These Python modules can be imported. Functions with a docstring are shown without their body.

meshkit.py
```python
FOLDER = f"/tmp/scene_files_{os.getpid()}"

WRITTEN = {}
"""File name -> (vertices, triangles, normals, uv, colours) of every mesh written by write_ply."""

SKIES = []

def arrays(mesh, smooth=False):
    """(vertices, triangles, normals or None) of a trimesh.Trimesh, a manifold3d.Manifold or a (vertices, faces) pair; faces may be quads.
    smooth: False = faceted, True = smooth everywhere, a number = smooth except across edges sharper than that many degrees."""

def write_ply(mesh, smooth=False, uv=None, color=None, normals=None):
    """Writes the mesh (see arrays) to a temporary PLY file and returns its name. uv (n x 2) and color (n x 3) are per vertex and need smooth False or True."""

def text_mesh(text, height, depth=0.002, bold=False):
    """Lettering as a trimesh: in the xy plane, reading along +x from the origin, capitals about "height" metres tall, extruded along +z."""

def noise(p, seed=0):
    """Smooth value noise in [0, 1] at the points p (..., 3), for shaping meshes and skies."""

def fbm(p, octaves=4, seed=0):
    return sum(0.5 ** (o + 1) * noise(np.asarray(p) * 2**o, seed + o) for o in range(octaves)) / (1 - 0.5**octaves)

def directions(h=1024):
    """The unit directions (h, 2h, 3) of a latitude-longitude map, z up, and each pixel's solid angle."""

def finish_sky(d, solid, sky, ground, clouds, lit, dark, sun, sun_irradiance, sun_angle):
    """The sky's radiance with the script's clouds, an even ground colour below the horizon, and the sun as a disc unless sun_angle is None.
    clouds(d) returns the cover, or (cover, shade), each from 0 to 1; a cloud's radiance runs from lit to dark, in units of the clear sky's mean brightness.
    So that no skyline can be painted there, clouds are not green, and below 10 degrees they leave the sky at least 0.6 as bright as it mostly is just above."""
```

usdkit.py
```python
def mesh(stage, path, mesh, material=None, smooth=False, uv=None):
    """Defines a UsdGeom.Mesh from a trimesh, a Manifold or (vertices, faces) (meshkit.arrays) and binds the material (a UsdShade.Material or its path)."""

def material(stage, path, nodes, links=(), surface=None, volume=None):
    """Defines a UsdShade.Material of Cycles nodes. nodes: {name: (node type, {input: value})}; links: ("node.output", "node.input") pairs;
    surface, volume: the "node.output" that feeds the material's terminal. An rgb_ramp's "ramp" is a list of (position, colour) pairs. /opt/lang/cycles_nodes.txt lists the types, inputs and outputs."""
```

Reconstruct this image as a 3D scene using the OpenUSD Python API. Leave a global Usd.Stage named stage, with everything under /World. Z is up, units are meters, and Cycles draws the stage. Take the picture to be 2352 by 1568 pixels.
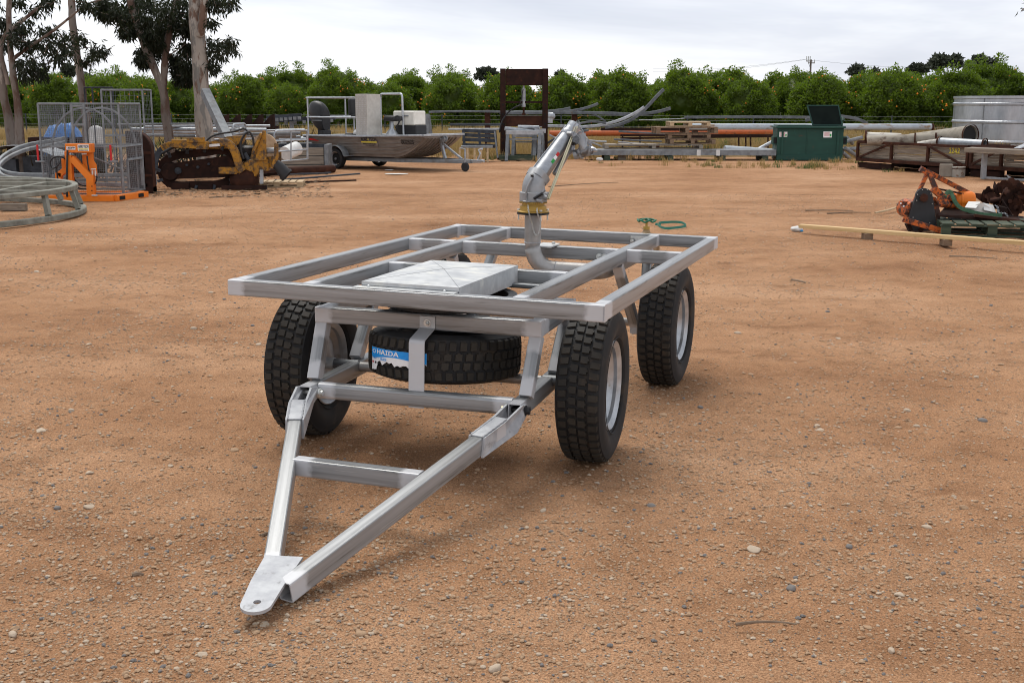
import math, random
import numpy as np, trimesh
import usdkit, meshkit
from meshkit import fbm, text_mesh
from shapely.geometry import Polygon, Point, box as sbox
from shapely import affinity
from pxr import Usd, UsdGeom, UsdLux, UsdShade, Gf, Sdf, Vt

stage = Usd.Stage.CreateInMemory()
UsdGeom.SetStageUpAxis(stage, UsdGeom.Tokens.z); UsdGeom.SetStageMetersPerUnit(stage, 1.0)
UsdGeom.Xform.Define(stage, '/World'); UsdGeom.Scope.Define(stage, '/World/Looks')
rng = np.random.default_rng(7); random.seed(7)

# ---------------------------------------------------------------- camera, sky, sun, exposure
PITCH, CAM_Z, FPX = .1971, 1.7304, 2732.4          # FPX: focal length in units of a 2352-wide picture
cam = UsdGeom.Camera.Define(stage, '/World/camera')
cam.CreateFocalLengthAttr(41.82); cam.CreateHorizontalApertureAttr(36.0); cam.CreateVerticalApertureAttr(36.0*682/1024)
cam.CreateClippingRangeAttr(Gf.Vec2f(.05, 5000)); cam.CreateExposureAttr(1.78)
cam.AddTranslateOp().Set(Gf.Vec3d(0, 0, CAM_Z)); cam.AddRotateXOp().Set(90-math.degrees(PITCH))

SUN_EL, SUN_AZ = math.radians(63), math.radians(-24)   # azimuth = atan2(x, y)
sun = UsdLux.DistantLight.Define(stage, '/World/sun')
sun.CreateIntensityAttr(.22); sun.CreateAngleAttr(34.0); sun.CreateNormalizeAttr(True); sun.CreateColorAttr(Gf.Vec3f(1, .96, .90))
sun.AddRotateZOp().Set(-math.degrees(SUN_AZ)); sun.AddRotateXOp().Set(-(90-math.degrees(SUN_EL)))
usdkit.material(stage, '/World/Looks/sky_look', {
    'tc': ('texture_coordinate', {}),
    'sky': ('sky_texture', {'sky_type': 'single_scattering', 'sun_disc': False, 'sun_elevation': SUN_EL, 'sun_rotation': SUN_AZ}),
    'mp': ('mapping', {'scale': (1.0, 1.0, 6.5), 'location': (.7, .3, .1)}),
    'n': ('noise_texture', {'scale': 1.7, 'detail': 7.0, 'roughness': .56, 'distortion': .3}),
    'r': ('rgb_ramp', {'ramp': [(.28, (.66, .69, .78)), (.41, (.82, .84, .91)), (.51, (1.0, 1.01, 1.03)), (.66, (1.16, 1.15, 1.14))]}),
    'lum': ('rgb_ramp', {'ramp': [(0, (.93, .96, 1.0)), (1, (.93, .96, 1.0))]}),
    'k': ('mix_color', {'blend_type': 'multiply', 'fac': 1.0, 'b': (4.75, 4.8, 4.95)}),
    'm': ('mix_color', {'blend_type': 'mix', 'fac': .93}),
    'bg': ('background_shader', {'strength': .06})},
    [('tc.generated', 'mp.vector'), ('mp.vector', 'n.vector'), ('n.fac', 'r.fac'), ('r.color', 'k.a'), ('sky.color', 'm.a'), ('k.result', 'm.b'), ('m.result', 'bg.color')], surface='bg.background')
dome = UsdLux.DomeLight.Define(stage, '/World/sky')
dome.GetPrim().SetCustomDataByKey('kind', 'structure')
UsdShade.MaterialBindingAPI.Apply(dome.GetPrim()).Bind(UsdShade.Material.Get(stage, '/World/Looks/sky_look'))

# ---------------------------------------------------------------- where things stand
_fw = np.array([0, math.cos(PITCH), -math.sin(PITCH)]); _up = np.array([0, math.sin(PITCH), math.cos(PITCH)]); _rt = np.array([1., 0, 0])
EYE = np.array([0, 0, CAM_Z])
def _ray(x, y): return _fw+_rt*((x-1176)/FPX)-_up*((y-784)/FPX)
def G(x, y, z=0.0):
    d = _ray(x, y); return EYE+d*((z-CAM_Z)/d[2])
def A(x, y, Y):
    d = _ray(x, y); return EYE+d*(Y/d[1])

# ---------------------------------------------------------------- helpers
_names = {}
def numbered(path):
    n = _names.get(path, 0); _names[path] = n+1
    return path if n == 0 else f'{path}_{n:03d}'
def V(*a): return np.array(a, float)
class H:
    def __init__(self, prim, M): self.prim, self.M, self.inv = prim, M, np.linalg.inv(M); self.path = str(prim.GetPath())
def mtx(loc=(0, 0, 0), rz=0.):
    M = np.eye(4); c, s = math.cos(rz), math.sin(rz); M[:2, :2] = [[c, -s], [s, c]]; M[:3, 3] = loc; return M
def setm(x, M): UsdGeom.Xformable(x).AddTransformOp().Set(Gf.Matrix4d(*M.T.ravel().tolist()))
def tag(p, label=None, cat=None, group=None, kind=None):
    for k, v in (('label', label), ('category', cat), ('group', group), ('kind', kind)):
        if v: p.SetCustomDataByKey(k, v)
def thing(name, label, cat, loc=(0, 0, 0), rz=0., group=None, M=None):
    x = UsdGeom.Xform.Define(stage, numbered('/World/'+name)); M = mtx(loc, rz) if M is None else M; setm(x, M)
    tag(x.GetPrim(), label, cat, group); return H(x.GetPrim(), M)
def sub(parent, name, M=None, label=None):
    x = UsdGeom.Xform.Define(stage, numbered(parent.path+'/'+name)); M = np.eye(4) if M is None else M; setm(x, M)
    tag(x.GetPrim(), label); return H(x.GetPrim(), parent.M@M)
def cat_(m): return trimesh.util.concatenate([x for x in m if x is not None]) if isinstance(m, (list, tuple)) else m
def part(parent, name, mesh, mat, smooth=False, world=False, label=None, kind=None, M=None, uv=None):
    mesh = cat_(mesh)
    if world: mesh = mesh.copy(); mesh.apply_transform(parent.inv)
    m = usdkit.mesh(stage, numbered(parent.path+'/'+name), mesh, MAT[mat], smooth=smooth, uv=uv)
    if M is not None: setm(m, M)
    tag(m.GetPrim(), label, kind=kind); return H(m.GetPrim(), parent.M@(np.eye(4) if M is None else M))
ROOT = H(stage.GetPrimAtPath('/World'), np.eye(4))
def copy_of(h, M, label=None, group=None):
    d = h.prim.GetCustomData()
    base = '/World/'+h.prim.GetName()
    x = UsdGeom.Xform.Define(stage, numbered(base)); x.GetPrim().GetReferences().AddInternalReference(h.prim.GetPath())
    x.ClearXformOpOrder(); x.GetPrim().CreateAttribute('xformOp:transform', Sdf.ValueTypeNames.Matrix4d).Set(Gf.Matrix4d(*M.T.ravel().tolist()))
    x.GetXformOpOrderAttr().Set(['xformOp:transform']); x.GetPrim().SetInstanceable(True)
    tag(x.GetPrim(), label or d.get('label'), d.get('category'), group or d.get('group'))
    return x.GetPrim()

def rrect(w, h, r, seg=2):
    r = min(r, w*.49, h*.49); out = []
    for cx, cy, a0 in ((w/2-r, h/2-r, 0), (-w/2+r, h/2-r, 90), (-w/2+r, -h/2+r, 180), (w/2-r, -h/2+r, 270)):
        for i in range(seg+1):
            a = math.radians(a0+90*i/seg); out.append((cx+r*math.cos(a), cy+r*math.sin(a)))
    return np.array(out)
def circ(r, n=10):
    t = np.arange(n)/n*2*math.pi; return np.stack([r*np.cos(t), r*np.sin(t)], 1)
def sweep(pts, sec, up=(0, 0, 1), closed=False, scale=None, caps=True):
    pts = np.asarray(pts, float); n = len(pts); k = len(sec); sec = np.asarray(sec)
    if closed: t = np.roll(pts, -1, 0)-np.roll(pts, 1, 0)
    else:
        t = np.gradient(pts, axis=0)
    t /= np.linalg.norm(t, axis=1)[:, None]
    up = np.asarray(up, float); vs = []; side0 = None
    for i in range(n):
        s = np.cross(t[i], up); l = np.linalg.norm(s)
        if l < .05:
            s = side0 if side0 is not None else np.cross(t[i], [0.3, 1, 0.1]); s = s-t[i]*(s@t[i]); l = np.linalg.norm(s)
        s = s/l
        if side0 is not None and s@side0 < 0: s = -s
        side0 = s; u = np.cross(s, t[i]); f = 1 if scale is None else scale[i]
        vs.append(pts[i]+f*(sec[:, :1]*s+sec[:, 1:]*u))
    v = np.vstack(vs); F = []
    for i in range(n if closed else n-1):
        a, b = i*k, ((i+1) % n)*k
        for j in range(k):
            j2 = (j+1) % k; F += [(a+j, b+j, b+j2), (a+j, b+j2, a+j2)]
    if not closed and caps:
        v = np.vstack([v, pts[0], pts[-1]]); c0, c1 = len(v)-2, len(v)-1; b = (n-1)*k
        for j in range(k):
            j2 = (j+1) % k; F += [(c0, j, j2), (c1, b+j2, b+j)]
    m = trimesh.Trimesh(v, np.array(F)[:, ::-1], process=False)
    return m
def tube(pts, r, n=10, closed=False, scale=None): return sweep(pts, circ(r, n), closed=closed, scale=scale)
def rod(a, b, r, n=10): return sweep([a, b], circ(r, n))
def bar(a, b, w, h, up=(0, 0, 1), r=.004): return sweep([a, b], rrect(w, h, r, 1), up=up)
def bx(c, s, rz=0., r=None):
    m = trimesh.creation.box(s)
    if r: m = trimesh.convex.convex_hull(np.vstack([v+np.sign(v)*d for v in m.vertices for d in (V(0, -r, -r), V(-r, 0, -r), V(-r, -r, 0))]))
    if rz: m.apply_transform(trimesh.transformations.rotation_matrix(rz, [0, 0, 1]))
    m.apply_translation(c); return m
def lathe(prof, n=40, axis='z', center=(0, 0, 0), closed=False):
    """prof: (radius, height) pairs"""
    t = np.arange(n)/n*2*math.pi; p = np.asarray(prof, float); k = len(p)
    v = np.stack([np.outer(np.cos(t), p[:, 0]), np.outer(np.sin(t), p[:, 0]), np.tile(p[:, 1], (n, 1))], -1).reshape(-1, 3); F = []
    for i in range(n):
        a, b = i*k, ((i+1) % n)*k
        for j in range(k if closed else k-1):
            j2 = (j+1) % k; F += [(a+j, b+j, b+j2), (a+j, b+j2, a+j2)]
    m = trimesh.Trimesh(v, F, process=False)
    if axis == 'x': m.apply_transform(np.array([[0, 0, 1, 0], [1, 0, 0, 0], [0, 1, 0, 0], [0, 0, 0, 1.]]))
    if axis == 'y': m.apply_transform(np.array([[0, 1, 0, 0], [0, 0, 1, 0], [1, 0, 0, 0], [0, 0, 0, 1.]]))
    m.apply_translation(center); return m
def plate(poly, t, M=None):
    m = trimesh.creation.extrude_polygon(poly, t, engine='earcut')
    if M is not None: m.apply_transform(M)
    return m
def frame(o, x, y):
    """matrix whose local x, y run along the given directions"""
    x = np.asarray(x, float); x = x/np.linalg.norm(x); y = np.asarray(y, float); y = y-x*(y@x); y /= np.linalg.norm(y)
    M = np.eye(4); M[:3, 0], M[:3, 1], M[:3, 2], M[:3, 3] = x, y, np.cross(x, y), o; return M
def inv_pt(h, p): return (h.inv@np.append(p, 1))[:3]
def beam(parent, name, a, b, w, h, mat, up=(0, 0, 1), r=.006, hollow=False, world=False, label=None, wall=.005):
    """a steel section of its own, modelled along its own x axis so that its grain runs along it"""
    a, b = np.asarray(a, float), np.asarray(b, float)
    if world: a, b = inv_pt(parent, a), inv_pt(parent, b); up = parent.inv[:3, :3]@np.asarray(up, float)
    x = b-a; L = np.linalg.norm(x); x = x/L; y = np.cross(np.asarray(up, float), x)
    if np.linalg.norm(y) < .02: y = np.cross((0, 1, 0), x)
    M = frame(a, x, y); sec = rrect(w, h, r, 2)
    if hollow:
        k = len(sec); ins = rrect(w-2*wall, h-2*wall, max(r-wall, .002), 2)
        v = np.vstack([np.c_[np.full(k, xx), s] for s, xx in ((sec, 0), (sec, L), (ins, 0), (ins, L))]); F = []
        for j in range(k):
            j2 = (j+1) % k
            F += [(j, j2, k+j2), (j, k+j2, k+j), (2*k+j2, 2*k+j, 3*k+j), (2*k+j2, 3*k+j, 3*k+j2), (j2, j, 2*k+j), (j2, 2*k+j, 2*k+j2), (k+j, k+j2, 3*k+j2), (k+j, 3*k+j2, 3*k+j)]
        F = np.array(F)[:, ::-1]
        m = trimesh.Trimesh(v, F, process=False)
    else:
        m = sweep([(0, 0, 0), (L, 0, 0)], sec*[-1, 1], up=(0, 0, 1))
    uv = np.stack([m.vertices[:, 0], L-m.vertices[:, 0]], 1)
    return part(parent, name, m, mat, M=M, uv=uv, label=label)
def arc(c, r, a0, a1, n, z=None):
    t = np.radians(np.linspace(a0, a1, n)); p = np.stack([c[0]+r*np.cos(t), c[1]+r*np.sin(t), np.full(n, c[2] if len(c) > 2 else 0)], 1); return p
def bend(pts, r, n=6):
    """rounds the corners of a polyline"""
    pts = [np.asarray(p, float) for p in pts]; out = [pts[0]]
    for i in range(1, len(pts)-1):
        a, b, c = pts[i-1], pts[i], pts[i+1]; d0 = (a-b)/np.linalg.norm(a-b); d1 = (c-b)/np.linalg.norm(c-b)
        q = min(r, np.linalg.norm(a-b)*.49, np.linalg.norm(c-b)*.49)
        for t in np.linspace(0, 1, n): out.append((1-t)**2*(b+d0*q)+2*t*(1-t)*b+t*t*(b+d1*q))
    return np.array(out+[pts[-1]])
def smoothcurve(pts, n=24):
    from scipy.interpolate import CubicSpline
    pts = np.asarray(pts, float); d = np.r_[0, np.cumsum(np.linalg.norm(np.diff(pts, axis=0), axis=1))]
    return CubicSpline(d, pts)(np.linspace(0, d[-1], n))

ORD = ['first', 'second', 'third', 'fourth', 'fifth', 'sixth', 'seventh', 'eighth', 'ninth', 'tenth', 'eleventh', 'twelfth', 'thirteenth', 'fourteenth', 'fifteenth', 'sixteenth', 'seventeenth', 'eighteenth', 'nineteenth', 'twentieth']+['twenty-'+w for w in ('first', 'second', 'third', 'fourth', 'fifth', 'sixth', 'seventh', 'eighth', 'ninth')]+['thirtieth']
# ---------------------------------------------------------------- materials
MAT = {}
def M_(name, c1, c2=None, scale=(4, 4, 4), rough=.6, rough2=None, metal=0., patch=None, patch2=None, bump=None, detail=4., island=0., trans=None, ramp=(.35, .65), emit=None, ends=None, spec=.32):
    """c1..c2 over a noise in the object's own space; patch=(colour, scale, low, high, rough): rust, dirt or worn paint with a shape of its own"""
    N = {'tc': ('texture_coordinate', {}), 'mp': ('mapping', {'scale': scale}), 'n': ('noise_texture', {'scale': 1., 'detail': detail, 'roughness': .6}),
         'r': ('rgb_ramp', {'ramp': [(ramp[0], c1), (ramp[1], c2 or c1)]}), 'p': ('principled_bsdf', {'metallic': metal, 'roughness': rough, 'specular_ior_level': spec})}
    Lk = [('tc.object', 'mp.vector'), ('mp.vector', 'n.vector'), ('n.fac', 'r.fac')]
    col = 'r.color'
    if rough2 is not None:
        N['rr'] = ('map_range', {'from_min': .3, 'from_max': .7, 'to_min': rough, 'to_max': rough2, 'clamp': True}); Lk += [('n.fac', 'rr.value')]
    rg = 'rr.result' if rough2 is not None else None
    for i, pt in enumerate([x for x in (patch, patch2) if x]):
        pc, ps, lo, hi, pr = pt
        ps = (ps,)*3 if np.ndim(ps) == 0 else ps
        N |= {f'pm{i}': ('mapping', {'scale': ps, 'location': (3.1+i, 1.7, .4)}), f'pn{i}': ('noise_texture', {'scale': 1., 'detail': 6., 'roughness': .65}),
              f'pr{i}': ('map_range', {'range_type': 'smoothstep', 'from_min': lo, 'from_max': hi, 'clamp': True}), f'px{i}': ('mix_color', {'blend_type': 'mix', 'b': pc})}
        Lk += [('tc.object', f'pm{i}.vector'), (f'pm{i}.vector', f'pn{i}.vector'), (f'pn{i}.fac', f'pr{i}.value'), (f'pr{i}.result', f'px{i}.fac'), (col, f'px{i}.a')]
        col = f'px{i}.result'
        if metal:
            N[f'im{i}'] = ('map_range', {'from_min': 0, 'from_max': 1, 'to_min': metal, 'to_max': 0.0}); Lk += [(f'pr{i}.result', f'im{i}.value'), (f'im{i}.result', 'p.metallic')]
    if ends:                                           # silver paint brushed over the welds at both ends of a section
        N |= {'uv': ('uvmap', {}), 'sx': ('separate_xyz', {}), 'mn': ('math', {'math_type': 'minimum'}), 'en': ('noise_texture', {'scale': 30., 'detail': 3.}),
              'ad': ('math', {'math_type': 'multiply_add', 'value2': -.05}), 'er': ('map_range', {'range_type': 'smoothstep', 'from_min': ends[1]*.5, 'from_max': ends[1], 'to_min': 1., 'to_max': 0., 'clamp': True}),
              'ex': ('mix_color', {'blend_type': 'mix', 'b': ends[0]})}
        Lk += [('uv.UV', 'sx.vector'), ('sx.x', 'mn.value1'), ('sx.y', 'mn.value2'), ('tc.object', 'en.vector'), ('en.fac', 'ad.value1'), ('mn.value', 'ad.value3'), ('ad.value', 'er.value'), ('er.result', 'ex.fac'), (col, 'ex.a')]
        N['em'] = ('map_range', {'to_min': metal, 'to_max': .25}); N['eq'] = ('mix_float', {'b': .45})
        Lk += [('er.result', 'em.value'), ('em.result', 'p.metallic'), ('er.result', 'eq.fac')]
        if rg: Lk.append((rg, 'eq.a'))
        else: N['eq'][1]['a'] = rough
        rg = 'eq.result'; col = 'ex.result'
    if island:
        N |= {'g': ('geometry', {}), 'iv': ('map_range', {'to_min': 1-island, 'to_max': 1+island}), 'ih': ('map_range', {'to_min': .485, 'to_max': .515}), 'hs': ('hsv', {})}
        Lk += [('g.random_per_island', 'iv.value'), ('g.random_per_island', 'ih.value'), ('iv.result', 'hs.value'), ('ih.result', 'hs.hue'), (col, 'hs.color')]; col = 'hs.color'
    Lk.append((col, 'p.base_color'))
    if rg: Lk.append((rg, 'p.roughness'))
    if bump:
        bs = (bump[0],)*3 if np.ndim(bump[0]) == 0 else bump[0]
        N |= {'bm': ('mapping', {'scale': bs}), 'bn': ('noise_texture', {'scale': 1., 'detail': 5., 'roughness': .6}), 'bp': ('bump', {'strength': bump[1], 'distance': bump[2]})}
        Lk += [('tc.object', 'bm.vector'), ('bm.vector', 'bn.vector'), ('bn.fac', 'bp.height'), ('bp.normal', 'p.normal')]
    out = 'p.BSDF'
    if trans:
        N |= {'t': ('translucent_bsdf', {'color': trans[0]}), 'mx': ('mix_closure', {'fac': trans[1]})}
        Lk += [('p.BSDF', 'mx.closure1'), ('t.BSDF', 'mx.closure2')]; out = 'mx.closure'
    if emit: N['p'][1].update(emission_color=emit, emission_strength=1.0)
    MAT[name] = usdkit.material(stage, '/World/Looks/'+name, N, Lk, surface=out)
RUST = (.075, .028, .014)
M_('galv', (.185, .190, .192), (.285, .291, .294), (.7, 34, 34), .30, .44, .62, patch=((.45, .455, .445), (1.6, 40, 40), .61, .78, .5), patch2=((.085, .081, .07), (1.6, 26, 34), .56, .72, .5), bump=((9, 60, 60), .2, .004), ends=((.41, .415, .425), .075))
M_('galv_dark', (.10, .105, .11), (.22, .23, .235), (1.2, 55, 55), .40, .55, .80, patch=((.22, .21, .17), (2, 40, 40), .60, .74, .6), bump=((6, 90, 90), .12, .004))
M_('galv_plate', (.34, .35, .355), (.45, .46, .46), (14, 14, 14), .40, .55, .4, patch=((.52, .52, .48), (6, 9, 9), .50, .70, .65), patch2=((.25, .24, .21), 22, .63, .74, .6), bump=(40, .10, .004))
M_('silver_paint', (.27, .278, .295), (.38, .39, .40), (16, 16, 16), .45, .58, .25, patch=((.20, .20, .20), (22, 14, 18), .58, .72, .6), bump=((45, 45, 45), .25, .003))
M_('zinc', (.24, .255, .27), (.38, .40, .42), (7, 7, 7), .38, .55, .78, patch=((.20, .20, .19), 5, .58, .75, .6))
M_('old_galv', (.13, .14, .148), (.22, .232, .24), (6, 6, 6), .55, .65, .35, patch=((.12, .11, .10), 4, .55, .72, .8))
M_('grey_steel', (.075, .082, .09), (.14, .15, .16), (6, 6, 6), .5, .62, .4, patch=((.10, .07, .05), 5, .60, .74, .8))
M_('ring_galv', (.13, .13, .105), (.22, .22, .185), (5, 5, 5), .65, .75, .12, patch=((.10, .095, .08), 4, .55, .70, .8))
M_('dark_steel', (.022, .026, .032), (.05, .057, .068), (5, 5, 5), .55, .65, .3)
M_('rust', (.026, .011, .0075), (.058, .022, .0125), (5, 5, 5), .85, None, 0., patch=((.095, .038, .016), 9, .58, .74, .9), bump=(60, .3, .004), spec=.15)
M_('rust_dark', (.013, .0065, .005), (.030, .0125, .0085), (4, 4, 4), .85, None, 0., patch=((.055, .021, .011), 5, .56, .76, .9), spec=.15)
M_('orange', (.62, .15, .010), (.68, .18, .014), (3, 3, 3), .42, .52, 0., patch=((.34, .10, .02), 12, .64, .76, .6))
M_('orange_worn', (.40, .085, .014), (.48, .11, .018), (6, 6, 6), .6, None, 0., patch=((.045, .022, .017), 11, .46, .54, .8), patch2=((.16, .045, .02), 30, .52, .64, .8))
M_('orange_pipe', (.40, .085, .02), (.46, .11, .03), (2, 8, 8), .55, None, 0., patch=((.15, .05, .025), 6, .54, .70, .7))
M_('yellow_worn', (.27, .120, .008), (.34, .160, .012), (5, 5, 5), .6, None, 0., patch=((.055, .034, .020), 7, .46, .58, .8), patch2=((.16, .085, .025), 20, .48, .62, .7))
M_('rubber', (.016, .016, .017), (.026, .026, .028), (9, 9, 9), .55, .7)
M_('tyre', (.010, .010, .0105), (.016, .016, .0165), (11, 11, 11), .62, .78, 0., patch=((.050, .036, .024), 6, .52, .78, .85), bump=(70, .15, .003), spec=.25)
M_('tread', (.014, .0125, .0105), (.030, .025, .019), (7, 7, 7), .6, .78, 0., patch=((.050, .034, .023), (9, 9, 9), .56, .78, .85), bump=(90, .2, .002), spec=.25)
M_('rim', (.30, .315, .33), (.46, .48, .50), (9, 9, 9), .34, .5, .85, patch=((.22, .19, .13), 9, .60, .75, .7))
M_('alloy', (.50, .50, .50), (.58, .58, .58), (9, 9, 9), .35, .5, .7)
M_('alu', (.17, .148, .13), (.26, .235, .21), (2, 9, 9), .42, .55, .55, patch=((.15, .12, .095), 3, .5, .8, .6))
M_('alu_deck', (.40, .38, .345), (.48, .46, .42), (9, 9, 9), .5, .6, .3)
M_('alu_rail', (.34, .36, .38), (.44, .46, .48), (9, 9, 9), .3, .4, .7)
M_('cast_alu', (.24, .245, .25), (.31, .315, .32), (14, 14, 14), .42, .52, .7, bump=(120, .15, .002))
M_('barrel_alu', (.24, .25, .265), (.34, .355, .37), (3, 12, 12), .28, .40, .9)
M_('pipe_alu', (.27, .262, .25), (.34, .33, .32), (12, 12, 12), .42, .52, .7, patch=((.34, .33, .31), 9, .5, .8, .6))
M_('brass', (.36, .23, .055), (.42, .28, .08), (10, 10, 10), .4, .5, .55)
M_('brass_dull', (.24, .16, .09), (.32, .22, .12), (14, 14, 14), .5, .6, .5)
M_('zinc_gold', (.40, .36, .24), (.48, .44, .32), (6, 6, 6), .3, .4, .85)
M_('valve_green', (.008, .09, .05), (.012, .13, .07), (20, 20, 20), .35, .5)
M_('strap_green', (.02, .13, .10), (.03, .18, .13), (30, 30, 30), .7)
M_('webbing_green', (.03, .075, .04), (.05, .11, .06), (30, 30, 30), .85)
M_('bolt', (.50, .51, .50), (.62, .63, .60), (30, 30, 30), .3, .45, .85)
M_('black', (.010, .010, .011), (.018, .018, .019), (8, 8, 8), .35, .5)
M_('hole_black', (.006, .006, .006), None, (8, 8, 8), .9)
M_('timber_new', (.48, .33, .15), (.62, .45, .23), (1.2, 26, 26), .7, None, 0., patch=((.36, .24, .11), (3, 30, 30), .60, .72, .8))
M_('timber_grey', (.15, .125, .10), (.27, .23, .18), (2.0, 26, 26), .85, None, 0., patch=((.08, .06, .05), (2, 14, 14), .58, .75, .9))
M_('timber_pale', (.34, .25, .15), (.48, .36, .22), (2.0, 20, 20), .8, None, 0., patch=((.20, .15, .10), 4, .58, .75, .9))
M_('timber_brown', (.13, .085, .055), (.22, .15, .095), (2.0, 20, 20), .85)
M_('timber_green', (.020, .033, .022), (.05, .065, .04), (2.0, 20, 20), .85, None, 0., patch=((.15, .13, .08), (2, 12, 12), .56, .68, .9))
M_('bin_green', (.005, .036, .026), (.008, .048, .034), (2, 2, 5), .5, .6, 0., patch=((.045, .038, .024), (5, 5, 8), .62, .75, .8), patch2=((.012, .06, .045), (14, 14, 3), .60, .72, .6))
M_('bin_lid', (.004, .008, .007), (.007, .012, .010), (4, 4, 4), .8, spec=.1)
M_('pipe_grey', (.33, .37, .41), (.42, .46, .49), (2, 2, 2), .6, None, 0., patch=((.22, .13, .06), (2.0, 5, 5), .52, .68, .85))
M_('pipe_white', (.42, .40, .35), (.55, .52, .46), (3, 6, 6), .7, None, 0., patch=((.17, .11, .07), (3, 6, 6), .54, .70, .9))
M_('pipe_cement', (.22, .195, .155), (.31, .28, .23), (3, 6, 6), .8, None, 0., patch=((.10, .07, .05), (3, 6, 6), .55, .70, .9))
M_('tank_zinc', (.34, .36, .385), (.48, .50, .525), (1.2, 1.2, .5), .22, .36, .85, patch=((.21, .225, .24), (4, 4, 1), .55, .75, .4))
M_('tarp', (.03, .13, .36), (.05, .20, .52), (3, 3, 3), .45, None, 0., bump=(9, .6, .05))
M_('white', (.50, .50, .48), (.58, .58, .56), (8, 8, 8), .6)
M_('card_white', (.50, .47, .42), (.60, .57, .52), (8, 8, 8), .8)
M_('cream', (.60, .58, .52), (.68, .66, .60), (5, 5, 5), .5)
M_('label_white', (.72, .72, .72), None, (5, 5, 5), .5)
M_('label_yellow', (.60, .50, .05), None, (5, 5, 5), .5)
M_('label_blue', (.01, .22, .62), (.015, .28, .70), (20, 20, 20), .4)
M_('label_grey', (.55, .58, .64), None, (20, 20, 20), .4)
M_('ink', (.010, .010, .010), None, (5, 5, 5), .6)
M_('ink_red', (.45, .02, .02), None, (5, 5, 5), .5)
M_('ink_green', (.02, .28, .05), None, (5, 5, 5), .5)
M_('concrete', (.17, .15, .12), (.23, .20, .165), (8, 8, 8), .9)
M_('bucket', (.26, .25, .22), (.32, .31, .28), (6, 6, 6), .5, .6, .3, patch=((.14, .08, .05), 9, .52, .66, .8))
M_('hessian', (.30, .20, .12), (.42, .29, .18), (10, 10, 10), .9)
M_('bark', (.235, .205, .172), (.335, .30, .26), (2.2, 2.2, .9), .85, None, 0., patch=((.125, .075, .052), (2.6, 2.6, .8), .50, .57, .9), patch2=((.15, .14, .125), (5, 5, 1.2), .54, .60, .9), bump=((9, 9, 3), .6, .03))
M_('bark_mid', (.115, .092, .077), (.18, .15, .127), (2.2, 2.2, .9), .85, None, 0., patch=((.085, .05, .035), (2.6, 2.6, 1.1), .47, .56, .9), patch2=((.30, .26, .22), (4, 4, 1.4), .60, .66, .9), bump=((9, 9, 3), .5, .02))
M_('bark_dark', (.11, .085, .07), (.20, .16, .13), (3, 3, 1), .9, None, 0., patch=((.07, .04, .03), (3, 3, 1.2), .5, .6, .9), bump=((9, 9, 3), .5, .02))
M_('gum_leaf', (.013, .020, .009), (.026, .036, .017), (2, 2, 2), .6, island=.35, trans=((.03, .045, .012), .18), spec=.25)
M_('citrus_leaf', (.048, .100, .008), (.120, .200, .018), (.9, .9, .9), .5, island=.45, trans=((.20, .32, .015), .34), spec=.3)
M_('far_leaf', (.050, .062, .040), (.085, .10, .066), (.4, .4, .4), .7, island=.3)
M_('fruit', (.62, .17, .008), (.72, .24, .015), (9, 9, 9), .5)
M_('dry_grass', (.34, .24, .09), (.50, .38, .17), (.35, .35, .35), .9, island=.35, trans=((.45, .33, .12), .3))
M_('green_weed', (.055, .085, .03), (.11, .14, .05), (.5, .5, .5), .8, island=.35, trans=((.14, .2, .05), .3))
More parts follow.
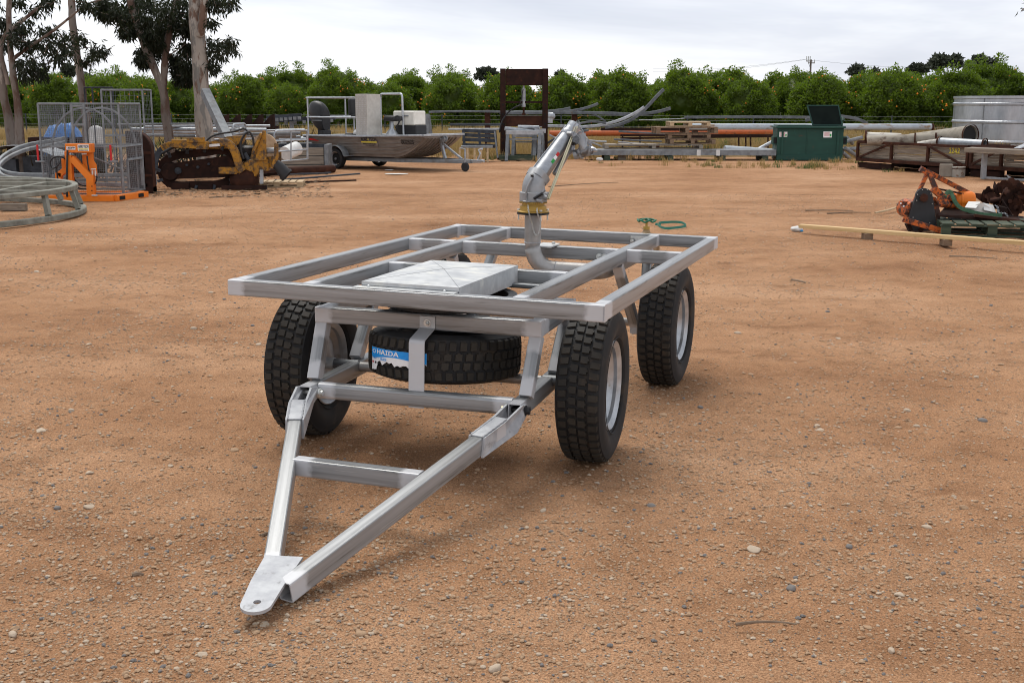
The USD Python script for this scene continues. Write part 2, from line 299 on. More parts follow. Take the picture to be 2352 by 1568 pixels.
M_('bush_dark', (.03, .032, .018), (.07, .06, .03), (2, 2, 2), .85, island=.4)
M_('twig', (.13, .09, .06), (.22, .16, .11), (9, 9, 9), .9)
M_('stone_tan', (.29, .185, .105), (.40, .275, .175), (30, 30, 30), .85, patch=((.30, .17, .09), 40, .5, .7, .9), bump=(150, .5, .003))
M_('stone_pale', (.36, .28, .20), (.47, .39, .30), (30, 30, 30), .85, patch=((.34, .20, .11), 40, .55, .7, .9), bump=(150, .5, .003))
M_('stone_grey', (.105, .10, .096), (.19, .182, .174), (30, 30, 30), .8, patch=((.30, .17, .09), 40, .55, .7, .9), bump=(150, .5, .003))
# clear film and wires
MAT['film'] = usdkit.material(stage, '/World/Looks/film', {'f': ('fresnel', {'IOR': 1.5}), 'c': ('math', {'math_type': 'multiply_add', 'value2': 1.0, 'value3': .03}), 't': ('transparent_bsdf', {'color': (.95, .95, .955)}), 'g': ('glossy_bsdf', {'roughness': .22, 'color': (.9, .9, .92)}), 'x': ('mix_closure', {})},
    [('f.fac', 'c.value1'), ('c.value', 'x.fac'), ('t.BSDF', 'x.closure1'), ('g.BSDF', 'x.closure2')], surface='x.closure')
# the dirt yard
def dirt(name, grassy):
    N = {'g': ('geometry', {}), 'ml': ('mapping', {'scale': (.32, .5, .4)}), 'nl': ('noise_texture', {'scale': 1., 'detail': 6., 'roughness': .6}),
         'rl': ('rgb_ramp', {'ramp': [(.28, (.190, .096, .050)), (.43, (.258, .138, .073)), (.57, (.308, .174, .097)), (.72, (.36, .218, .130))]}),
         'nm': ('noise_texture', {'scale': 3.2, 'detail': 8., 'roughness': .74}), 'rm': ('rgb_ramp', {'ramp': [(.25, (.55, .50, .46)), (.48, (1, 1, 1)), (.72, (1.22, 1.22, 1.22))]}),
         'x1': ('mix_color', {'blend_type': 'multiply', 'fac': .8}),
         'nf': ('noise_texture', {'scale': 130., 'detail': 5., 'roughness': .8}), 'rf': ('rgb_ramp', {'ramp': [(.34, (.24, .20, .17)), (.48, (1, 1, 1)), (.66, (1.9, 2.0, 2.05))]}),
         'x2': ('mix_color', {'blend_type': 'multiply', 'fac': .85}),
         'dm': ('mapping', {'scale': (.55, 1.25, .5), 'location': (4.3, 2.2, 0)}), 'dn': ('noise_texture', {'scale': 1., 'detail': 7., 'roughness': .72, 'distortion': .6}), 'dr': ('map_range', {'range_type': 'smoothstep', 'from_min': .56, 'from_max': .68, 'to_max': .5, 'clamp': True}), 'dx': ('mix_color', {'blend_type': 'mix', 'b': (.115, .052, .026)}),
         'vo': ('voronoi_texture', {'scale': 75., 'randomness': 1.0}), 'vr': ('rgb_ramp', {'ramp': [(.0, (1, 1, 1)), (.20, (1, 1, 1)), (.26, (0, 0, 0)), (1, (0, 0, 0))]}),
         'vs': ('separate_color', {}), 'vk': ('math', {'math_type': 'greater_than', 'value2': .62}), 'vm': ('math', {'math_type': 'multiply'}),
         'vc': ('rgb_ramp', {'ramp': [(.0, (.44, .34, .24)), (.45, (.38, .25, .15)), (.75, (.31, .20, .12)), (.80, (.09, .09, .095)), (1, (.14, .135, .135))]}),
         'x3': ('mix_color', {'blend_type': 'mix'}),
         'wv': ('voronoi_texture', {'scale': 28., 'randomness': 1.0}), 'wr': ('rgb_ramp', {'ramp': [(.0, (1, 1, 1)), (.14, (1, 1, 1)), (.19, (0, 0, 0)), (1, (0, 0, 0))]}), 'ws': ('separate_color', {}), 'wk': ('math', {'math_type': 'greater_than', 'value2': .80}), 'wm': ('math', {'math_type': 'multiply'}), 'x4': ('mix_color', {'blend_type': 'mix'}), 'wc': ('rgb_ramp', {'ramp': [(.0, (.46, .37, .27)), (.7, (.36, .24, .15)), (.78, (.10, .10, .105)), (1, (.15, .14, .14))]}),
         'bn': ('noise_texture', {'scale': 60., 'detail': 8., 'roughness': .75}), 'bs': ('math', {'math_type': 'multiply_add', 'value2': .9}), 'bp': ('bump', {'strength': .75, 'distance': .014}),
         'p': ('principled_bsdf', {'roughness': 1.0, 'specular_ior_level': .05})}
    Lk = [('g.position', 'ml.vector'), ('ml.vector', 'nl.vector'), ('nl.fac', 'rl.fac'), ('g.position', 'nm.vector'), ('nm.fac', 'rm.fac'), ('rl.color', 'x1.a'), ('rm.color', 'x1.b'), ('g.position', 'dm.vector'), ('dm.vector', 'dn.vector'), ('dn.fac', 'dr.value'), ('dr.result', 'dx.fac'), ('x1.result', 'dx.a'),
          ('g.position', 'nf.vector'), ('nf.fac', 'rf.fac'), ('dx.result', 'x2.a'), ('rf.color', 'x2.b'),
          ('g.position', 'vo.vector'), ('vo.distance', 'vr.fac'), ('vo.color', 'vs.color'), ('vs.r', 'vk.value1'), ('vr.color', 'vm.value1'), ('vk.value', 'vm.value2'), ('vs.g', 'vc.fac'), ('x2.result', 'x3.a'), ('vc.color', 'x3.b'), ('vm.value', 'x3.fac'),
          ('g.position', 'wv.vector'), ('wv.distance', 'wr.fac'), ('wv.color', 'ws.color'), ('ws.r', 'wk.value1'), ('wr.color', 'wm.value1'), ('wk.value', 'wm.value2'), ('ws.g', 'wc.fac'), ('x3.result', 'x4.a'), ('wc.color', 'x4.b'), ('wm.value', 'x4.fac'),
          ('g.position', 'bn.vector'), ('vm.value', 'bs.value1'), ('bn.fac', 'bs.value3'), ('bs.value', 'bp.height'), ('bp.normal', 'p.normal')]
    # dry grass takes over beyond the yard
    N |= {'sp': ('separate_xyz', {}), 'gn': ('noise_texture', {'scale': .35, 'detail': 5.}), 'ga': ('math', {'math_type': 'multiply_add', 'value2': 9.0}), 'gr': ('map_range', {'range_type': 'smoothstep', 'from_min': 43., 'from_max': 46.5, 'clamp': True}),
          'gc': ('rgb_ramp', {'ramp': [(.35, (.13, .085, .036)), (.65, (.23, .155, .07))]}), 'gx': ('mix_color', {'blend_type': 'mix'}), 'om': ('math', {'math_type': 'multiply_add', 'value2': .375}), 'orr': ('map_range', {'range_type': 'smoothstep', 'from_min': 72., 'from_max': 76., 'clamp': True}), 'ox': ('mix_color', {'blend_type': 'mix', 'b': (.060, .062, .022)})}
    Lk += [('g.position', 'sp.vector'), ('g.position', 'gn.vector'), ('gn.fac', 'ga.value1'), ('sp.y', 'ga.value3'), ('ga.value', 'gr.value'), ('nf.fac', 'gc.fac'), ('x4.result', 'gx.a'), ('gc.color', 'gx.b'), ('gr.result', 'gx.fac'), ('sp.x', 'om.value1'), ('sp.y', 'om.value3'), ('om.value', 'orr.value'), ('orr.result', 'ox.fac'), ('gx.result', 'ox.a'), ('ox.result', 'p.base_color')]
    MAT[name] = usdkit.material(stage, '/World/Looks/'+name, N, Lk, surface='p.BSDF')
dirt('dirt', True)
# ================================================================ the ground
def gz(x, y):
    x, y = np.asarray(x, float), np.asarray(y, float)
    r = np.hypot(x, y); t = np.clip((17-r)/6, 0, 1); t = t*t*(3-2*t)
    z = -.0141*np.clip(x, -6, 6)*t
    p = np.stack([x, y, np.zeros_like(x)], -1)
    near = np.clip((45-r)/30, 0, 1)
    ruts = 0.
    for x0, y0, x1, y1, bow in ((-9, 15.5, 9, 19.5, .9), (-8, 11.2, -1.5, 16.5, .5), (2.2, 3.0, 6.5, 15, -.6), (4, 13, 14, 20, .4), (-5.2, 4.0, -3.6, 13, .4)):
        L = math.hypot(x1-x0, y1-y0); ux, uy = (x1-x0)/L, (y1-y0)/L; t_ = (x-x0)*ux+(y-y0)*uy; w_ = -(x-x0)*uy+(y-y0)*ux+bow*np.sin(t_/L*3.1)
        on = np.clip(t_/1.5, 0, 1)*np.clip((L-t_)/1.5, 0, 1)
        for o in (-.78, .78): d_ = (w_-o)/.13; ruts = ruts+on*(-.013*np.exp(-d_**2)+.008*np.exp(-(np.abs(d_)-1.6)**2*3))
    z = z+ruts*(.55+.9*fbm(p*1.3, 2, 77))
    return z+near*((fbm(p*.45, 3, 3)-.5)*.030+(fbm(p*2.6, 3, 5)-.5)*.018)-.004
def ground():
    rad = np.r_[.3, np.geomspace(1.2, 60, 640), np.geomspace(64, 2500, 60)]
    az = np.r_[np.linspace(-29, 29, 430), np.linspace(33, 327, 74)]; az = np.radians(az)   # from +y
    R, T = np.meshgrid(rad, az, indexing='ij'); x, y = R*np.sin(T), R*np.cos(T)
    p = np.stack([x, y, np.zeros_like(x)], -1)
    z = gz(x, y)
    n1 = fbm(p*11, 3, 11)-.5; n2 = fbm(p*34, 2, 12)-.5
    f = np.clip((16-R)/10, 0, 1); z = z+f*(n1*.016+n2*.007)
    n, k = R.shape; v = np.stack([x, y, z], -1).reshape(-1, 3); i = np.arange(n-1)[:, None]*k; j = np.arange(k)[None]; j2 = (j+1) % k
    F = np.concatenate([np.stack([i+j, i+k+j, i+k+j2], -1).reshape(-1, 3), np.stack([i+j, i+k+j2, i+j2], -1).reshape(-1, 3)])
    c = len(v); v = np.vstack([v, [0, 0, z[0].mean()]]); F = np.vstack([F, np.stack([np.full(k, c), np.arange(k), (np.arange(k)+1) % k], 1)])
    m = trimesh.Trimesh(v, F[:, ::-1], process=False)
    if m.face_normals[1000][2] < 0: m.invert()
    part(ROOT, 'ground', m, 'dirt', smooth=True, kind='structure')
ground()
# ---- stones
def stone_mesh(seed, sub_=1):
    m = trimesh.creation.icosphere(sub_, 1.0); r = np.random.default_rng(seed)
    for _ in range(4):
        d = r.normal(size=3); d /= np.linalg.norm(d); h = m.vertices@d; k = r.uniform(.5, .8); m.vertices -= np.outer(np.maximum(h-k, 0), d)*.9
    m.vertices *= (1+.30*(fbm(m.vertices*1.6+seed, 2, seed)-.5))[:, None]; m.vertices *= r.uniform((.8, .6, .36), (1.1, .95, .62)); return m
def classes(name, items):
    ps = []
    for i, (mesh, mt) in enumerate(items): ps.append(usdkit.mesh(stage, f'/World/Looks/{name}_{i}', mesh, MAT[mt], smooth=40))
    return ps
def instancer(name, items, pos, ids, scl, rot, kind='stuff'):
    """items: (mesh, material); many small pieces as one PointInstancer"""
    pi = UsdGeom.PointInstancer.Define(stage, numbered('/World/'+name)); pp = []
    for i, (mesh, mt) in enumerate(items):
        pth = f'{pi.GetPath()}/{["first","second","third","fourth","fifth","sixth"][i]}_kind'
        usdkit.mesh(stage, pth, mesh, MAT[mt], smooth=False); pp.append(Sdf.Path(pth))
    pi.CreatePrototypesRel().SetTargets(pp); pi.CreateProtoIndicesAttr(Vt.IntArray.FromNumpy(np.asarray(ids, np.int32)))
    pi.CreatePositionsAttr(Vt.Vec3fArray.FromNumpy(np.asarray(pos, np.float32))); s = np.asarray(scl, np.float32)
    pi.CreateScalesAttr(Vt.Vec3fArray.FromNumpy(np.repeat(s[:, None], 3, 1) if s.ndim == 1 else s))
    h = np.asarray(rot)/2; q = Vt.QuathArray([Gf.Quath(float(math.cos(a)), 0, 0, float(math.sin(a))) for a in h]); pi.CreateOrientationsAttr(q)
    tag(pi.GetPrim(), kind=kind); return pi
STONE_NAMES = []
def stones():
    r = np.random.default_rng(21); kinds = ['stone_tan', 'stone_pale', 'stone_tan', 'stone_grey', 'stone_pale', 'stone_tan']
    protos = []
    spots = [(390, 1519, 15, 5), (576, 1525, 14, 4), (562, 1420, 19, 0), (515, 1349, 12, 4), (240, 1167, 15, 1), (233, 1139, 11, 0), (1062, 1110, 11, 4), (1925, 768, 11, 4), (2130, 1188, 20, 1), (2026, 1300, 15, 4), (1162, 1550, 17, 0), (909, 1531, 11, 5), (30, 1467, 22, 1), (165, 958, 14, 1), (206, 806, 11, 4), (1870, 1063, 8, 3), (465, 1209, 9, 3), (2106, 963, 13, 1), (424, 636, 12, 1), (85, 637, 13, 1), (344, 668, 7, 0), (1827, 826, 8, 4), (362, 935, 13, 0), (1878, 965, 11, 4), (660, 1415, 14, 1), (1020, 1440, 8, 4), (1190, 1472, 7, 4), (720, 1520, 8, 1), (1700, 1250, 8, 0), (760, 1180, 7, 1)]
    pts = [(G(x, y), w*np.linalg.norm(G(x, y)-EYE)/FPX*.95, k) for x, y, w, k in spots]
    while len(pts) < 300:
        y = r.uniform(3.2, 17)**1.0; y = 3.2+13.8*r.random()**1.7; x = r.uniform(-.46, .46)*y
        s = r.lognormal(-3.95, .38)*(1+y*.035); pts.append((V(x, y, 0), float(np.clip(s, .012, .06)), int(r.integers(0, 6))))
    first = {}
    for p, s, k in pts:
        z = float(gz(p[0], p[1])); M = mtx((p[0], p[1], z+s*.04), r.uniform(0, 6.28)); M[:3, :3] *= s*.62
        if k not in first:
            col = ['tan', 'pale'][k % 2] if k != 3 else 'grey'
            h = thing('stone', 'small weathered stone lying loose on the brown dirt yard', 'stone', M=M, group='stones scattered over the dirt yard'); part(h, 'rock', stone_mesh(40+k, 2), kinds[k], smooth=50); first[k] = h
        else: copy_of(first[k], M)
    # gravel: past counting
    n = 170000; y = 2.6*np.exp(r.random(n)*math.log(24/2.6)); x = r.uniform(-.48, .48, n)*y; z = gz(x, y)
    clump = fbm(np.stack([x*.7, y*.7, z*0], -1), 3, 8); keep = r.random(n) < np.clip((clump-.22)*2.0, .18, 1); x, y, z = x[keep], y[keep], z[keep]; n = len(x)
    s = np.clip(r.lognormal(-5.62, .55, n)*(1+y*.05), .0016, .013); kk = r.choice(6, n, p=[.34, .08, .28, .06, .08, .16])
    p = np.stack([x, y, z+s*.26], -1); f = np.clip((16-np.hypot(x, y))/10, 0, 1); q = np.stack([x, y, 0*x], -1); p[:, 2] += f*((fbm(q*11, 3, 11)-.5)*.016+(fbm(q*34, 2, 12)-.5)*.007)
    items = [(stone_mesh(70+i, 0), kinds[i]) for i in range(6)]
    instancer('gravel', items, p, kk, s, r.uniform(0, 6.28, n))
stones()
# ================================================================ the irrigation cart
def cart_matrix():
    roll = .0141; c, s = math.cos(roll), math.sin(roll); r2 = c*_rt+s*_up; u2 = -s*_rt+c*_up
    R = np.stack([_rt, _up, _fw], 1)@np.stack([r2, u2, _fw]); M = np.eye(4); M[:3, :3] = R; M[:3, 3] = EYE-R@EYE
    return M@mtx((-1.38907, 5.73594, 0), -.3276)
cart = thing('irrigation_cart', 'new galvanised four wheeled irrigation cart with open deck frame, drawbar and big sprinkler gun', 'cart', M=cart_matrix())
W_, L_, ZT, TH, TW = 1.891, 3.038, .872, .0774, .062
zc = ZT-TH/2
def deck():
    B = lambda n, a, b, **k: beam(cart, n, a, b, TW, TH, 'galv', **k)
    B('front_beam', (0, TW/2, zc), (W_, TW/2, zc)); B('rear_beam', (0, L_-TW/2, zc), (W_, L_-TW/2, zc))
    B('side_beam', (TW/2, TW, zc), (TW/2, L_-TW, zc)); B('side_beam', (W_-TW/2, TW, zc), (W_-TW/2, L_-TW, zc))
    s1, s2 = .371+TW/2, 1.44+TW/2
    for s in (s1, s2): B('stringer', (s, TW, zc-.001), (s, L_-TW, zc-.001))
    v2 = 2.042+TW/2; v3 = .928+TW/2
    for a, b in ((TW, s1-TW/2), (s1+TW/2, s2-TW/2), (s2+TW/2, W_-TW)): B('cross_beam', (a, v2, zc-.002), (b, v2, zc-.002))
    B('cross_beam', (s1+TW/2, v3, zc-.002), (s2-TW/2, v3, zc-.002))
    # weld beads at the joints
    wl = []
    for s in (s1, s2):
        for e, v in ((-1, TW), (1, L_-TW)):
            wl += [rod((s-TW/2, v-e*.002, ZT-.006), (s+TW/2, v-e*.002, ZT-.006), .0035, 6)]
            for q in (-1, 1): wl += [rod((s+q*TW/2, v-e*.003, ZT-.01), (s+q*TW/2, v-e*.003, ZT-TH+.006), .004, 6)]
    for u in (TW, s1-TW/2, s1+TW/2, s2-TW/2, s2+TW/2, W_-TW):
        for q in (-1, 1): wl.append(rod((u, v2+q*TW/2, ZT-.01), (u, v2+q*TW/2, ZT-TH+.006), .004, 6))
    wl.append(rod((W_-.001, .0, ZT-.004), (W_-.001, 0, ZT-TH+.004), .0035, 6))
    part(cart, 'weld_beads', wl, 'silver_paint', smooth=60)
    # folded tin lid over the turntable, with its flange bolted to the front beam
    lid = sub(cart, 'turntable_cover'); u0, u1, v0, v1, zt = .684, 1.180, .075, .925, .896
    top = trimesh.Trimesh([(u0, v0, zt), (u1, v0, zt), (u1, v1, zt), (u0, v1, zt), ((u0+u1)/2, (v0+v1)/2, zt+.020)], [(0, 1, 4), (1, 2, 4), (2, 3, 4), (3, 0, 4)], process=False)
    sk = [bx(((u0+u1)/2, v0+.0015, zt-.0115), (u1-u0, .003, .023)), bx((u1-.0015, (v0+v1)/2+.002, zt-.048), (.003, v1-v0-.006, .096)), bx((u0+.0015, (v0+v1)/2+.002, zt-.048), (.003, v1-v0-.006, .096)), bx(((u0+u1)/2, v1-.0015, zt-.012), (u1-u0, .003, .024))]
    part(lid, 'crease', [bar((a, b, zt+.0004), ((u0+u1)/2, (v0+v1)/2, zt+.0204), .0022, .0012, r=.0003) for a in (u0+.004, u1-.004) for b in (v0+.004, v1-.004)], 'old_galv')
    part(lid, 'lid', [top]+sk, 'galv_plate'); part(lid, 'flange', bx(((u0+u1)/2-.012, .044, ZT+.0025), (u1-u0+.02, .062, .003)), 'galv_plate')
    part(lid, 'fold_line', [bx(((u0+u1)/2, v0-.0005, zt-.018), (u1-u0, .002, .002))], 'old_galv')
    for u in (u0+.05, u1-.06): part(lid, 'rivet', lathe([(0, .010), (.006, .008), (.008, 0)], 8, center=(u, .045, ZT+.004)), 'bolt')
    part(cart, 'turntable_ring', [lathe([(.30, -.022), (.345, -.022), (.345, .022), (.30, .022)], 48, center=(.946, .539, .765), closed=True)], 'black', smooth=40)
    for v in (.30, .86): beam(cart, 'turntable_bearer', (s1+TW/2, v, .80), (s2-TW/2, v, .80), .05, .024, 'galv_dark')
deck()

# ---- wheels
def tyre_mesh(D=.765, B=.238, dr=.43):
    R = D/2; rr = dr/2
    # casing: (w, r) profile
    half = [(.30, rr-.006), (.36, rr+.002), (.44, rr+.030), (.50, rr+.072), (.505, rr+.10), (.475, R-.045), (.43, R-.020), (.36, R-.013), (.18, R-.011), (0, R-.011)]
    prof = [(r, w*B) for w, r in half]+[(r, -w*B) for w, r in half[-2::-1]]
    cas = lathe(prof, 72, 'x')
    # raised rings on the sidewall
    rings = [lathe([(rr+.018, s*.452*B), (rr+.022, s*.470*B), (rr+.026, s*.458*B)], 72, 'x') for s in (-1, 1)]
    lugs = []; N = 46
    def lug(t0, t1, w0, w1, r0=None, skew=0., r1=None):
        pts = []
        ra, rb = r0 or R, r1 or r0 or R
        for t in (t0, t1):
            for w, r in ((w0, ra), (w1, rb)):
                tt = t+skew*(w-(w0+w1)/2)
                for q in (0, 1):
                    k = .9 if q else 1.
                    tm = (t0+t1)/2; t_ = tm+(tt-tm)*(k if q else 1.03)
                    rad = (R-.014 if q == 0 else r) if True else r
                    if q == 0: rad = min(rad, r-.011)
                    pts.append((w*B, rad*math.cos(t_), rad*math.sin(t_)))
        return trimesh.convex.convex_hull(np.array(pts))
    st = 2*math.pi/N; g = random.Random(3)
    for i in range(N):
        t = i*st; j = g.uniform(-.02, .02)*st
        lugs.append(lug(t+.10*st+j, t+.80*st, -.160, -.020, skew=.05)); lugs.append(lug(t+.32*st+j, t+1.02*st, .020, .160, skew=.05))
        # little side teeth that make the block edge ragged
        lugs.append(lug(t+.25*st, t+.50*st, -.182, -.155)); lugs.append(lug(t+.55*st, t+.80*st, .155, .182))
        for s, o in ((-1, .52), (1, .80)):
            a, b = t+o*st, t+(o+.66)*st
            lugs.append(lug(a, b, s*.222, s*.385, R, .06*s, R-.006)); lugs.append(lug(a+.05*st, b-.05*st, s*.375, s*.455, R-.0055, 0, R-.034))
    return cas, rings, lugs
_tc, _tr, _tl = tyre_mesh()
def rim_mesh(side):
    """side: +1 outer face towards +x"""
    r = .219
    prof = [(r, .098), (r+.004, .092), (r, .088), (r-.018, .080), (r-.018, .062), (r-.046, .040), (r-.046, -.040), (r-.022, -.066), (r-.022, -.080), (r-.003, -.088), (r, -.096), (r-.006, -.099), (r-.014, -.094), (r-.028, -.082), (r-.030, -.064), (r-.052, -.038), (r-.052, .036), (r-.026, .062), (r-.026, .080), (r-.010, .090)]
    m = lathe([(a, b*side) for a, b in prof], 56, 'x', closed=True)
    x0 = -.030*side
    disc = lathe([(r-.050, x0), (r-.075, x0-.012*side), (.105, x0-.004*side), (.085, x0+.012*side), (.06, x0+.014*side), (.0, x0+.014*side), (0, x0+.006*side), (.06, x0+.006*side), (.085, x0+.004*side), (.105, x0-.012*side), (r-.075, x0-.020*side), (r-.052, x0-.010*side)], 48, 'x')
    return m, disc, x0
def wheel(name, M, side, label=None, hub=True):
    w = sub(cart, name, M, label)
    t = part(w, 'tyre', [_tc]+_tr, 'tyre', smooth=35); m, disc, x0 = rim_mesh(side)
    part(w, 'tread', _tl, 'tread')
    part(w, 'rim', m, 'rim', smooth=30); part(w, 'wheel_disc', disc, 'rim', smooth=40)
    if hub:
        part(w, 'hub', [lathe([(0, x0+.052*side), (.022, x0+.050*side), (.026, x0+.036*side), (.032, x0+.014*side), (.032, x0-.09*side), (0, x0-.09*side)], 20, 'x')], 'galv_plate', smooth=40)
        part(w, 'wheel_nuts', [rod((x0+.012*side, .054*math.cos(a), .054*math.sin(a)), (x0+.032*side, .054*math.cos(a), .054*math.sin(a)), .011, 6) for a in np.arange(5)*2*math.pi/5], 'bolt')
DY = .050
PIV = mtx((.946, .539, 0), DY); TR = 1.512; HW = .3775
def rx(a): return trimesh.transformations.rotation_matrix(a, [1, 0, 0])
for i, s in enumerate((-1, 1)): wheel('wheel', PIV@mtx((s*TR/2, 0, HW))@rx(.3+i), s, ['front wheel beside the drawbar on the left', 'front wheel with dusty tread nearest the camera'][i])
REAR = mtx((W_/2, 2.347, 0))
for i, s in enumerate((-1, 1)): wheel('wheel', REAR@mtx((s*TR/2, 0, HW))@rx(1.1+i*.7), s, ['rear wheel hidden under the far left of the deck', 'rear wheel on the right'][i])

# ---- steering bogie
def bogie():
    b = sub(cart, 'bogie', PIV)
    T = .0774; zt = .740-T/2; fv, rv, hu = -.325, .325, .545
    Bm = lambda n, p, q, w=TW, h=T, **k: beam(b, n, p, q, w, h, 'galv', **k)
    Bm('front_beam', (-hu-.03, fv, zt), (hu+.03, fv, zt)); Bm('rear_beam', (-hu-.03, rv, zt), (hu+.03, rv, zt))
    for s in (-1, 1):
        Bm('side_beam', (s*hu, fv+TW/2, zt-.001), (s*hu, rv-TW/2, zt-.001))
        lu = s*.52
        Bm('lower_rail', (lu, .42, .361), (lu, -.60, .361), hollow=True, label=None)
        Bm('leg', (s*hu, fv+.004, .740-T-.001), (s*.535, -.455, .400), h=.060, up=(0, 1, 0)); Bm('leg', (s*hu, rv-.03, .740-T-.001), (s*.54, .06, .400), h=.060, up=(0, 1, 0))
        part(b, 'stub_axle', rod((s*.50, 0, HW), (s*.70, 0, HW), .028, 16), 'galv_dark', smooth=40)
    for u in (-.2, .2): Bm('bearer', (u, fv+TW/2, zt+.012), (u, rv-TW/2, zt+.012), .05, .05)
    part(b, 'axle_tube', rod((-.488, 0, HW-.005), (.488, 0, HW-.005), .026, 18), 'pipe_alu', smooth=40)
    cb = beam(b, 'lower_cross_beam', (-.485, -.50, .362), (.485, -.50, .362), .060, .0774, 'galv', r=.016)
    # strap that holds the spare wheel: a bolted tab, an arm and a drop plate
    st = sub(b, 'spare_wheel_strap'); u = .014; w = .078
    f = fv-TW/2
    part(st, 'tab', bx((u, f-.0045, .700), (w, .007, .062), r=.001), 'galv_plate')
    part(st, 'bolt', [rod((u, f-.008, .698), (u, f-.020, .698), .011, 6), rod((u, f-.018, .698), (u, f-.036, .698), .006, 8), lathe([(.012, 0), (.018, 0), (.018, -.003), (.012, -.003)], 16, 'y', (u, f-.008, .698), closed=True)], 'bolt', smooth=30)
    pl = bend([(u, f-.004, .672), (u-.0, f-.150, .640), (u, f-.158, .318)], .02, 5)
    part(st, 'arm', sweep(pl, rrect(w, .007, .002, 1), up=(0, 0.3, 1)), 'galv', smooth=25, uv=None)
bogie()
# ---- drawbar
def drawbar():
    d = sub(cart, 'drawbar')
    def pv(u, v, z): return (PIV@V(u, v, z, 1))[:3]
    T = .0774
    ends = {}
    for s in (-1, 1):
        p0 = pv(s*.52, -.60, .361); e = V(1.035 if s < 0 else 1.160, -1.41 if s < 0 else -1.53, .044)
        axis = pv(s*.52, -1.2, .361)-p0; axis /= np.linalg.norm(axis)
        k = p0+axis*.06+V(0, 0, -.02)                                   # where the arm starts, just ahead of the open rail end
        beam(d, 'arm', k+(e-k)*.06, e, TW, T, 'galv', hollow=True)
        dr = (e-k)/np.linalg.norm(e-k); side = np.cross(dr, (0, 0, 1)); side /= np.linalg.norm(side); sr = np.cross(axis, (0, 0, 1)); sr /= np.linalg.norm(sr)
        up = np.cross(side, dr)
        for q in (-1, 1):
            o = q*(TW/2+.0055)
            base = p0+sr*o; ka = k+side*o
            poly = [base-axis*.065+V(0, 0, .024), base+axis*.008+V(0, 0, .036), ka+dr*.10+up*.040, ka+dr*.27+up*.040, ka+dr*.30-up*.042, ka+dr*.02-up*.05, base-axis*.03+V(0, 0, -.036), base-axis*.075+V(0, 0, -.02)]
            n = sr*.005; a = [p-n for p in poly]; c = [p+n for p in poly]; m = len(poly)
            F = [(0, i, i+1) for i in range(1, m-1)]+[(m, m+i+1, m+i) for i in range(1, m-1)]
            for i in range(m): j = (i+1) % m; F += [(i, m+i, m+j), (i, m+j, j)]
            t = trimesh.Trimesh(a+c, F, process=False); trimesh.repair.fix_normals(t)
            part(d, 'hinge_plate', t, 'silver_paint')
        part(d, 'cap_plate', [bar(k+dr*.075+up*(T/2+.003), k+dr*.27+up*(T/2+.003), TW+.002, .005, up=up)], 'silver_paint')
        part(d, 'weld_bead', [tube([k+dr*t+up*(T/2+.006)+side*(o+.002*math.sin(t*300)) for t in np.linspace(.08, .27, 16)], .004, 5) for o in (-TW/2, TW/2)], 'silver_paint', smooth=60)
        hb = p0-axis*.045; inn = s; f_ = -s
        part(d, 'hinge_bolt', [rod(hb-sr*.046, hb+sr*.046, .012, 10), rod(hb+sr*f_*.041, hb+sr*f_*.060, .020, 6), lathe([(.010, 0), (.025, 0), (.025, .004), (.010, .004)], 18, 'z').apply_transform(frame(hb+sr*f_*.0385, axis, np.cross(sr*f_, axis)))], 'black' if s > 0 else 'bolt', smooth=30)
        part(d, 'hinge_nut', [rod(hb+sr*inn*.041, hb+sr*inn*.062, .021, 6), rod(hb+sr*inn*.060, hb+sr*inn*.074, .013, 12)], 'bolt' if s < 0 else 'zinc_gold', smooth=30)
        ends[s] = (k, e, dr)
    f0, f1 = .47, .47
    a = ends[-1][0]+(ends[-1][1]-ends[-1][0])*.425; c = ends[1][0]+(ends[1][1]-ends[1][0])*.415
    x = (c-a)/np.linalg.norm(c-a); beam(d, 'cross_beam', a+x*.035+V(0, 0, -.003), c-x*.040+V(0, 0, -.003), TW, T*.95, 'galv')
    # tongue: a thick plate with a rounded nose and a pin hole, lying on both arms
    tip = V(1.142, -1.690, .052); rear = (V(1.0, -1.37, .094)+V(1.135, -1.37, .094))/2
    y = rear-tip; Lp = np.linalg.norm(y); M = frame(tip, np.cross(y, (0, 0, 1)), y)
    hw = .070; nose = .054
    t = np.linspace(math.pi, 2*math.pi, 18); pts = [(nose*math.cos(q), nose*math.sin(q)) for q in t]+[(hw-.012, .14), (hw, Lp), (-hw, Lp), (-hw+.004, .15)]
    pg = Polygon(pts).difference(Point(0, .010).buffer(.0135))
    tg = part(d, 'tongue', plate(pg, .012, M), 'silver_paint')
drawbar()
# ---- rear legs
def rear():
    for u in (.371+TW/2, 1.44+TW/2):
        for a, c in ((1.935, 2.255), (2.79, 2.44)):
            beam(cart, 'rear_leg', (u, a, ZT-TH-.002), (u+(.06 if u > 1 else -.06), c, .335), TW, .055, 'galv', up=(0, 1, 0))
        s = 1 if u > 1 else -1
        beam(cart, 'rear_foot', (u+.06*s, 2.20, .362), (u+.06*s, 2.50, .362), TW, .07, 'galv')
        part(cart, 'stub_axle', rod((u+.05*s, 2.347, HW), (u+.24*s, 2.347, HW), .028, 16), 'galv_dark', smooth=40)
    part(cart, 'axle_tube', rod((.34, 2.347, HW-.005), (1.56, 2.347, HW-.005), .026, 18), 'pipe_alu', smooth=40)
rear()
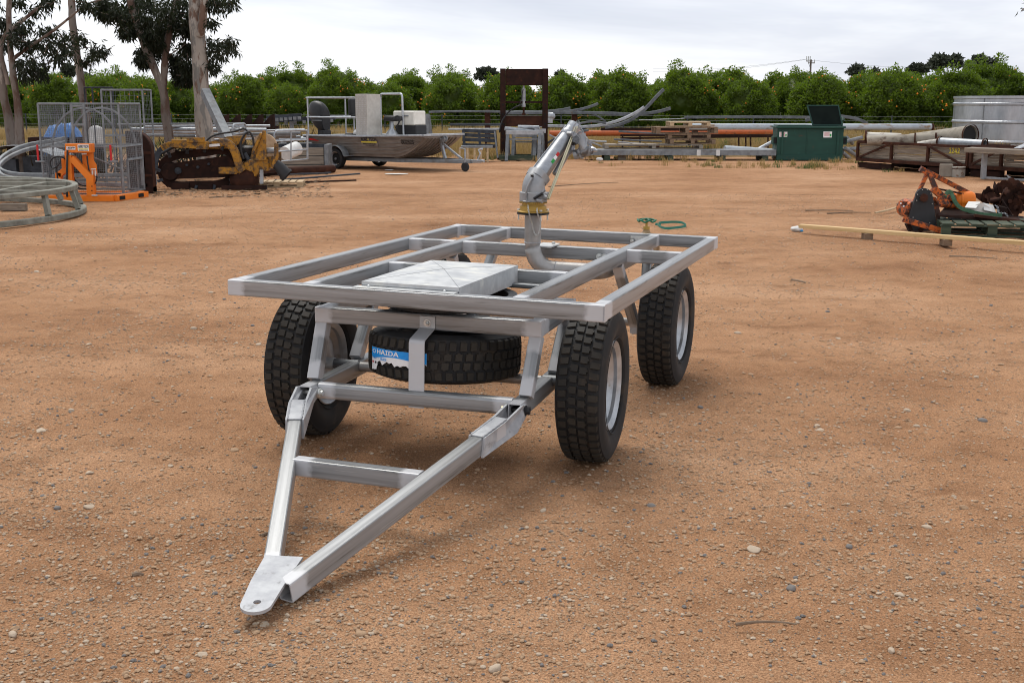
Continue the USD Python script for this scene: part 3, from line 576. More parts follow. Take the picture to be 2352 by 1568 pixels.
# ---- spare wheel lying flat in the bogie with its paper label
def spare():
    M = PIV@mtx((.06, -.13, .535))@trimesh.transformations.rotation_matrix(math.radians(-90+5), [0, 1, 0])@rx(.4)
    MZ = PIV@mtx((.015, -.105, .512), 0)@trimesh.transformations.rotation_matrix(math.radians(-4), [1, 0, 0])@trimesh.transformations.rotation_matrix(math.radians(-90), [0, 1, 0])
    w = sub(cart, 'spare_wheel', MZ, 'spare wheel lying flat behind the strap with a torn blue label')
    S = np.diag([.98, 1., 1., 1.])
    def sc(ms): return [m.copy().apply_transform(S) for m in ms]
    part(w, 'tyre', sc([_tc]+_tr), 'tyre', smooth=35); part(w, 'tread', sc(_tl), 'tread')
    m, disc, x0 = rim_mesh(1); m, disc = sc([m, disc]); part(w, 'rim', m, 'black', smooth=30); part(w, 'wheel_disc', disc, 'black', smooth=40)
    # label wrapped on the tread: angle a round the tyre, height x along its axle
    inv = np.linalg.inv((cart.M@MZ)); tocam = (inv@np.append(EYE, 1))[:3]; a0 = math.atan2(tocam[2], tocam[1])
    R = .765/2+.0015
    sgn = 1
    def SX(x): return -.086+(x-.012)*1.66
    def wrap(poly, off):
        m = plate(poly, .0006); m = m.subdivide_to_size(.012); v = m.vertices
        a = a0+sgn*SX(v[:, 0])/R; x = v[:, 1]-.020; rad = R+off+v[:, 2]+.0018*(fbm(np.stack([v[:, 0]*40, v[:, 1]*40, 0*x], -1), 2, 3)-.5)
        m.vertices = np.stack([x, rad*np.cos(a), rad*np.sin(a)], 1)
        return m
    g = random.Random(5)
    top, bot = .056, -.030
    lo = [(x, -.012+g.uniform(-.012, .010)-(.045 if x < -.17 else 0)+(.018 if -.02 < x < .02 else 0)) for x in np.linspace(-.205, .012, 22)]
    white = Polygon([(-.205, top)]+lo+[(.012, top)]).buffer(0)
    bl = Polygon([(-.205, top)]+[(-.205, .020)]+[(x, .012+.010*math.sin((x+.16)*24)) for x in np.linspace(-.20, .012, 18)]+[(.012, top)])
    lab = part(w, 'paper_label', wrap(white, .001), 'label_white', smooth=60)
    part(lab, 'blue_band', wrap(bl.intersection(white.buffer(.0002)), .0022), 'label_blue', smooth=60)
    def wtext(t, h, x, y, mat, nm):
        m = text_mesh(t, h, .0004, bold=True); m.apply_translation((x, y, 0)); m = m.subdivide_to_size(.01); v = m.vertices; a = a0+sgn*SX(v[:, 0])/R
        m.vertices = np.stack([v[:, 1]-.020, (R+.0042+v[:, 2])*np.cos(a), (R+.0042+v[:, 2])*np.sin(a)], 1); part(lab, nm, m, mat)
    wtext('HAIDA', .021, -.170, .029, 'label_white', 'lettering')
    wtext('AT - 825', .011, -.190, .001, 'label_blue', 'size_lettering')
    ring = Point(-.187, .038).buffer(.010).difference(Point(-.187, .038).buffer(.0075)); part(lab, 'emblem', wrap(ring, .003), 'label_white')
    for i, x in enumerate((-.196, -.178, -.162)): part(lab, 'symbol', wrap(Point(x, -.016).buffer(.0055), .0022), 'ink_red' if i == 0 else 'ink')
spare()
# ---- pipe, valve and sprinkler gun
def gun():
    U, VV = .945, 1.90
    p = sub(cart, 'water_pipe'); R = .050
    path = bend([(U, VV, 1.078), (U, VV, .745), (1.385, VV, .745), (1.385, 3.02, .745)], .155, 9)
    part(p, 'pipe', tube(path, R, 24), 'pipe_alu', smooth=50)
    part(p, 'weld_seam', [lathe([(R, -.003), (R+.003, 0), (R, .003)], 24, 'z', (U, VV, .905)), lathe([(R, -.003), (R+.003, 0), (R, .003)], 24, 'x', (1.10, VV, .745))], 'silver_paint', smooth=60)
    part(p, 'mounting_plate', bx((U+.055, VV+.12, ZT+.005), (.11, .20, .008)), 'galv_plate'); part(p, 'bolt', rod((U+.085, VV+.16, ZT+.008), (U+.085, VV+.16, ZT+.022), .012, 6), 'bolt')
    for u, v in ((1.33, 2.042-.004), (1.362, 2.042-.004), (1.32, L_-TW-.004)): part(cart, 'clamp_bolt', [rod((u, v, ZT-.050), (u, v-.014, ZT-.050), .012, 6), rod((u, v-.010, ZT-.050), (u, v-.026, ZT-.050), .006, 8), lathe([(.006, 0), (.019, 0), (.019, -.003), (.006, -.003)], 16, 'y', (u, v, ZT-.05), closed=True)], 'bolt', smooth=30)
    part(cart, 'clamp_plate', bx((1.375, L_-TW-.004, ZT-.045), (.14, .006, .06)), 'galv_plate')
    # gate valve on the rear end
    v = sub(cart, 'gate_valve', mtx((1.372, 3.155, 0)))
    part(v, 'body', [lathe([(.055, -.12), (.075, -.12), (.075, -.10), (.06, -.09), (.06, .09), (.075, .10), (.075, .12), (.055, .12)], 24, 'y', (0, 0, .745), closed=True), lathe([(.05, .745), (.05, .83), (.048, .838)], 20)], 'brass_dull', smooth=40)
    part(v, 'bonnet', [lathe([(.055, .835), (.055, .851), (.040, .857), (.028, .868), (.021, .884), (0, .884)], 8)], 'brass_dull')
    part(v, 'gland_nut', [lathe([(0, .884), (.022, .884), (.0235, .888), (.0235, .903), (.022, .907), (0, .907)], 6)], 'brass')
    part(v, 'stem', [rod((0, 0, .905), (0, 0, .955), .0085, 12)], 'brass', smooth=40)
    t = np.linspace(0, 2*math.pi, 80, endpoint=False); rr = .060+.0045*np.cos(6*t)
    hw = [tube(np.stack([rr*np.cos(t), rr*np.sin(t), .946+.006*np.cos(6*t)], 1), .0065, 8, closed=True)]
    hw += [tube(smoothcurve([(.012*math.cos(a), .012*math.sin(a), .958), (.035*math.cos(a), .035*math.sin(a), .957), (.060*math.cos(a), .060*math.sin(a), .950)], 7), .0055, 6) for a in np.arange(6)*math.pi/3]+[lathe([(0, .966), (.013, .964), (.015, .950), (0, .950)], 12)]
    part(v, 'handwheel', hw, 'valve_green', smooth=50)
    # sprinkler gun
    g = sub(cart, 'sprinkler_gun', mtx((U, VV, 0)))
    def Q(x, y, v):
        """the point seen at x, y on the cart's own plane v, in the gun's axes"""
        o = inv_pt(cart, EYE); d = cart.inv[:3, :3]@_ray(x, y); return o+d*((v-o[1])/d[1])-V(U, VV, 0)
    zs = lambda pr: [(r, 1.088+(z-1.088)*.88) for r, z in pr]
    part(g, 'gasket', lathe([(.045, 1.076), (.099, 1.076), (.099, 1.086), (.045, 1.086)], 40, closed=True), 'black', smooth=30)
    part(g, 'brass_flange', lathe(zs([(.045, 1.088), (.094, 1.088), (.097, 1.091), (.097, 1.096), (.093, 1.099), (.081, 1.101), (.081, 1.131), (.079, 1.134), (.068, 1.135), (.068, 1.150), (.045, 1.150)]), 44, closed=True), 'brass', smooth=30)
    rg = part(g, 'drilled_ring', lathe(zs([(.05, 1.150), (.084, 1.150), (.084, 1.161), (.05, 1.161)]), 44, closed=True), 'brass', smooth=30)
    part(rg, 'holes', [rod((.082*math.cos(a), .082*math.sin(a), 1.1474), (.0848*math.cos(a), .0848*math.sin(a), 1.1474), .0028, 6) for a in np.arange(40)*2*math.pi/40], 'hole_black', kind='stuff')
    for a in np.radians((20, 140, 200, 320)): part(g, 'flange_bolt', [rod((.088*math.cos(a), .088*math.sin(a), 1.040), (.088*math.cos(a), .088*math.sin(a), 1.106), .0045, 8), rod((.088*math.cos(a), .088*math.sin(a), 1.098), (.088*math.cos(a), .088*math.sin(a), 1.108), .009, 6)], 'bolt', smooth=30)
    part(g, 'collar', lathe(zs([(.05, 1.161), (.080, 1.161), (.084, 1.165), (.084, 1.222), (.080, 1.227), (.068, 1.228), (.05, 1.228)]), 40, closed=True), 'cast_alu', smooth=35)
    # cast elbow: a short fat bend that leans towards the barrel
    tip = Q(1313, 298, VV+.28); e2 = Q(1237, 404, VV+.035); D = tip-e2; Lb = np.linalg.norm(D); D /= Lb; side = np.cross(D, (0, 0, 1)); side /= np.linalg.norm(side); N = np.cross(side, D)
    pth = bend([V(0, 0, 1.205), V(0, 0, 1.262), e2+D*.004], .07, 9); part(g, 'elbow', [tube(pth, .070, 28, scale=np.linspace(1, .92, len(pth)))], 'cast_alu', smooth=50)
    part(g, 'elbow_flange', sweep([e2-D*.030, e2-D*.004, e2+D*.012], rrect(.132, .126, .045, 5), up=N, scale=[.96, 1, 1]), 'cast_alu', smooth=40)
    part(g, 'rib', [sweep(smoothcurve([V(-.012, -.082, 1.152), V(-.016, -.090, 1.215), V(-.002, -.086, 1.262), V(.014, -.064, 1.305)], 10), rrect(.010, .020, .004, 1), up=(0, -1, 0.2)), bx((-.012, -.086, 1.158), (.05, .02, .010), r=.003)], 'cast_alu', smooth=40)
    part(g, 'cap_bolt', rod(V(.012, -.066, 1.302), V(.012, -.072, 1.318), .010, 6), 'black')
    part(g, 'barrel', [sweep([e2, e2+D*Lb*.5, tip], circ(.054, 32), up=N, scale=[1, .89, .77])], 'barrel_alu', smooth=60)
    part(g, 'barrel_ridge', [sweep([e2+N*.051+side*o, tip+N*.039+side*o*.8], rrect(.006, .006, .002, 1), up=N) for o in (-.026, -.004)], 'barrel_alu', smooth=40)
    part(g, 'nozzle_ring', [sweep([tip-D*.062, tip-D*.050, tip-D*.034, tip-D*.028], circ(.049, 28), up=N, scale=[.94, 1, 1, .94])], 'barrel_alu', smooth=35)
    part(g, 'nozzle', [lathe([(.036, -.03), (.044, -.03), (.041, .010), (.034, .022), (.024, .024), (.024, -.03)], 28, closed=True).apply_transform(frame(tip+D*.006, side, N))], 'barrel_alu', smooth=35)
    # drive rods, bracket, gear case, counterweight and the deflector
    vb = VV+.20
    for k_, o in enumerate((0, 5.5)): part(g, 'drive_rod', rod(Q(1257+o*.6, 457, VV-.05), Q(1322+o*.8, 291, VV+.24), .0055, 10), 'zinc_gold', smooth=40)
    part(g, 'lower_barrel', rod(Q(1275, 400, VV+.13), Q(1309, 340, VV+.26), .020, 14), 'cast_alu', smooth=40)
    part(g, 'bracket', [bar(Q(1306, 310, VV+.22), Q(1322, 311, VV+.2), .05, .022, up=D), rod(Q(1318, 308, VV+.2), Q(1320, 314, VV+.2), .018, 10)], 'cast_alu')
    gc = Q(1300, 338, VV+.25); part(g, 'drive_gear', [lathe([(0, -.022), (.050, -.022), (.055, -.016), (.055, .016), (.050, .022), (0, .022)], 28).apply_transform(frame(gc, (.8, .3, .2), (0, .3, 1))), lathe([(.026, .022), (.026, .03), (0, .03)], 20).apply_transform(frame(gc, (.8, .3, .2), (0, .3, 1)))], 'cast_alu', smooth=35)
    part(g, 'drive_arm', [rod(Q(1308, 318, vb+.05), Q(1330, 324, vb), .016, 12)], 'cast_alu', smooth=40)
    part(g, 'counterweight', rod(Q(1317, 326, vb), Q(1333, 318, vb), .024, 16), 'black', smooth=40)
    part(g, 'deflector', [tube([Q(1335, 307, vb), Q(1341, 345, vb)], .026, 18), tube([Q(1319, 356, vb), Q(1345, 349, vb), Q(1357, 346, vb)], .030, 18), lathe([(.028, -.006), (.036, -.006), (.036, .006), (.028, .006)], 20, closed=True).apply_transform(frame(Q(1334, 352, vb), (0, 1, 0), (-.3, 0, 1)))], 'cast_alu', smooth=40)
    # trip lever, its stop and the chain
    part(g, 'trip_block', [bx((.078, -.02, 1.190), (.05, .06, .045), r=.006), rod((.05, -.075, 1.168), (.085, -.085, 1.163), .013, 10), rod((.082, -.07, 1.205), (.11, -.085, 1.185), .009, 8), rod((.06, -.07, 1.185), (.095, -.07, 1.23), .007, 8)], 'cast_alu', smooth=30)
    part(g, 'trip_pin', [rod((.03, -.08, 1.175), (.085, -.085, 1.21), .008, 8)], 'black', smooth=30)
    ch = []; pts = smoothcurve([(-.005, -.088, 1.140), (.012, -.106, 1.08), (.018, -.062, 1.01), (.030, -.056, .965), (.045, -.058, .952), (.060, -.060, .975), (.066, -.066, 1.04), (.060, -.104, 1.095), (.052, -.086, 1.122)], 44)
    for i in range(len(pts)-1):
        a, b_ = pts[i], pts[i+1]; d = (b_-a)/np.linalg.norm(b_-a); s_ = np.cross(d, (0, 1, .2) if i % 2 else (1, .2, 0)); s_ /= np.linalg.norm(s_)
        t = np.linspace(0, 2*math.pi, 10, endpoint=False); ch.append(tube((a+b_)/2+np.outer(np.cos(t), d)*.0085+np.outer(np.sin(t), s_)*.0042, .0014, 4, closed=True))
    part(g, 'chain', ch, 'bolt', smooth=60)
    # maker's sticker on the barrel: green, white and red
    t0 = e2+D*.10; nn = side*.80-N*.1+V(0, -.62, 0); nn -= D*(nn@D); nn /= np.linalg.norm(nn)
    for i, mt in enumerate(('ink_green', 'label_white', 'ink_red')):
        a, b_ = t0+D*(.028*i), t0+D*(.028*(i+1)); part(g, 'sticker', bar(a+nn*(.0512-.0007*i), b_+nn*(.0505-.0007*i), .018, .003, up=nn, r=.0005), mt)
    # the plastic bag tied over the deflector
    bag = thing('plastic_bag', 'clear plastic bag pulled over the deflector of the sprinkler gun', 'bag', M=cart.M@mtx((U, VV, 0)))
    O = [((1325, 1330), 277, .008), ((1316, 1335), 293, .020), ((1313, 1342), 308, .032), ((1314, 1351), 325, .042), ((1315, 1361), 342, .048), ((1317, 1364), 352, .045), ((1322, 1345), 360, .03), ((1325, 1331), 365, .008)]
    n1 = 30; m_ = 30; gg = np.random.default_rng(2); ph = gg.uniform(0, 6, 6); vs = []
    L_p = smoothcurve([Q(o[0][0], o[1], vb) for o in O], m_); R_p = smoothcurve([Q(o[0][1], o[1]-(4 if 2 < k < 6 else 0), vb) for k, o in enumerate(O)], m_); ry_ = np.interp(np.linspace(0, 7, m_), range(8), [o[2] for o in O])
    for i in range(m_):
        t = np.arange(n1)/n1*2*math.pi; c_ = (L_p[i]+R_p[i])/2; h_ = (R_p[i]-L_p[i])/2; w = 1+.05*np.sin(5*t+ph[0]+i*.35)+.05*np.sin(8*t+ph[1]-i*.5)
        vs.append(c_+np.outer(np.cos(t)*w, h_)+np.outer(np.sin(t)*w*ry_[i], V(0, 1, 0)))
    v_ = np.vstack(vs); v_ += (fbm(v_*45, 3, 4)[:, None]-.5)*V(.012, .02, .012); F = []
    for i in range(m_-1):
        for j in range(n1):
            j2 = (j+1) % n1; F += [(i*n1+j, (i+1)*n1+j, (i+1)*n1+j2), (i*n1+j, (i+1)*n1+j2, i*n1+j2)]
    part(bag, 'film', trimesh.Trimesh(v_, F, process=False), 'film', smooth=True)
    part(bag, 'tail', [sweep([Q(1358, 343, vb), Q(1366, 344, vb), Q(1371, 347, vb)], circ(.020, 8), scale=[1, .6, .3])], 'film', smooth=True)
gun()
# ================================================================ left side of the yard
def W(h, *a): return np.array(a, float)
def gpt(x, y): p = G(x, y); return p
def ring():
    c = V(-9.9, 18.4); h = thing('ring_frame', 'big round galvanised frame with crossing beams lying at the left edge of the yard', 'ring frame', (c[0], c[1], 0))
    n = 72; t = np.arange(n)/n*2*math.pi
    def rg(R, z): return np.stack([R*np.cos(t), R*np.sin(t), np.full(n, z)], 1)
    part(h, 'lower_ring', sweep(rg(3.10, .055), rrect(.09, .085, .01, 1), closed=True), 'ring_galv', smooth=40)
    part(h, 'upper_ring', sweep(rg(2.99, .43), rrect(.10, .075, .01, 1), closed=True), 'ring_galv', smooth=40)
    for i in range(18):
        a = (i+.35)/18*2*math.pi; part(h, 'post', bar((3.09*math.cos(a), 3.09*math.sin(a), .10), (2.99*math.cos(a+.03), 2.99*math.sin(a+.03), .39), .085, .07, up=(math.cos(a), math.sin(a), 0)), 'ring_galv')
    for y in (-1.5, -.55, .45, 1.4, 2.2):
        l = math.sqrt(2.9**2-y*y); part(h, 'crossing_beam', bar((-l, y, .42), (l, y, .42), .065, .09), 'ring_galv')
    for x in (-1.2, 0, 1.2, 2.2):
        for a, b in ((-1.45, -.60), (-.50, .40), (.50, 1.35)):
            if math.hypot(x, max(abs(a), abs(b))) < 2.9: part(h, 'spacer', bar((x, a, .42), (x, b, .42), .07, .09), 'ring_galv')
    o = thing('timber_block', 'short grey timber offcut lying on the dirt inside the ring frame', 'timber', G(32, 484)); part(o, 'block', bx((0, 0, .06), (.42, .12, .12), r=.01), 'timber_grey')
ring()
def orange_frame():
    # world positions from the photograph; own axes: x right, y back
    o = G(265, 463); h = thing('lifting_frame', 'bright orange three point lifting frame with hoses standing before the wire cage', 'lifting frame', (o[0], o[1], 0))
    P = lambda x, y, d=0: A(x, y, o[1]+d)-V(o[0], o[1], 0)
    Bo = lambda n, a, b, w, hh, **k: part(h, n, bar(a, b, w, hh, **k), 'orange', smooth=30)
    l = P(120, 455)[0]
    zb = .05
    Bo('base_beam', (l-.1, .06, zb+.005), (-.03, .06, zb+.005), .12, .11)
    s = V(.52, 1.15, 0); s = s/np.linalg.norm(s)
    d = P(331, 452, .95); 
    Bo('side_channel', (-.02, .02, zb+.006), (d[0], d[1]+.1, zb+.006), .12, .11)
    Bo('rear_channel', (l-.1, 1.25, zb), (d[0]-.1, 1.25, zb), .12, .10)
    part(h, 'deck_plate', bx(((l-.05)/2, .65, .075), (abs(l)-.05, 1.1, .012)), 'orange')
    for i, (t) in enumerate((.02, .62)):
        q = V(-.02, .02, zb+.006)*(1-t)+V(d[0], d[1]+.1, zb+.006)*t; dd = (d-V(0, 0, d[2])); dd /= np.linalg.norm(dd)
        part(h, 'fork_pocket', bar(q+V(dd[1], -dd[0], 0)*.058+dd*.05, q+V(dd[1], -dd[0], 0)*.062+dd*.22, .02, .07), 'hole_black')
    yf = .06
    up = (0, 1, 0)
    pc = P(162, 462); top = P(163, 357)
    Bo('centre_post', (pc[0], yf, .10), (pc[0]+.01, yf, top[2]), .105, .12, up=up)
    a = P(163, 367); b = P(204, 408); c = P(206, 460)
    Bo('leg', (a[0], yf+.002, a[2]+.03), (b[0], yf+.002, b[2]), .11, .13, up=up); Bo('leg', (b[0]+.01, yf, b[2]+.05), (c[0]+.01, yf, .10), .12, .125, up=up)
    a2 = P(158, 372); b2 = P(119, 405); c2 = P(119, 455)
    Bo('leg', (a2[0], yf+.30, a2[2]), (b2[0], yf+.30, b2[2]), .10, .115, up=up); Bo('leg', (b2[0], yf+.30, b2[2]+.04), (c2[0], yf+.30, .10), .11, .115, up=up)
    m1, m2 = P(187, 355), P(189, 455)
    Bo('mast', (m1[0], yf+.35, .10), (m1[0], yf+.35, m1[2]+.05), .12, .12, up=up)
    # head box with its two signs, side cheek plate
    bl, br = P(148, 351), P(204.5, 330.5); w = br[0]-bl[0]; hh = br[2]-bl[2]
    hb = part(h, 'head_box', bx((bl[0]+w/2, yf+.10, bl[2]+hh/2), (w, .24, hh), r=.006), 'orange')
    ck = Polygon([(0, 0), (.18, 0), (.18, -.12), (.24, -.22), (.24, -.42), (.04, -.42), (.0, -.2)])
    part(h, 'cheek_plate', plate(ck, .02, frame((br[0]-.20, yf+.12, bl[2]), (1, .15, 0), (0, 0, 1))), 'orange')
    part(h, 'bracket', [bx((P(139, 368)[0], yf+.1, P(139, 376)[2]), (.06, .10, .17), r=.004), bx((P(149, 360)[0], yf+.05, P(149, 356)[2]), (.05, .12, .12), r=.004)], 'orange')
    y0 = yf-.022
    def sign(x0, x1, y0p, y1p, nm):
        p, q = P(x0, y1p), P(x1, y0p); s_ = part(hb, nm, bx(((p[0]+q[0])/2, y0-.002, (p[2]+q[2])/2), (q[0]-p[0], .004, q[2]-p[2])), 'label_white'); return p, q
    p, q = sign(177.5, 202, 332.5, 347, 'sign_plate')
    def txt(t, hgt, x, z, mt, nm='lettering', bold=True, wid=None):
        m = text_mesh(t, hgt, .003, bold=bold); b_ = m.bounds
        if wid: m.apply_scale([wid/(b_[1][0]-b_[0][0]), 1, 1])
        m.apply_transform(frame((x, y0-.006, z), (1, 0, 0), (0, 0, 1))); part(hb, nm, m, mt)
    W0 = q[0]-p[0]; H0 = q[2]-p[2]
    txt('AGRI', H0*.40, p[0]+W0*.05, p[2]+H0*.50, 'ink', wid=W0*.40); txt('TECH', H0*.40, p[0]+W0*.51, p[2]+H0*.50, 'ink', wid=W0*.44)
    part(hb, 'dot', bx((p[0]+W0*.475, y0-.006, p[2]+H0*.60), (W0*.04, .003, W0*.04)), 'label_yellow')
    part(hb, 'yellow_band', bx((p[0]+W0*.5, y0-.006, p[2]+H0*.30), (W0*.92, .003, H0*.16)), 'label_yellow'); txt('IRRIGATION', H0*.09, p[0]+W0*.08, p[2]+H0*.06, 'ink', wid=W0*.82)
    p, q = sign(150.5, 171, 337, 344, 'sign_plate'); W0 = q[0]-p[0]; H0 = q[2]-p[2]
    txt('NETAFIM', H0*.42, p[0]+W0*.20, p[2]+H0*.42, 'ink', wid=W0*.74); part(hb, 'logo', [bx((p[0]+W0*.10, y0-.006, p[2]+H0*.55), (W0*.08, .003, H0*.3))], 'ink_red'); part(hb, 'rule', bx((p[0]+W0*.4, y0-.006, p[2]+H0*.22), (W0*.5, .003, H0*.08)), 'ink')
    # hoses and couplings
    hs = lambda pts, r=.014: part(h, 'hose', tube(smoothcurve([P(x, y, dd_) for x, y, dd_ in pts], 26), r, 8), 'black', smooth=60)
    hs([(155, 345, -.02), (154, 380, -.03), (153.5, 420, -.02), (154, 452, 0)], .018); hs([(150, 366, .05), (140, 360, .0), (124, 362, 0), (115, 374, 0), (120, 386, 0), (131, 382, 0), (138, 369, .05)])
    hs([(131, 374, .1), (131, 400, .1), (136, 430, .1), (140, 456, .1)]); hs([(187, 358, .12), (188, 375, .1), (196, 395, .12), (204, 412, .14), (212, 428, .14)]); hs([(200, 358, .1), (202, 378, .1), (206, 398, .1), (211, 420, .1)])
    hs([(168, 395, .2), (172, 413, .2), (182, 423, .2), (200, 426, .2)]); hs([(166, 415, .2), (178, 430, .2), (200, 434, .2)]); hs([(220, 400, .1), (222, 412, .1), (217, 424, .1), (214, 430, .12)], .011)
    part(h, 'coupling', [rod(P(188, 354, .08), P(199, 353, .08), .016, 10), rod(P(209, 389, .08), P(220, 389, .08), .012, 8), rod(P(212, 392, .08), P(212, 404, .08), .018, 8), rod(P(219, 392, .08), P(219, 404, .08), .016, 8), rod(P(211, 449, .0), P(224, 449, .0), .014, 8)], 'bolt', smooth=40)
    part(h, 'hole', [bx(P(211, y, -.065), (.02, .012, .02)) for y in (428, 438)], 'hole_black')
orange_frame()
def wire_cage(name, label, p0, p1, depth, h_, pitch, extra=True, z0=0.):
    p0, p1 = V(*p0), V(*p1); w = np.linalg.norm(p1-p0); rz = math.atan2(p1[1]-p0[1], p1[0]-p0[0]); c = thing(name, label, 'cage', (p0[0], p0[1], z0), rz)
    T = .032; fr = lambda n, a, b, m='old_galv', t=T: part(c, n, bar(a, b, t, t, r=.004, up=(0, 1, .01)), m)
    for x in (0, w):
        for y in (0, depth): fr('corner_post', (x, y, 0), (x, y, h_))
    for y in (0, depth):
        for z in (T/2, h_*.53, h_): fr('rail', (0, y, z), (w, y, z))
    for x in (0, w):
        for z in (T/2, h_*.53, h_): fr('rail', (x, 0, z), (x, depth, z))
    def panel(o, ax, L):
        o, ax = V(*o), V(*ax); ms = []; r = .003
        for i in range(1, int(L/pitch)): q = o+ax*(i*pitch); ms.append(bx(q+V(0, 0, h_/2), (r, r, h_)))
        for i in range(1, int(h_/pitch)): q = o+ax*L/2+V(0, 0, i*pitch); ms.append(bx(q, tuple(np.abs(ax)*L+V(r, r, r)*.8)))
        part(c, 'wire_mesh', ms, 'old_galv', kind='stuff')
    panel((0, -.012, 0), (1, 0, 0), w); panel((w+.012, 0, 0), (0, 1, 0), depth); panel((0, depth, 0), (1, 0, 0), w); panel((-.012, 0, 0), (0, 1, 0), depth)
    if extra:
        x0, x1 = w*.42, w*.575
        for x in (x0, x1): fr('door_stile', (x, -.02, h_*.53), (x, -.02, h_), t=.04)
        for z in (h_*.55, h_*.77, h_*.975): fr('door_rail', (x0, -.02, z), (x1, -.02, z), t=.035)
        for y, cx in ((.35, w*.48), (.95, w*.56)):
            t = np.radians(np.linspace(0, 180, 26)); pts = np.stack([cx+.62*np.cos(t), np.full(26, y), .82+.74*np.sin(t)], 1)
            part(c, 'hoop', sweep(pts, rrect(.036, .02, .004, 1), up=(0, 1, 0)), 'old_galv', smooth=40)
            fr('hoop_leg', (cx+.62, y, .0), (cx+.62, y, .82), t=.022); fr('hoop_leg', (cx-.62, y, 0), (cx-.62, y, .82), t=.022)
        fr('brace', (.12, .2, 1.0), (w*.95, .2, .45), t=.022)
        for x, y in ((-.06, 0), (w*.88, -.03)):
            part(c, 'red_handle', bx((x, y-.02, h_*.46), (.035, .03, .30), r=.006), 'ink_red'); fr('latch', (x-.05, y-.03, h_*.37), (x+.12, y-.03, h_*.37), t=.03)
        # small gate in the end panel
        for a, b in (((w+.02, .25, .10), (w+.02, .25, .62)), ((w+.02, 1.1, .10), (w+.02, 1.1, .62)), ((w+.02, .25, .62), (w+.02, 1.1, .62))): fr('gate_frame', a, b, t=.04)
    return c
y_c = 22.0
wire_cage('wire_cage', 'tall galvanised wire mesh cage with hoops inside, on the orange frame', (A(102, 440, y_c)[0], y_c, 0), (A(284, 440, y_c)[0], y_c, 0), 1.25, 1.64, .036, z0=.09)
wire_cage('wire_cage', 'second wire cage with open panels rising behind the mesh cage', (A(238, 300, 25.5)[0], 25.5, 0), (A(332, 300, 25.5)[0], 25.5, 0), .6, 1.73+(238.6-208)*25.5/FPX, .10, extra=False)
k = thing('steel_stand', 'thin dark steel frame standing behind the wire cages', 'frame', (A(230, 300, 28)[0], 28, 0)); z_ = 1.73+(238.6-203)*28/FPX
for a, b in (((-.3, 0, 0), (-.3, 0, z_)), ((.35, 0, 0), (.35, 0, z_)), ((-.12, 0, 0), (-.12, 0, z_)), ((-.3, 0, z_), (.35, 0, z_)), ((-.3, 0, z_*.74), (.35, 0, z_*.74))): part(k, 'bar', bar(a, b, .03, .03, up=(0, 1, .1)), 'dark_steel')
def rails():
    # bundle of long bent rails lying behind the orange frame
    for i, (dz, dy) in enumerate(((0, 0), (.09, .25), (.02, .55))):
        pts = [A(150, 327, 25.0+dy), A(105, 336, 24.5+dy), A(55, 346, 23.8+dy), A(15, 365, 23.3+dy), A(-4, 386, 22.9+dy), A(4, 402, 22.6+dy), A(40, 411, 22.4+dy), A(110, 413, 22.3+dy)]
        h = thing('bent_rail', ['outermost long galvanised rail bent into a bow behind the orange frame', 'galvanised rail bent into a bow, topmost of the three', 'galvanised rail bent into a bow, innermost of the three'][i], 'rail', pts[3]*V(1, 1, 0), group='bent rails behind the orange frame')
        p = smoothcurve(pts, 40); p[:, 2] = np.maximum(p[:, 2]+dz, .05+dz); part(h, 'rail', sweep(p, rrect(.07, .07, .01, 1)), 'old_galv', smooth=40, world=True)
    for i, (a, b) in enumerate((((40, 417, 22), (300, 412, 24.8)), ((30, 421, 21.7), (280, 424, 23)), ((120, 405, 24.5), (330, 400, 26)))):
        h = thing('rail_length', ['straight galvanised rail lying along the ground behind the cage', 'straight galvanised rail lying nearest the cage', 'straight galvanised rail farthest behind the cage'][i], 'rail', G(*a[:2])); part(h, 'rail', bar(A(*a), A(*b), .08, .07), 'old_galv', world=True)
rails()
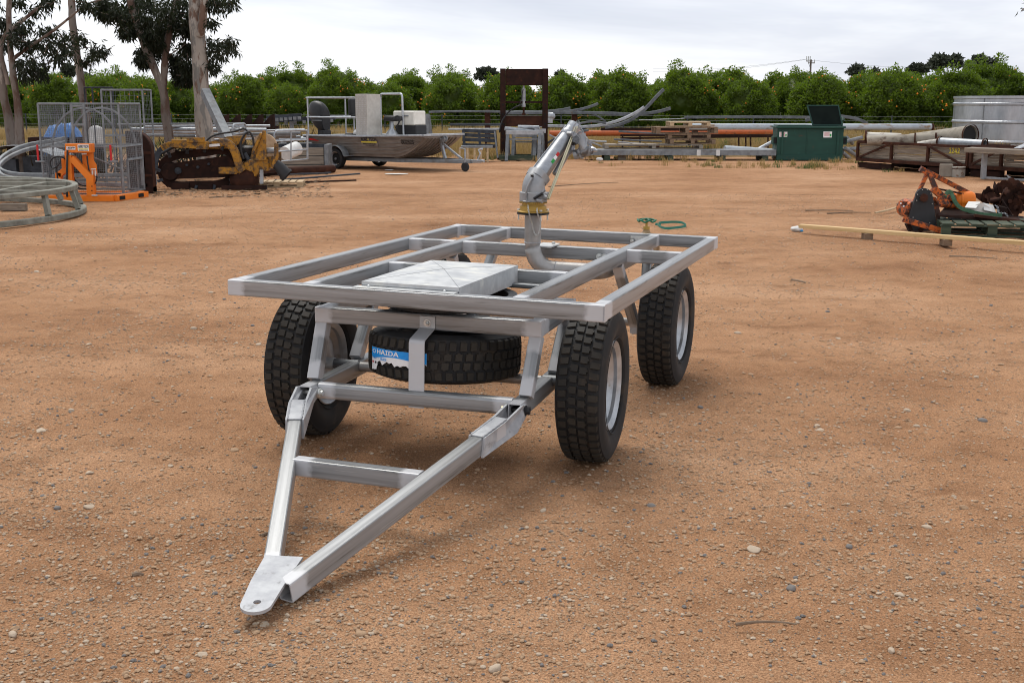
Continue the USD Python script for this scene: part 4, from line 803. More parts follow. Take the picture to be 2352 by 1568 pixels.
def tarp():
    o = A(140, 300, 31)*V(1, 1, 0); h = thing('tarpaulin', 'crumpled blue tarpaulin thrown over a pile behind the cage', 'tarpaulin', o)
    n = 34; u, v = np.meshgrid(np.linspace(-1, 1, n), np.linspace(-1, 1, n), indexing='ij'); r = np.sqrt(u*u*.9+v*v)
    z = 1.22*np.clip(1.12-r**2.6*.75, .22, 1)-.02+(fbm(np.stack([u*3.3, v*3.3, 0*u], -1), 4, 4)-.5)*.32; x = u*.55+.03*z; y = v*.8
    i = np.arange(n-1)[:, None]*n+np.arange(n-1)[None]; F = np.concatenate([np.stack([i, i+n, i+n+1], -1).reshape(-1, 3), np.stack([i, i+n+1, i+1], -1).reshape(-1, 3)])
    part(h, 'sheet', trimesh.Trimesh(np.stack([x, y, z], -1).reshape(-1, 3), F, process=False), 'tarp', smooth=True)
    b = thing('scrap_bin', 'low rusty steel bin under the blue tarpaulin', 'bin', o+V(.05, 0, 0)); part(b, 'body', [bx((0, -.72, .45), (1.25, .04, .9)), bx((.6, 0, .45), (.04, 1.4, .9)), bx((-.6, 0, .45), (.04, 1.4, .9)), bx((0, .72, .45), (1.2, .04, .9))], 'rust_dark')
    w = thing('white_drum', 'small white drum seen through the cage mesh', 'drum', A(220, 300, 30)*V(1, 1, 0)); part(w, 'drum', lathe([(0, .75), (.17, .75), (.18, .78), (.18, 1.10), (.14, 1.16), (.05, 1.2), (0, 1.2)], 20), 'white', smooth=40); part(w, 'stand', lathe([(0, 0), (.16, 0), (.16, .75), (0, .75)], 12), 'dark_steel')
    # pale sheet metal and dark scrap left of the cage
    s = thing('sheet_metal', 'curved pale sheet of metal lying by the gum tree trunks', 'sheet', A(40, 330, 27)*V(1, 1, 0))
    t = np.linspace(0, 1, 12); pts = np.stack([-.95+2.0*t, 0*t, .55+.28*np.sin(t*3)], 1); part(s, 'sheet', sweep(pts, rrect(1.1, .012, .003, 1), up=(0, 0, 1)), 'zinc', smooth=40); part(s, 'support', [bx((-.4, 0, .27), (.9, .6, .5)), bx((.5, .1, .3), (.7, .5, .55))], 'dark_steel')
tarp()
def rusty_box():
    Y = 23.6; a, b = A(296, 420, Y), A(351, 420, Y); w = b[0]-a[0]; zt = A(340, 301, Y)[2]
    h = thing('rusty_housing', 'tall rusty steel housing with rounded shoulder and square openings beside the trencher', 'housing', (a[0], Y, 0))
    q = [(0, .02), (w, .02), (w, zt-.34)]+[(w-.34+.34*math.cos(t), zt-.34+.34*math.sin(t)) for t in np.linspace(.2, math.pi/2, 8)]+[(0, zt)]
    pg = Polygon(q)
    for x0, z0, s in ((w-.36, zt-.72, .24), (w-.36, zt-1.28, .26), (.05, zt-.8, .3)): pg = pg.difference(sbox(x0, z0, x0+s, z0+s))
    part(h, 'front_plate', plate(pg, .03, frame((0, 0, 0), (1, 0, 0), (0, 0, 1))), 'rust_dark'); part(h, 'shell', plate(Polygon(q).difference(Polygon(q).buffer(-.03)), .17, frame((0, .2, 0), (1, 0, 0), (0, 0, 1))), 'rust')
    part(h, 'back_plate', plate(Polygon(q), .02, frame((0, .225, 0), (1, 0, 0), (0, 0, 1))), 'rust_dark'); part(h, 'foot', [bx((w-.15, .1, .06), (.3, .3, .12)), bx((.15, .1, .06), (.3, .3, .12))], 'rust_dark')
    for z in (zt-.86, zt-.42): part(h, 'strap', bx((w/2, -.035, z), (w, .012, .05)), 'rust')
rusty_box()
def trencher():
    Y = 24.6; o = A(480, 420, Y)*V(1, 1, 0); h = thing('trencher', 'worn yellow trencher attachment with rusty digging chain parked under the gum tree', 'trencher', o)
    P = lambda x, y, d=0.: A(x, y, Y+d)-o
    Pl = lambda pts, t, d, mt, nm: part(h, nm, plate(Polygon([(P(x, y)[0], P(x, y)[2]) for x, y in pts]), t, frame((0, d+t, 0), (1, 0, 0), (0, 0, 1))), mt)
    # digging boom and its chain
    Pl([(395, 375), (520, 358), (540, 385), (520, 408), (400, 412), (378, 398)], .10, .15, 'rust_dark', 'boom')
    part(h, 'boom_nose', lathe([(0, -.07), (.17, -.07), (.20, 0), (.17, .07), (0, .07)], 24, 'y', P(392, 394, .2)), 'rust_dark', smooth=40)
    loop = [P(x, y, .2) for x, y in ((372, 392), (378, 372), (398, 360), (440, 353), (480, 349), (520, 347), (538, 360), (538, 395), (520, 417), (470, 424), (420, 426), (388, 420), (375, 408))]
    lp = np.array(loop+[loop[0]]); lp = smoothcurve(lp, 64)[:-1]
    part(h, 'digging_chain', sweep(lp, rrect(.16, .05, .004, 1), up=(0, 1, 0), closed=True), 'rust_dark'); cen = lp.mean(0)
    for i in range(0, 63, 2):
        p = lp[i]; t = lp[(i+1) % 63]-lp[i-1]; t /= np.linalg.norm(t); nn = np.cross(t, (0, 1, 0)); nn *= np.sign(nn@(p-cen)); s = (i//2) % 3-1
        part(h, 'tooth', bar(p+nn*.01+V(0, s*.08, 0), p+nn*.11+t*.03+V(0, s*.13, 0), .06, .035, up=(0, 1, 0.1)), 'rust_dark' if i % 3 else 'dark_steel')
    for x, y, r in ((430, 379, .025), (455, 384, .03), (480, 377, .025), (410, 392, .07)): part(h, 'boom_bolt', lathe([(0, -.06), (r, -.05), (r, 0), (0, 0)], 12, 'y', P(x, y, .15)), 'dark_steel')
    # curved guard over the chain, arms and covers
    gd = smoothcurve([P(x, y, .1) for x, y in ((356, 388), (359, 362), (372, 343), (392, 334), (418, 330), (440, 331))], 20); part(h, 'chain_guard', sweep(gd[8:], rrect(.16, .06, .008, 1), up=(0, 1, 0)), 'yellow_worn', smooth=40); part(h, 'guard_arm', sweep(gd[:9], rrect(.12, .04, .006, 1), up=(0, 1, 0)), 'dark_steel', smooth=40)
    part(h, 'crumber_bar', [rod(P(372, 352, 0), P(402, 336, 0), .03, 10), rod(P(398, 338, 0), P(452, 332, 0), .022, 10)], 'black', smooth=40)
    part(h, 'frame_arm', [bar(P(396, 329), P(478, 334), .16, .14, up=(0, 1, 0)), bar(P(430, 322, -.05), P(470, 321, -.05), .10, .08, up=(0, 1, 0))], 'yellow_worn')
    Pl([(474, 342), (478, 327), (520, 314), (552, 312), (546, 330), (530, 342)], .5, .1, 'yellow_worn', 'bonnet'); Pl([(474, 338), (506, 336), (506, 330), (478, 332)], .02, .07, 'label_white', 'decal')
    part(h, 'swing_arm', sweep(smoothcurve([P(505, 328, -.1), P(526, 331, -.1), P(540, 350, -.1), P(552, 385, -.1), P(558, 394, -.1)], 18), rrect(.16, .10, .02, 1), up=(0, 1, 0)), 'yellow_worn', smooth=40)
    Pl([(505, 384), (555, 384), (560, 400), (505, 398)], .14, -.1, 'yellow_worn', 'lower_arm'); part(h, 'seat', [lathe([(0, 0), (.16, .01), (.22, .08), (.24, .30), (.18, .34), (.12, .14), (0, .1)], 20, 'z', P(566, 372, .3))], 'black', smooth=50)
    Pl([(573, 372), (580, 340), (598, 305), (606, 306), (607, 372)], .22, .0, 'yellow_worn', 'mast'); Pl([(588, 368), (592, 345), (605, 300), (612, 300), (614, 368)], .05, -.09, 'yellow_worn', 'mast_plate'); Pl([(590, 366), (618, 366), (618, 392), (590, 392)], .2, -.06, 'yellow_worn', 'mast_foot')
    part(h, 'lever', [bar(P(600, 306, -.12), P(582, 350, -.12), .05, .06, up=(0, 1, 0))], 'yellow_worn'); part(h, 'ram', [rod(P(562, 352, 0), P(582, 385, 0), .045, 12)], 'dark_steel', smooth=40)
    part(h, 'hydraulic_hose', tube(smoothcurve([P(x, y, -.1) for x, y in ((560, 365), (553, 340), (560, 312), (572, 303), (580, 315), (582, 335))], 20), .022, 8), 'black', smooth=60); part(h, 'hydraulic_hose', tube(smoothcurve([P(x, y, .2) for x, y in ((470, 330), (490, 312), (520, 305), (545, 300), (560, 296), (570, 310))], 20), .02, 8), 'black', smooth=60)
    Pl([(618, 340), (628, 352), (634, 352), (634, 378), (622, 388), (560, 388), (560, 378), (600, 376), (618, 366)], .04, .55, 'yellow_worn', 'rear_plate')
    Pl([(633, 328), (642, 330), (642, 362), (630, 386), (626, 386), (632, 360)], .05, -.15, 'yellow_worn', 'blade_side'); part(h, 'blade_beam', [bar(P(606, 367, .1), P(634, 364, -.1), .10, .10, up=(0, 0, 1)), bar(P(612, 380, .1), P(634, 378, -.1), .10, .08)], 'yellow_worn'); part(h, 'roller', rod(P(598, 347, .1), P(634, 346, -.1), .06, 14), 'zinc', smooth=40)
    part(h, 'cable_reel', lathe([(0, -.05), (.26, -.05), (.26, .05), (0, .05)], 28, 'y', P(608, 336, .8)), 'hessian', smooth=40)
    part(h, 'auger', lathe([(0, -.30), (.13, -.28), (.24, -.1), (.27, .05), (.22, .22), (.1, .28), (0, .28)], 26, 'x', P(562, 411, .1)), 'rust', smooth=50); part(h, 'gear_cover', [lathe([(0, -.05), (.17, -.05), (.19, 0), (.17, .05), (0, .05)], 24, 'y', P(578, 387, -.02)), lathe([(0, -.09), (.06, -.09), (.06, -.05), (0, -.05)], 16, 'y', P(578, 387, -.02))], 'yellow_worn', smooth=40)
    part(h, 'stand_leg', bar(P(601, 390, -.05), P(601, 422, -.05), .07, .07, up=(0, 1, 0)), 'zinc'); part(h, 'skid', [bar(P(510, 425, -.1)*V(1, 1, 0)+V(0, 0, .05), P(612, 421, -.1)*V(1, 1, 0)+V(0, 0, .05), .12, .08), bar(P(560, 408, .5), P(640, 398, .5), .1, .06)], 'rust_dark')
    c = smoothcurve([P(x, y, -.05) for x, y in ((628, 376), (642, 384), (652, 396), (660, 404))], 12); h2 = thing('rubber_chute', 'black rubber elbow chute hanging from the yellow trencher', 'chute', o)
    part(h2, 'elbow', [sweep(c, circ(.13, 18), scale=np.linspace(.75, 1.05, 12), caps=False), sweep(c[-3:], circ(.145, 18), caps=False)], 'rubber', smooth=50); part(h2, 'bore', sweep(c[-4:-1], circ(.125, 18)), 'hole_black', smooth=50)
    gr = [] ; r = np.random.default_rng(4)
    s = thing('trencher_support', 'dark steel feet under the digging boom', 'support', o); part(s, 'foot', [bx(P(412, 428)*V(1, 1, 0)+V(0, .2, .06), (.35, .3, .14)), bx(P(470, 428)*V(1, 1, 0)+V(0, .2, .05), (.3, .3, .11))], 'rust_dark')
trencher()
def left_scrap():
    h = thing('steel_beam', 'grey box section beam leaning against the thick gum tree', 'beam', A(520, 330, 27)*V(1, 1, 0)); beam(h, 'section', A(528, 330, 26.6), A(471, 211, 27.9), .19, .19, 'old_galv', world=True)
    for i in range(5):
        x = 512+i*24.5; Y = 36; h = thing('plough_share', ['rusty plough share, leftmost of the five behind the trencher', 'second rusty plough share from the left', 'middle rusty plough share of the five', 'fourth rusty plough share from the left', 'rusty plough share, rightmost of the five, near the pipe stack'][i], 'plough share', A(x, 300, Y)*V(1, 1, 0), group='row of rusty plough shares')
        q = Polygon([(-.30, 1.0), (.25, 1.0), (.25, A(x, 262, Y)[2]), (.12, A(x, 266, Y)[2])]); part(h, 'share', plate(q, .05, frame((0, .1*i, 0), (1, -.4, 0), (0, 0, 1))), 'rust_dark'); part(h, 'leg', bar((0, .0, 0), (0, 0, 1.05), .08, .08, up=(0, 1, 0)), 'rust_dark')
    h = thing('steel_beam', 'long rusty beam carrying the plough shares', 'beam', A(560, 300, 36.3)*V(1, 1, 0)); part(h, 'section', bar(A(495, 292, 36.3), A(640, 296, 36.3), .14, .16), 'rust_dark', world=True)
    # stacks of galvanised pipe on the racks
    r = np.random.default_rng(12); L = [((270, 286), (560, 284)), ((330, 291), (620, 289)), ((300, 297), (612, 299)), ((470, 303), (700, 298)), ((460, 309), (690, 306)), ((450, 315), (680, 311)), ((440, 322), (640, 318)), ((330, 303), (480, 306)), ((320, 310), (470, 312)), ((610, 306), (705, 300)), ((596, 316), (690, 314)), ((620, 322), (702, 320)), ((640, 331), (716, 329)), ((625, 337), (722, 334)), ((645, 327), (705, 316)), ((660, 341), (716, 337))]
    for i, (a, b) in enumerate(L):
        Y = 29.5+.35*i if i < 9 else 32+.3*(i-9); p, q = A(*a, Y), A(*b, Y+r.uniform(-.5, 1.2)); R = .028+.012*(i % 3)
        h = thing('galvanised_pipe', (ORD[i]+' galvanised pipe from the top in the stack behind the trencher') if i < 9 else (ORD[i-9]+' galvanised pipe of the loose heap at the stern of the boat'), 'pipe', p*V(1, 1, 0), group='galvanised pipes stacked behind the trencher'); part(h, 'pipe', rod(p, q, R, 10), 'zinc' if i % 4 else 'old_galv', smooth=40, world=True)
    def gate(name, label, x0, x1, y0, y1, Y, nb=3, tilt=0.):
        h = thing(name, label, 'gate', A(x0, y1, Y)*V(1, 1, 0)); c = [A(x0, y1, Y), A(x0, y0, Y), A(x1, y0-2, Y+.6), A(x1, y1-6, Y+.6)]; part(h, 'frame', tube(bend(c, .1, 5), .024, 8), 'zinc', smooth=50, world=True)
        for t in np.linspace(0, 1, nb+1)[1:]: part(h, 'rail', rod(c[0]*t+c[1]*(1-t), c[3]*t+c[2]*(1-t), .018, 8), 'zinc', smooth=50, world=True)
        m = [(c[0]+c[3])/2, (c[1]+c[2])/2]; part(h, 'upright', rod(m[0], m[1], .018, 8), 'zinc', smooth=50, world=True)
    gate('stock_gate', 'tubular galvanised gate propped behind the yellow trencher', 534, 564, 286, 310, 27.5); gate('stock_gate', 'tubular galvanised gate standing before the pipe stack near the boat', 630, 706, 301, 372, 27.2)
    gate('stock_gate', 'flat tubular gate lying behind the forked gum tree', 330, 455, 287, 303, 31, 2)
    h = thing('timber_bin', 'weathered grey timber box among the pipes beside the boat', 'box', A(640, 355, 31)*V(1, 1, 0)); w = 2.0; d = A(590, 340, 31)
    o = A(594, 352, 31)
    for k_, (x, z) in enumerate(((0, .08), (0, .30), (0, .52))): part(h, 'plank', bx((o[0]-h.M[0, 3]+.9, 0, z), (1.55, .05, .20), r=.006), 'timber_grey')
    part(h, 'side', bx((o[0]-h.M[0, 3]+1.75, .3, .35), (.10, .7, .7)), 'old_galv'); part(h, 'post', bx((o[0]-h.M[0, 3]+.1, .05, .35), (.25, .2, .7)), 'old_galv'); part(h, 'back', bx((o[0]-h.M[0, 3]+.9, .6, .35), (1.6, .04, .7)), 'dark_steel')
    p = A(655, 353, 28.6); q = A(682, 341, 29.0); h = thing('poly_roll', 'white plastic cylinder leaning on the rusty pipe beside the boat', 'cylinder', p*V(1, 1, 0)); part(h, 'roll', sweep([p, q], circ(.17, 20)), 'white', smooth=40, world=True)
    p, q = A(600, 362, 28.9), A(765, 352, 30.5); h = thing('rusty_pipe', 'long rusty pipe lying on the ground behind the boat trailer', 'pipe', p*V(1, 1, 0)); p[2] = q[2] = .11; part(h, 'pipe', rod(p, q, .10, 16), 'rust', smooth=40, world=True)
    # two dark perforated beams on posts
    for i, (a, b, Y) in enumerate((((612, 270), (692, 264), 38), ((608, 278), (770, 270), 38.3))):
        h = thing('perforated_beam', ['upper dark galvanised rack beam behind the boat stern', 'lower dark galvanised rack beam running behind the boat stern'][i], 'beam', A(*a, Y)*V(1, 1, 0)); part(h, 'section', bar(A(*a, Y), A(*b, Y), .10, .10 if i == 0 else .14), 'dark_steel', world=True)
        for t in np.linspace(.05, .95, 8): p = A(*a, Y)*(1-t)+A(*b, Y)*t; part(h, 'lug', bx(p-V(0, .06, .09), (.10, .05, .10)), 'old_galv', world=True)
    for x in (670, 608): h = thing('rack_post', ['galvanised post under the rack beams behind the boat', 'galvanised post at the left end of the rack beams'][x == 608], 'post', A(x, 290, 38.2)*V(1, 1, 0)); part(h, 'post', bar((0, 0, 0), (0, 0, A(x, 279, 38.2)[2]), .12, .12, up=(0, 1, 0)), 'old_galv')
    # brush and dead branches around the scrap
    def brush(name, label, c, R, n, mt, hgt=.5, seed=0, w=.02):
        r = np.random.default_rng(seed); V0, F = [], []
        for i in range(n):
            a = r.uniform(0, 6.28); q = np.sqrt(r.random()); b = V(R[0]*q*math.cos(a), R[1]*q*math.sin(a), 0); d = V(r.normal(0, .5), r.normal(0, .5), r.uniform(.2, 1)); d /= np.linalg.norm(d); l = hgt*r.uniform(.4, 1); s = np.cross(d, r.normal(size=3)); s /= np.linalg.norm(s)
            b[2] = r.uniform(0, hgt*.5); k_ = len(V0); V0 += [b-s*w, b+s*w, b+d*l+s*w*.2, b+d*l-s*w*.2]; F += [(k_, k_+1, k_+2), (k_, k_+2, k_+3)]
        usd = trimesh.Trimesh(V0, F, process=False); usd.apply_translation(c); g = part(ROOT, name, usd, mt, kind='stuff'); tag(g.prim, label, 'brush')
    brush('dry_brush', 'tangle of dead branches and leaves inside the bent rails', G(60, 395), (1.3, .9), 700, 'bush_dark', .55, 1, .022); brush('dry_brush', 'dark tangle of branches at the foot of the left gum trees', A(30, 330, 28)*V(1, 1, 0), (2.6, 1.0), 700, 'bush_dark', .7, 2, .025)
    brush('dry_brush', 'dry weeds growing through the pipe stack beside the boat', A(672, 345, 35.2)*V(1, 1, 0), (1.1, .5), 420, 'bush_dark', 1.0, 3, .012); brush('dry_brush', 'dark scrap and brush below the plough shares', A(560, 300, 33.5)*V(1, 1, 0), (2.5, .7), 500, 'bush_dark', .8, 4, .03)
    brush('green_weed_patch', 'green weeds growing among the branches left of the orange frame', G(40, 408), (1.0, .6), 260, 'green_weed', .35, 5, .02)
    # long flat bars lying on a pallet on the ground
    pallet('pallet', 'pale timber pallet lying flat under the long steel bars', 'timber_pale', G(632, 431)+V(0, .35, 0), .10, 1.10, .75, .12)
    for i, (a, b, z) in enumerate((((462, 431), (826, 413), .14), ((520, 427), (818, 416), .02), ((560, 420), (760, 412), .15))):
        p, q = G(*a), G(*b); p[2] = .03+z*.0+(.03 if i != 1 else 0); q[2] = z; p[2] = z if i else .03
        h = thing('steel_bar', ['longest dark steel bar resting across the pallet on the dirt', 'thin rusty steel bar lying on the dirt before the pallet', 'short dark steel bar behind the pallet'][i], 'bar', p*V(1, 1, 0)); part(h, 'bar', bar(p, q, .07 if i == 0 else .045, .035), 'dark_steel' if i != 1 else 'rust_dark', world=True)
def pallet(name, label, mt, loc, rz, w, d, h_, group=None, nb=7):
    h = thing(name, label, 'pallet', loc, rz, group); t = .020; th = h_
    for i in range(nb): part(h, 'deck_board', bx(((i+.5)/nb*w-w/2, 0, th-t/2), (w/nb*.80, d, t), r=.002), mt)
    for y in (-d/2+.05, 0, d/2-.05):
        part(h, 'stringer_board', bx((0, y, th-t*1.5-.001), (w, .09, t)), mt); part(h, 'base_board', bx((0, y, t/2), (w, .09, t)), mt)
        for x in (-w/2+.07, 0, w/2-.07): part(h, 'block', bx((x, y, th/2-.006), (.12, .09, th-t*3-.004)), mt)
    return h
left_scrap()
# ================================================================ the boat on its trailer
def boat():
    yaw = math.radians(-33.7); base = (-5.74, 33.3, 0); M = mtx(base, yaw)
    # local: x towards the bow, y towards the far side, near gunwale at y=0
    h = thing('boat', 'bare aluminium work boat with outboard motor and checker plate locker', 'boat', M=M)
    Wd, L, zg, zb = 1.75, 4.15, .87, .34
    def section(x):
        f = x/L; b = zb if f < .72 else zb+(zg+.05-zb-.06)*((f-.72)/.28)**2.0; g = zg+.05*max(0, f-.5)*2
        ins = .20*(1-max(0, (f-.72)/.28)*.6)
        return b, g, ins
    xs = np.r_[np.linspace(0, L*.72, 8), np.linspace(L*.74, L, 12)]; vs = []; rows = []
    for x in xs:
        b, g, ins = section(x); zs = np.linspace(0, 1, 9); pr = []
        xo = x
        for i, t in enumerate(zs):        # lapped strakes: each a little proud of the one below
            for e in ((0, 1) if 0 < i < 8 else (0,)):
                yy = ins*(1-t)-(.010 if (e == 1) else 0.); pr.append((x-.10*(1-t)*(x < .01), yy, b+(g-b)*t))
        near = pr[::-1]; far = [(p[0], Wd-p[1], p[2]) for p in pr]; rows.append(near+far)
    k = len(rows[0]); v = np.array(rows).reshape(-1, 3); F = []
    for i in range(len(xs)-1):
        for j in range(k-1): a, b = i*k+j, (i+1)*k+j; F += [(a, b, b+1), (a, b+1, a+1)]
    m = trimesh.Trimesh(v, F, process=False); part(h, 'hull', m, 'alu', smooth=25)
    tr = np.array(rows[0]); c = tr.mean(0); part(h, 'transom', trimesh.Trimesh(np.vstack([tr, c]), [(len(tr), i, i+1) for i in range(len(tr)-1)], process=False), 'alu')
    bw = np.array(rows[-1]); c = bw.mean(0); part(h, 'bow_plate', trimesh.Trimesh(np.vstack([bw, c]), [(len(bw), i+1, i) for i in range(len(bw)-1)], process=False), 'alu')
    # pressed ribs along side and bow bottom
    for i in range(1, 6):
        t = i/6; part(h, 'strake', sweep([(x, section(x)[2]*(1-t)-.012, section(x)[0]+(section(x)[1]-section(x)[0])*t) for x in xs], rrect(.014, .022, .004, 1)), 'alu', smooth=40)
    for y in np.linspace(.28, Wd-.28, 9): part(h, 'keel_rib', sweep([(x, y, section(x)[0]-.012) for x in xs[7:]], rrect(.03, .03, .006, 1)), 'alu', smooth=40)
    for y, nm in ((-.02, 'gunwale'), (Wd+.02, 'gunwale')): part(h, nm, sweep([(x, y, section(x)[1]+.01) for x in xs], rrect(.08, .05, .012, 2)), 'alu_rail', smooth=40)
    part(h, 'bow_rail', bar((L, -.02, zg+.06), (L, Wd+.02, zg+.06), .08, .05), 'alu_rail'); part(h, 'stern_rail', bar((-.0, -.02, zg-.02), (0, Wd+.02, zg-.02), .05, .06), 'alu_rail')
    dk = [trimesh.Trimesh([(1.9, .02, zg-.005), (L, .02, zg+.055), (L, Wd-.02, zg+.055), (1.9, Wd-.02, zg-.005)], [(0, 1, 2), (0, 2, 3)], process=False)]
    d = part(h, 'deck', dk, 'alu_deck'); tp = []
    for i in range(36):
        for j in range(26): x, y = 1.97+i*.06, .07+j*.064; tp.append(bx((x, y, zg-.004+.06*(x-1.9)/(L-1.9)), (.038, .014, .004), 0.785 if (i+j) % 2 else -.785))
    part(d, 'tread_pattern', tp, 'alu_deck', kind='stuff'); part(h, 'floor', bx((.95, Wd/2, zb+.22), (1.85, Wd-.35, .02)), 'alu_deck')
    # locker of checker plate
    lk = part(h, 'locker', bx((2.02, .36, zg+.56), (.40, .56, 1.10), r=.006), 'alu_deck'); tp = []
    for i in range(7):
        for j in range(19): a = .785 if (i+j) % 2 else -.785; q = bx((0, 0, 0), (.038, .006, .014)); q.apply_transform(trimesh.transformations.rotation_matrix(a, [0, 1, 0])); q.apply_translation((1.855+i*.055, .078, zg+.05+j*.056)); tp.append(q)
    for i in range(9):
        for j in range(19): a = .785 if (i+j) % 2 else -.785; q = bx((0, 0, 0), (.006, .038, .014)); q.apply_transform(trimesh.transformations.rotation_matrix(a, [1, 0, 0])); q.apply_translation((1.818, .12+i*.06, zg+.05+j*.056)); tp.append(q)
    part(lk, 'tread_pattern', tp, 'alloy', kind='stuff'); part(lk, 'top_hoop', tube(arc((1.95, .35, zg+1.11), .10, 0, 180, 10)*V(1, 1, 1), .01, 6), 'black')
    # stern safety rail and grab rail
    rl = lambda pts, r=.022, n='hand_rail': part(h, n, tube(bend(pts, .09, 5), r, 8), 'alu_rail', smooth=50)
    z1, z2 = zg+1.02, zg+.50
    for z in (z1, z2): rl([(1.80, .10, z), (.0, .10, z), (.0, Wd-.1, z), (.55, Wd-.1, z)])
    for x, y in ((.08, .10), (.08, Wd-.1), (.52, Wd-.1), (1.05, .9)): part(h, 'rail_post', rod((x, y, zg-.02), (x, y, z1), .022, 8), 'alu_rail', smooth=50)
    rl([(1.55, Wd-.3, zg), (1.55, Wd-.3, zg+1.12), (2.72, .95, zg+1.12), (2.75, .95, zg)], .03, 'grab_rail')
    # seats, console, cool box, outboard
    st = sub(h, 'seat', mtx((1.35, .75, zg+.25))); part(st, 'backrest', trimesh.Trimesh(*_rounded((.12, .46, .46), .06, (-.15, 0, .52))), 'rubber', smooth=50); part(st, 'cushion', trimesh.Trimesh(*_rounded((.42, .46, .12), .05, (.1, 0, .28))), 'rubber', smooth=50); part(st, 'pedestal', lathe([(.16, -.2), (.16, -.15), (.06, -.05), (.05, .22), (0, .22)], 16), 'white', smooth=40)
    st = sub(h, 'seat', mtx((2.55, .70, zg+.05))); part(st, 'backrest', trimesh.Trimesh(*_rounded((.38, .42, .14), .06, (.05, 0, .42))), 'rubber', smooth=50); part(st, 'pedestal', lathe([(.18, 0), (.14, .06), (.06, .16), (.05, .36), (0, .36)], 16), 'alu_rail', smooth=40)
    part(st, 'arm_rest', tube(smoothcurve([(.2, -.1, .18), (.32, -.1, .3), (.36, -.1, .45), (.22, -.1, .48)], 10), .022, 8), 'rubber', smooth=50)
    bxx = sub(h, 'cool_box', mtx((2.72, 1.25, zg+.02))); part(bxx, 'box', bx((0, 0, .46), (.75, .50, .38), r=.03), 'cream'); part(bxx, 'lower_box', bx((.05, 0, .14), (.72, .48, .26), r=.02), 'rubber'); part(bxx, 'latch', bx((.1, -.26, .52), (.14, .02, .03)), 'zinc')
    ob = sub(h, 'outboard_motor', mtx((-.10, .85, 0))); cw = trimesh.creation.icosphere(3, 1.); q = cw.vertices; q[:] = np.sign(q)*np.abs(q)**.85; q *= V(.33, .20, .42); q[:, 0] -= .35*q[:, 2]; q[:, 0] = np.minimum(q[:, 0], .22); cw.apply_translation((-.05, 0, zg+.52)); part(ob, 'cowl', cw, 'black', smooth=60)
    part(ob, 'leg', [bx((-.02, 0, zg-.10), (.24, .14, .75), r=.04), bx((-.10, 0, .28), (.34, .08, .3), r=.03)], 'rubber'); part(ob, 'clamp', bx((.12, 0, zg-.05), (.14, .34, .36), r=.02), 'rubber'); part(ob, 'stripe', bx((.02, -.225, zg+.40), (.34, .012, .03)), 'old_galv')
    part(h, 'fuel_gear', [bx((.6, .5, zg-.12), (.45, .3, .28), r=.03), bx((.95, .9, zg-.10), (.3, .3, .32), r=.03)], 'rubber')
    # registration, shop name and the stripe on the near side
    def put(m, x, z, mt, nm='lettering'):
        M2 = frame((x, -.022+.20*(1-(z-zb)/(zg-zb)), z), (1, 0, 0), (0, -.34, 1)); m.apply_transform(M2); part(h, nm, m, mt)
    def T(t, hgt, x, z, w, mt='ink', bold=True): m = text_mesh(t, hgt, .004, bold); m.apply_scale([w/(m.bounds[1][0]-m.bounds[0][0]), 1, 1]); put(m, x, z, mt)
    T('GU252S', .115, 3.40, .70, .42); pl = plate(sbox(0, 0, .58, .25), .003); put(pl, 2.02, .605, 'alu', 'decal')
    T('AGRI', .085, 2.04, .765, .24); T('TECH', .085, 2.325, .765, .25); put(plate(sbox(0, 0, .54, .035), .004), 2.04, .715, 'label_yellow', 'decal_band'); put(plate(sbox(0, 0, .025, .03), .004), 2.29, .79, 'label_yellow', 'decal_dot'); T('IRRIGATION SALES', .028, 2.08, .67, .44); T('STEEL FABRICATION', .022, 2.16, .63, .30)
    part(h, 'stern_flash', plate(Polygon([(.12, 0), (.2, .06), (.36, .05), (.55, -.02), (.3, .0)]), .003, frame((.0, .012, .745), (1, 0, 0), (0, -.34, 1))), 'ink_red')
    # ---- trailer
    t = thing('boat_trailer', 'galvanised single axle trailer carrying the aluminium boat', 'trailer', M=M)
    zf = .26
    for y in (.30, Wd-.30): part(t, 'chassis_rail', sweep([(-.15, y, zf), (3.2, y, zf), (5.05, Wd/2-(.04 if y < 1 else -.04), zf+.0)], rrect(.06, .10, .008, 1)), 'old_galv')
    for x in (-.12, .9, 2.4): part(t, 'cross_member', bar((x, .0 if x < 0 else .3, zf), (x, Wd if x < 0 else Wd-.3, zf), .06, .08), 'old_galv')
    part(t, 'coupling', [bar((5.0, Wd/2, zf), (5.35, Wd/2, zf+.01), .06, .08), rod((5.25, Wd/2, zf+.02), (5.45, Wd/2, zf+.02), .04, 10)], 'zinc'); part(t, 'handle', tube([(5.25, Wd/2, zf+.05), (5.33, Wd/2, zf+.2), (5.28, Wd/2, zf+.3), (5.4, Wd/2, zf+.33)], .025, 8), 'alu_rail', smooth=40)
    part(t, 'winch_post', [bar((4.20, Wd/2, zf+.05), (4.02, Wd/2, 1.0-.12), .07, .07, up=(0, 1, 0)), bar((4.75, Wd/2, zf+.05), (4.10, Wd/2, .72), .05, .05, up=(0, 1, 0))], 'zinc'); part(t, 'winch', [lathe([(.0, -.07), (.09, -.07), (.09, -.055), (.04, -.05), (.04, .05), (.09, .055), (.09, .07), (0, .07)], 18, 'y', (4.15, Wd/2, .82)), rod((4.15, Wd/2-.15, .82), (4.15, Wd/2+.1, .82), .015, 8)], 'zinc', smooth=40)
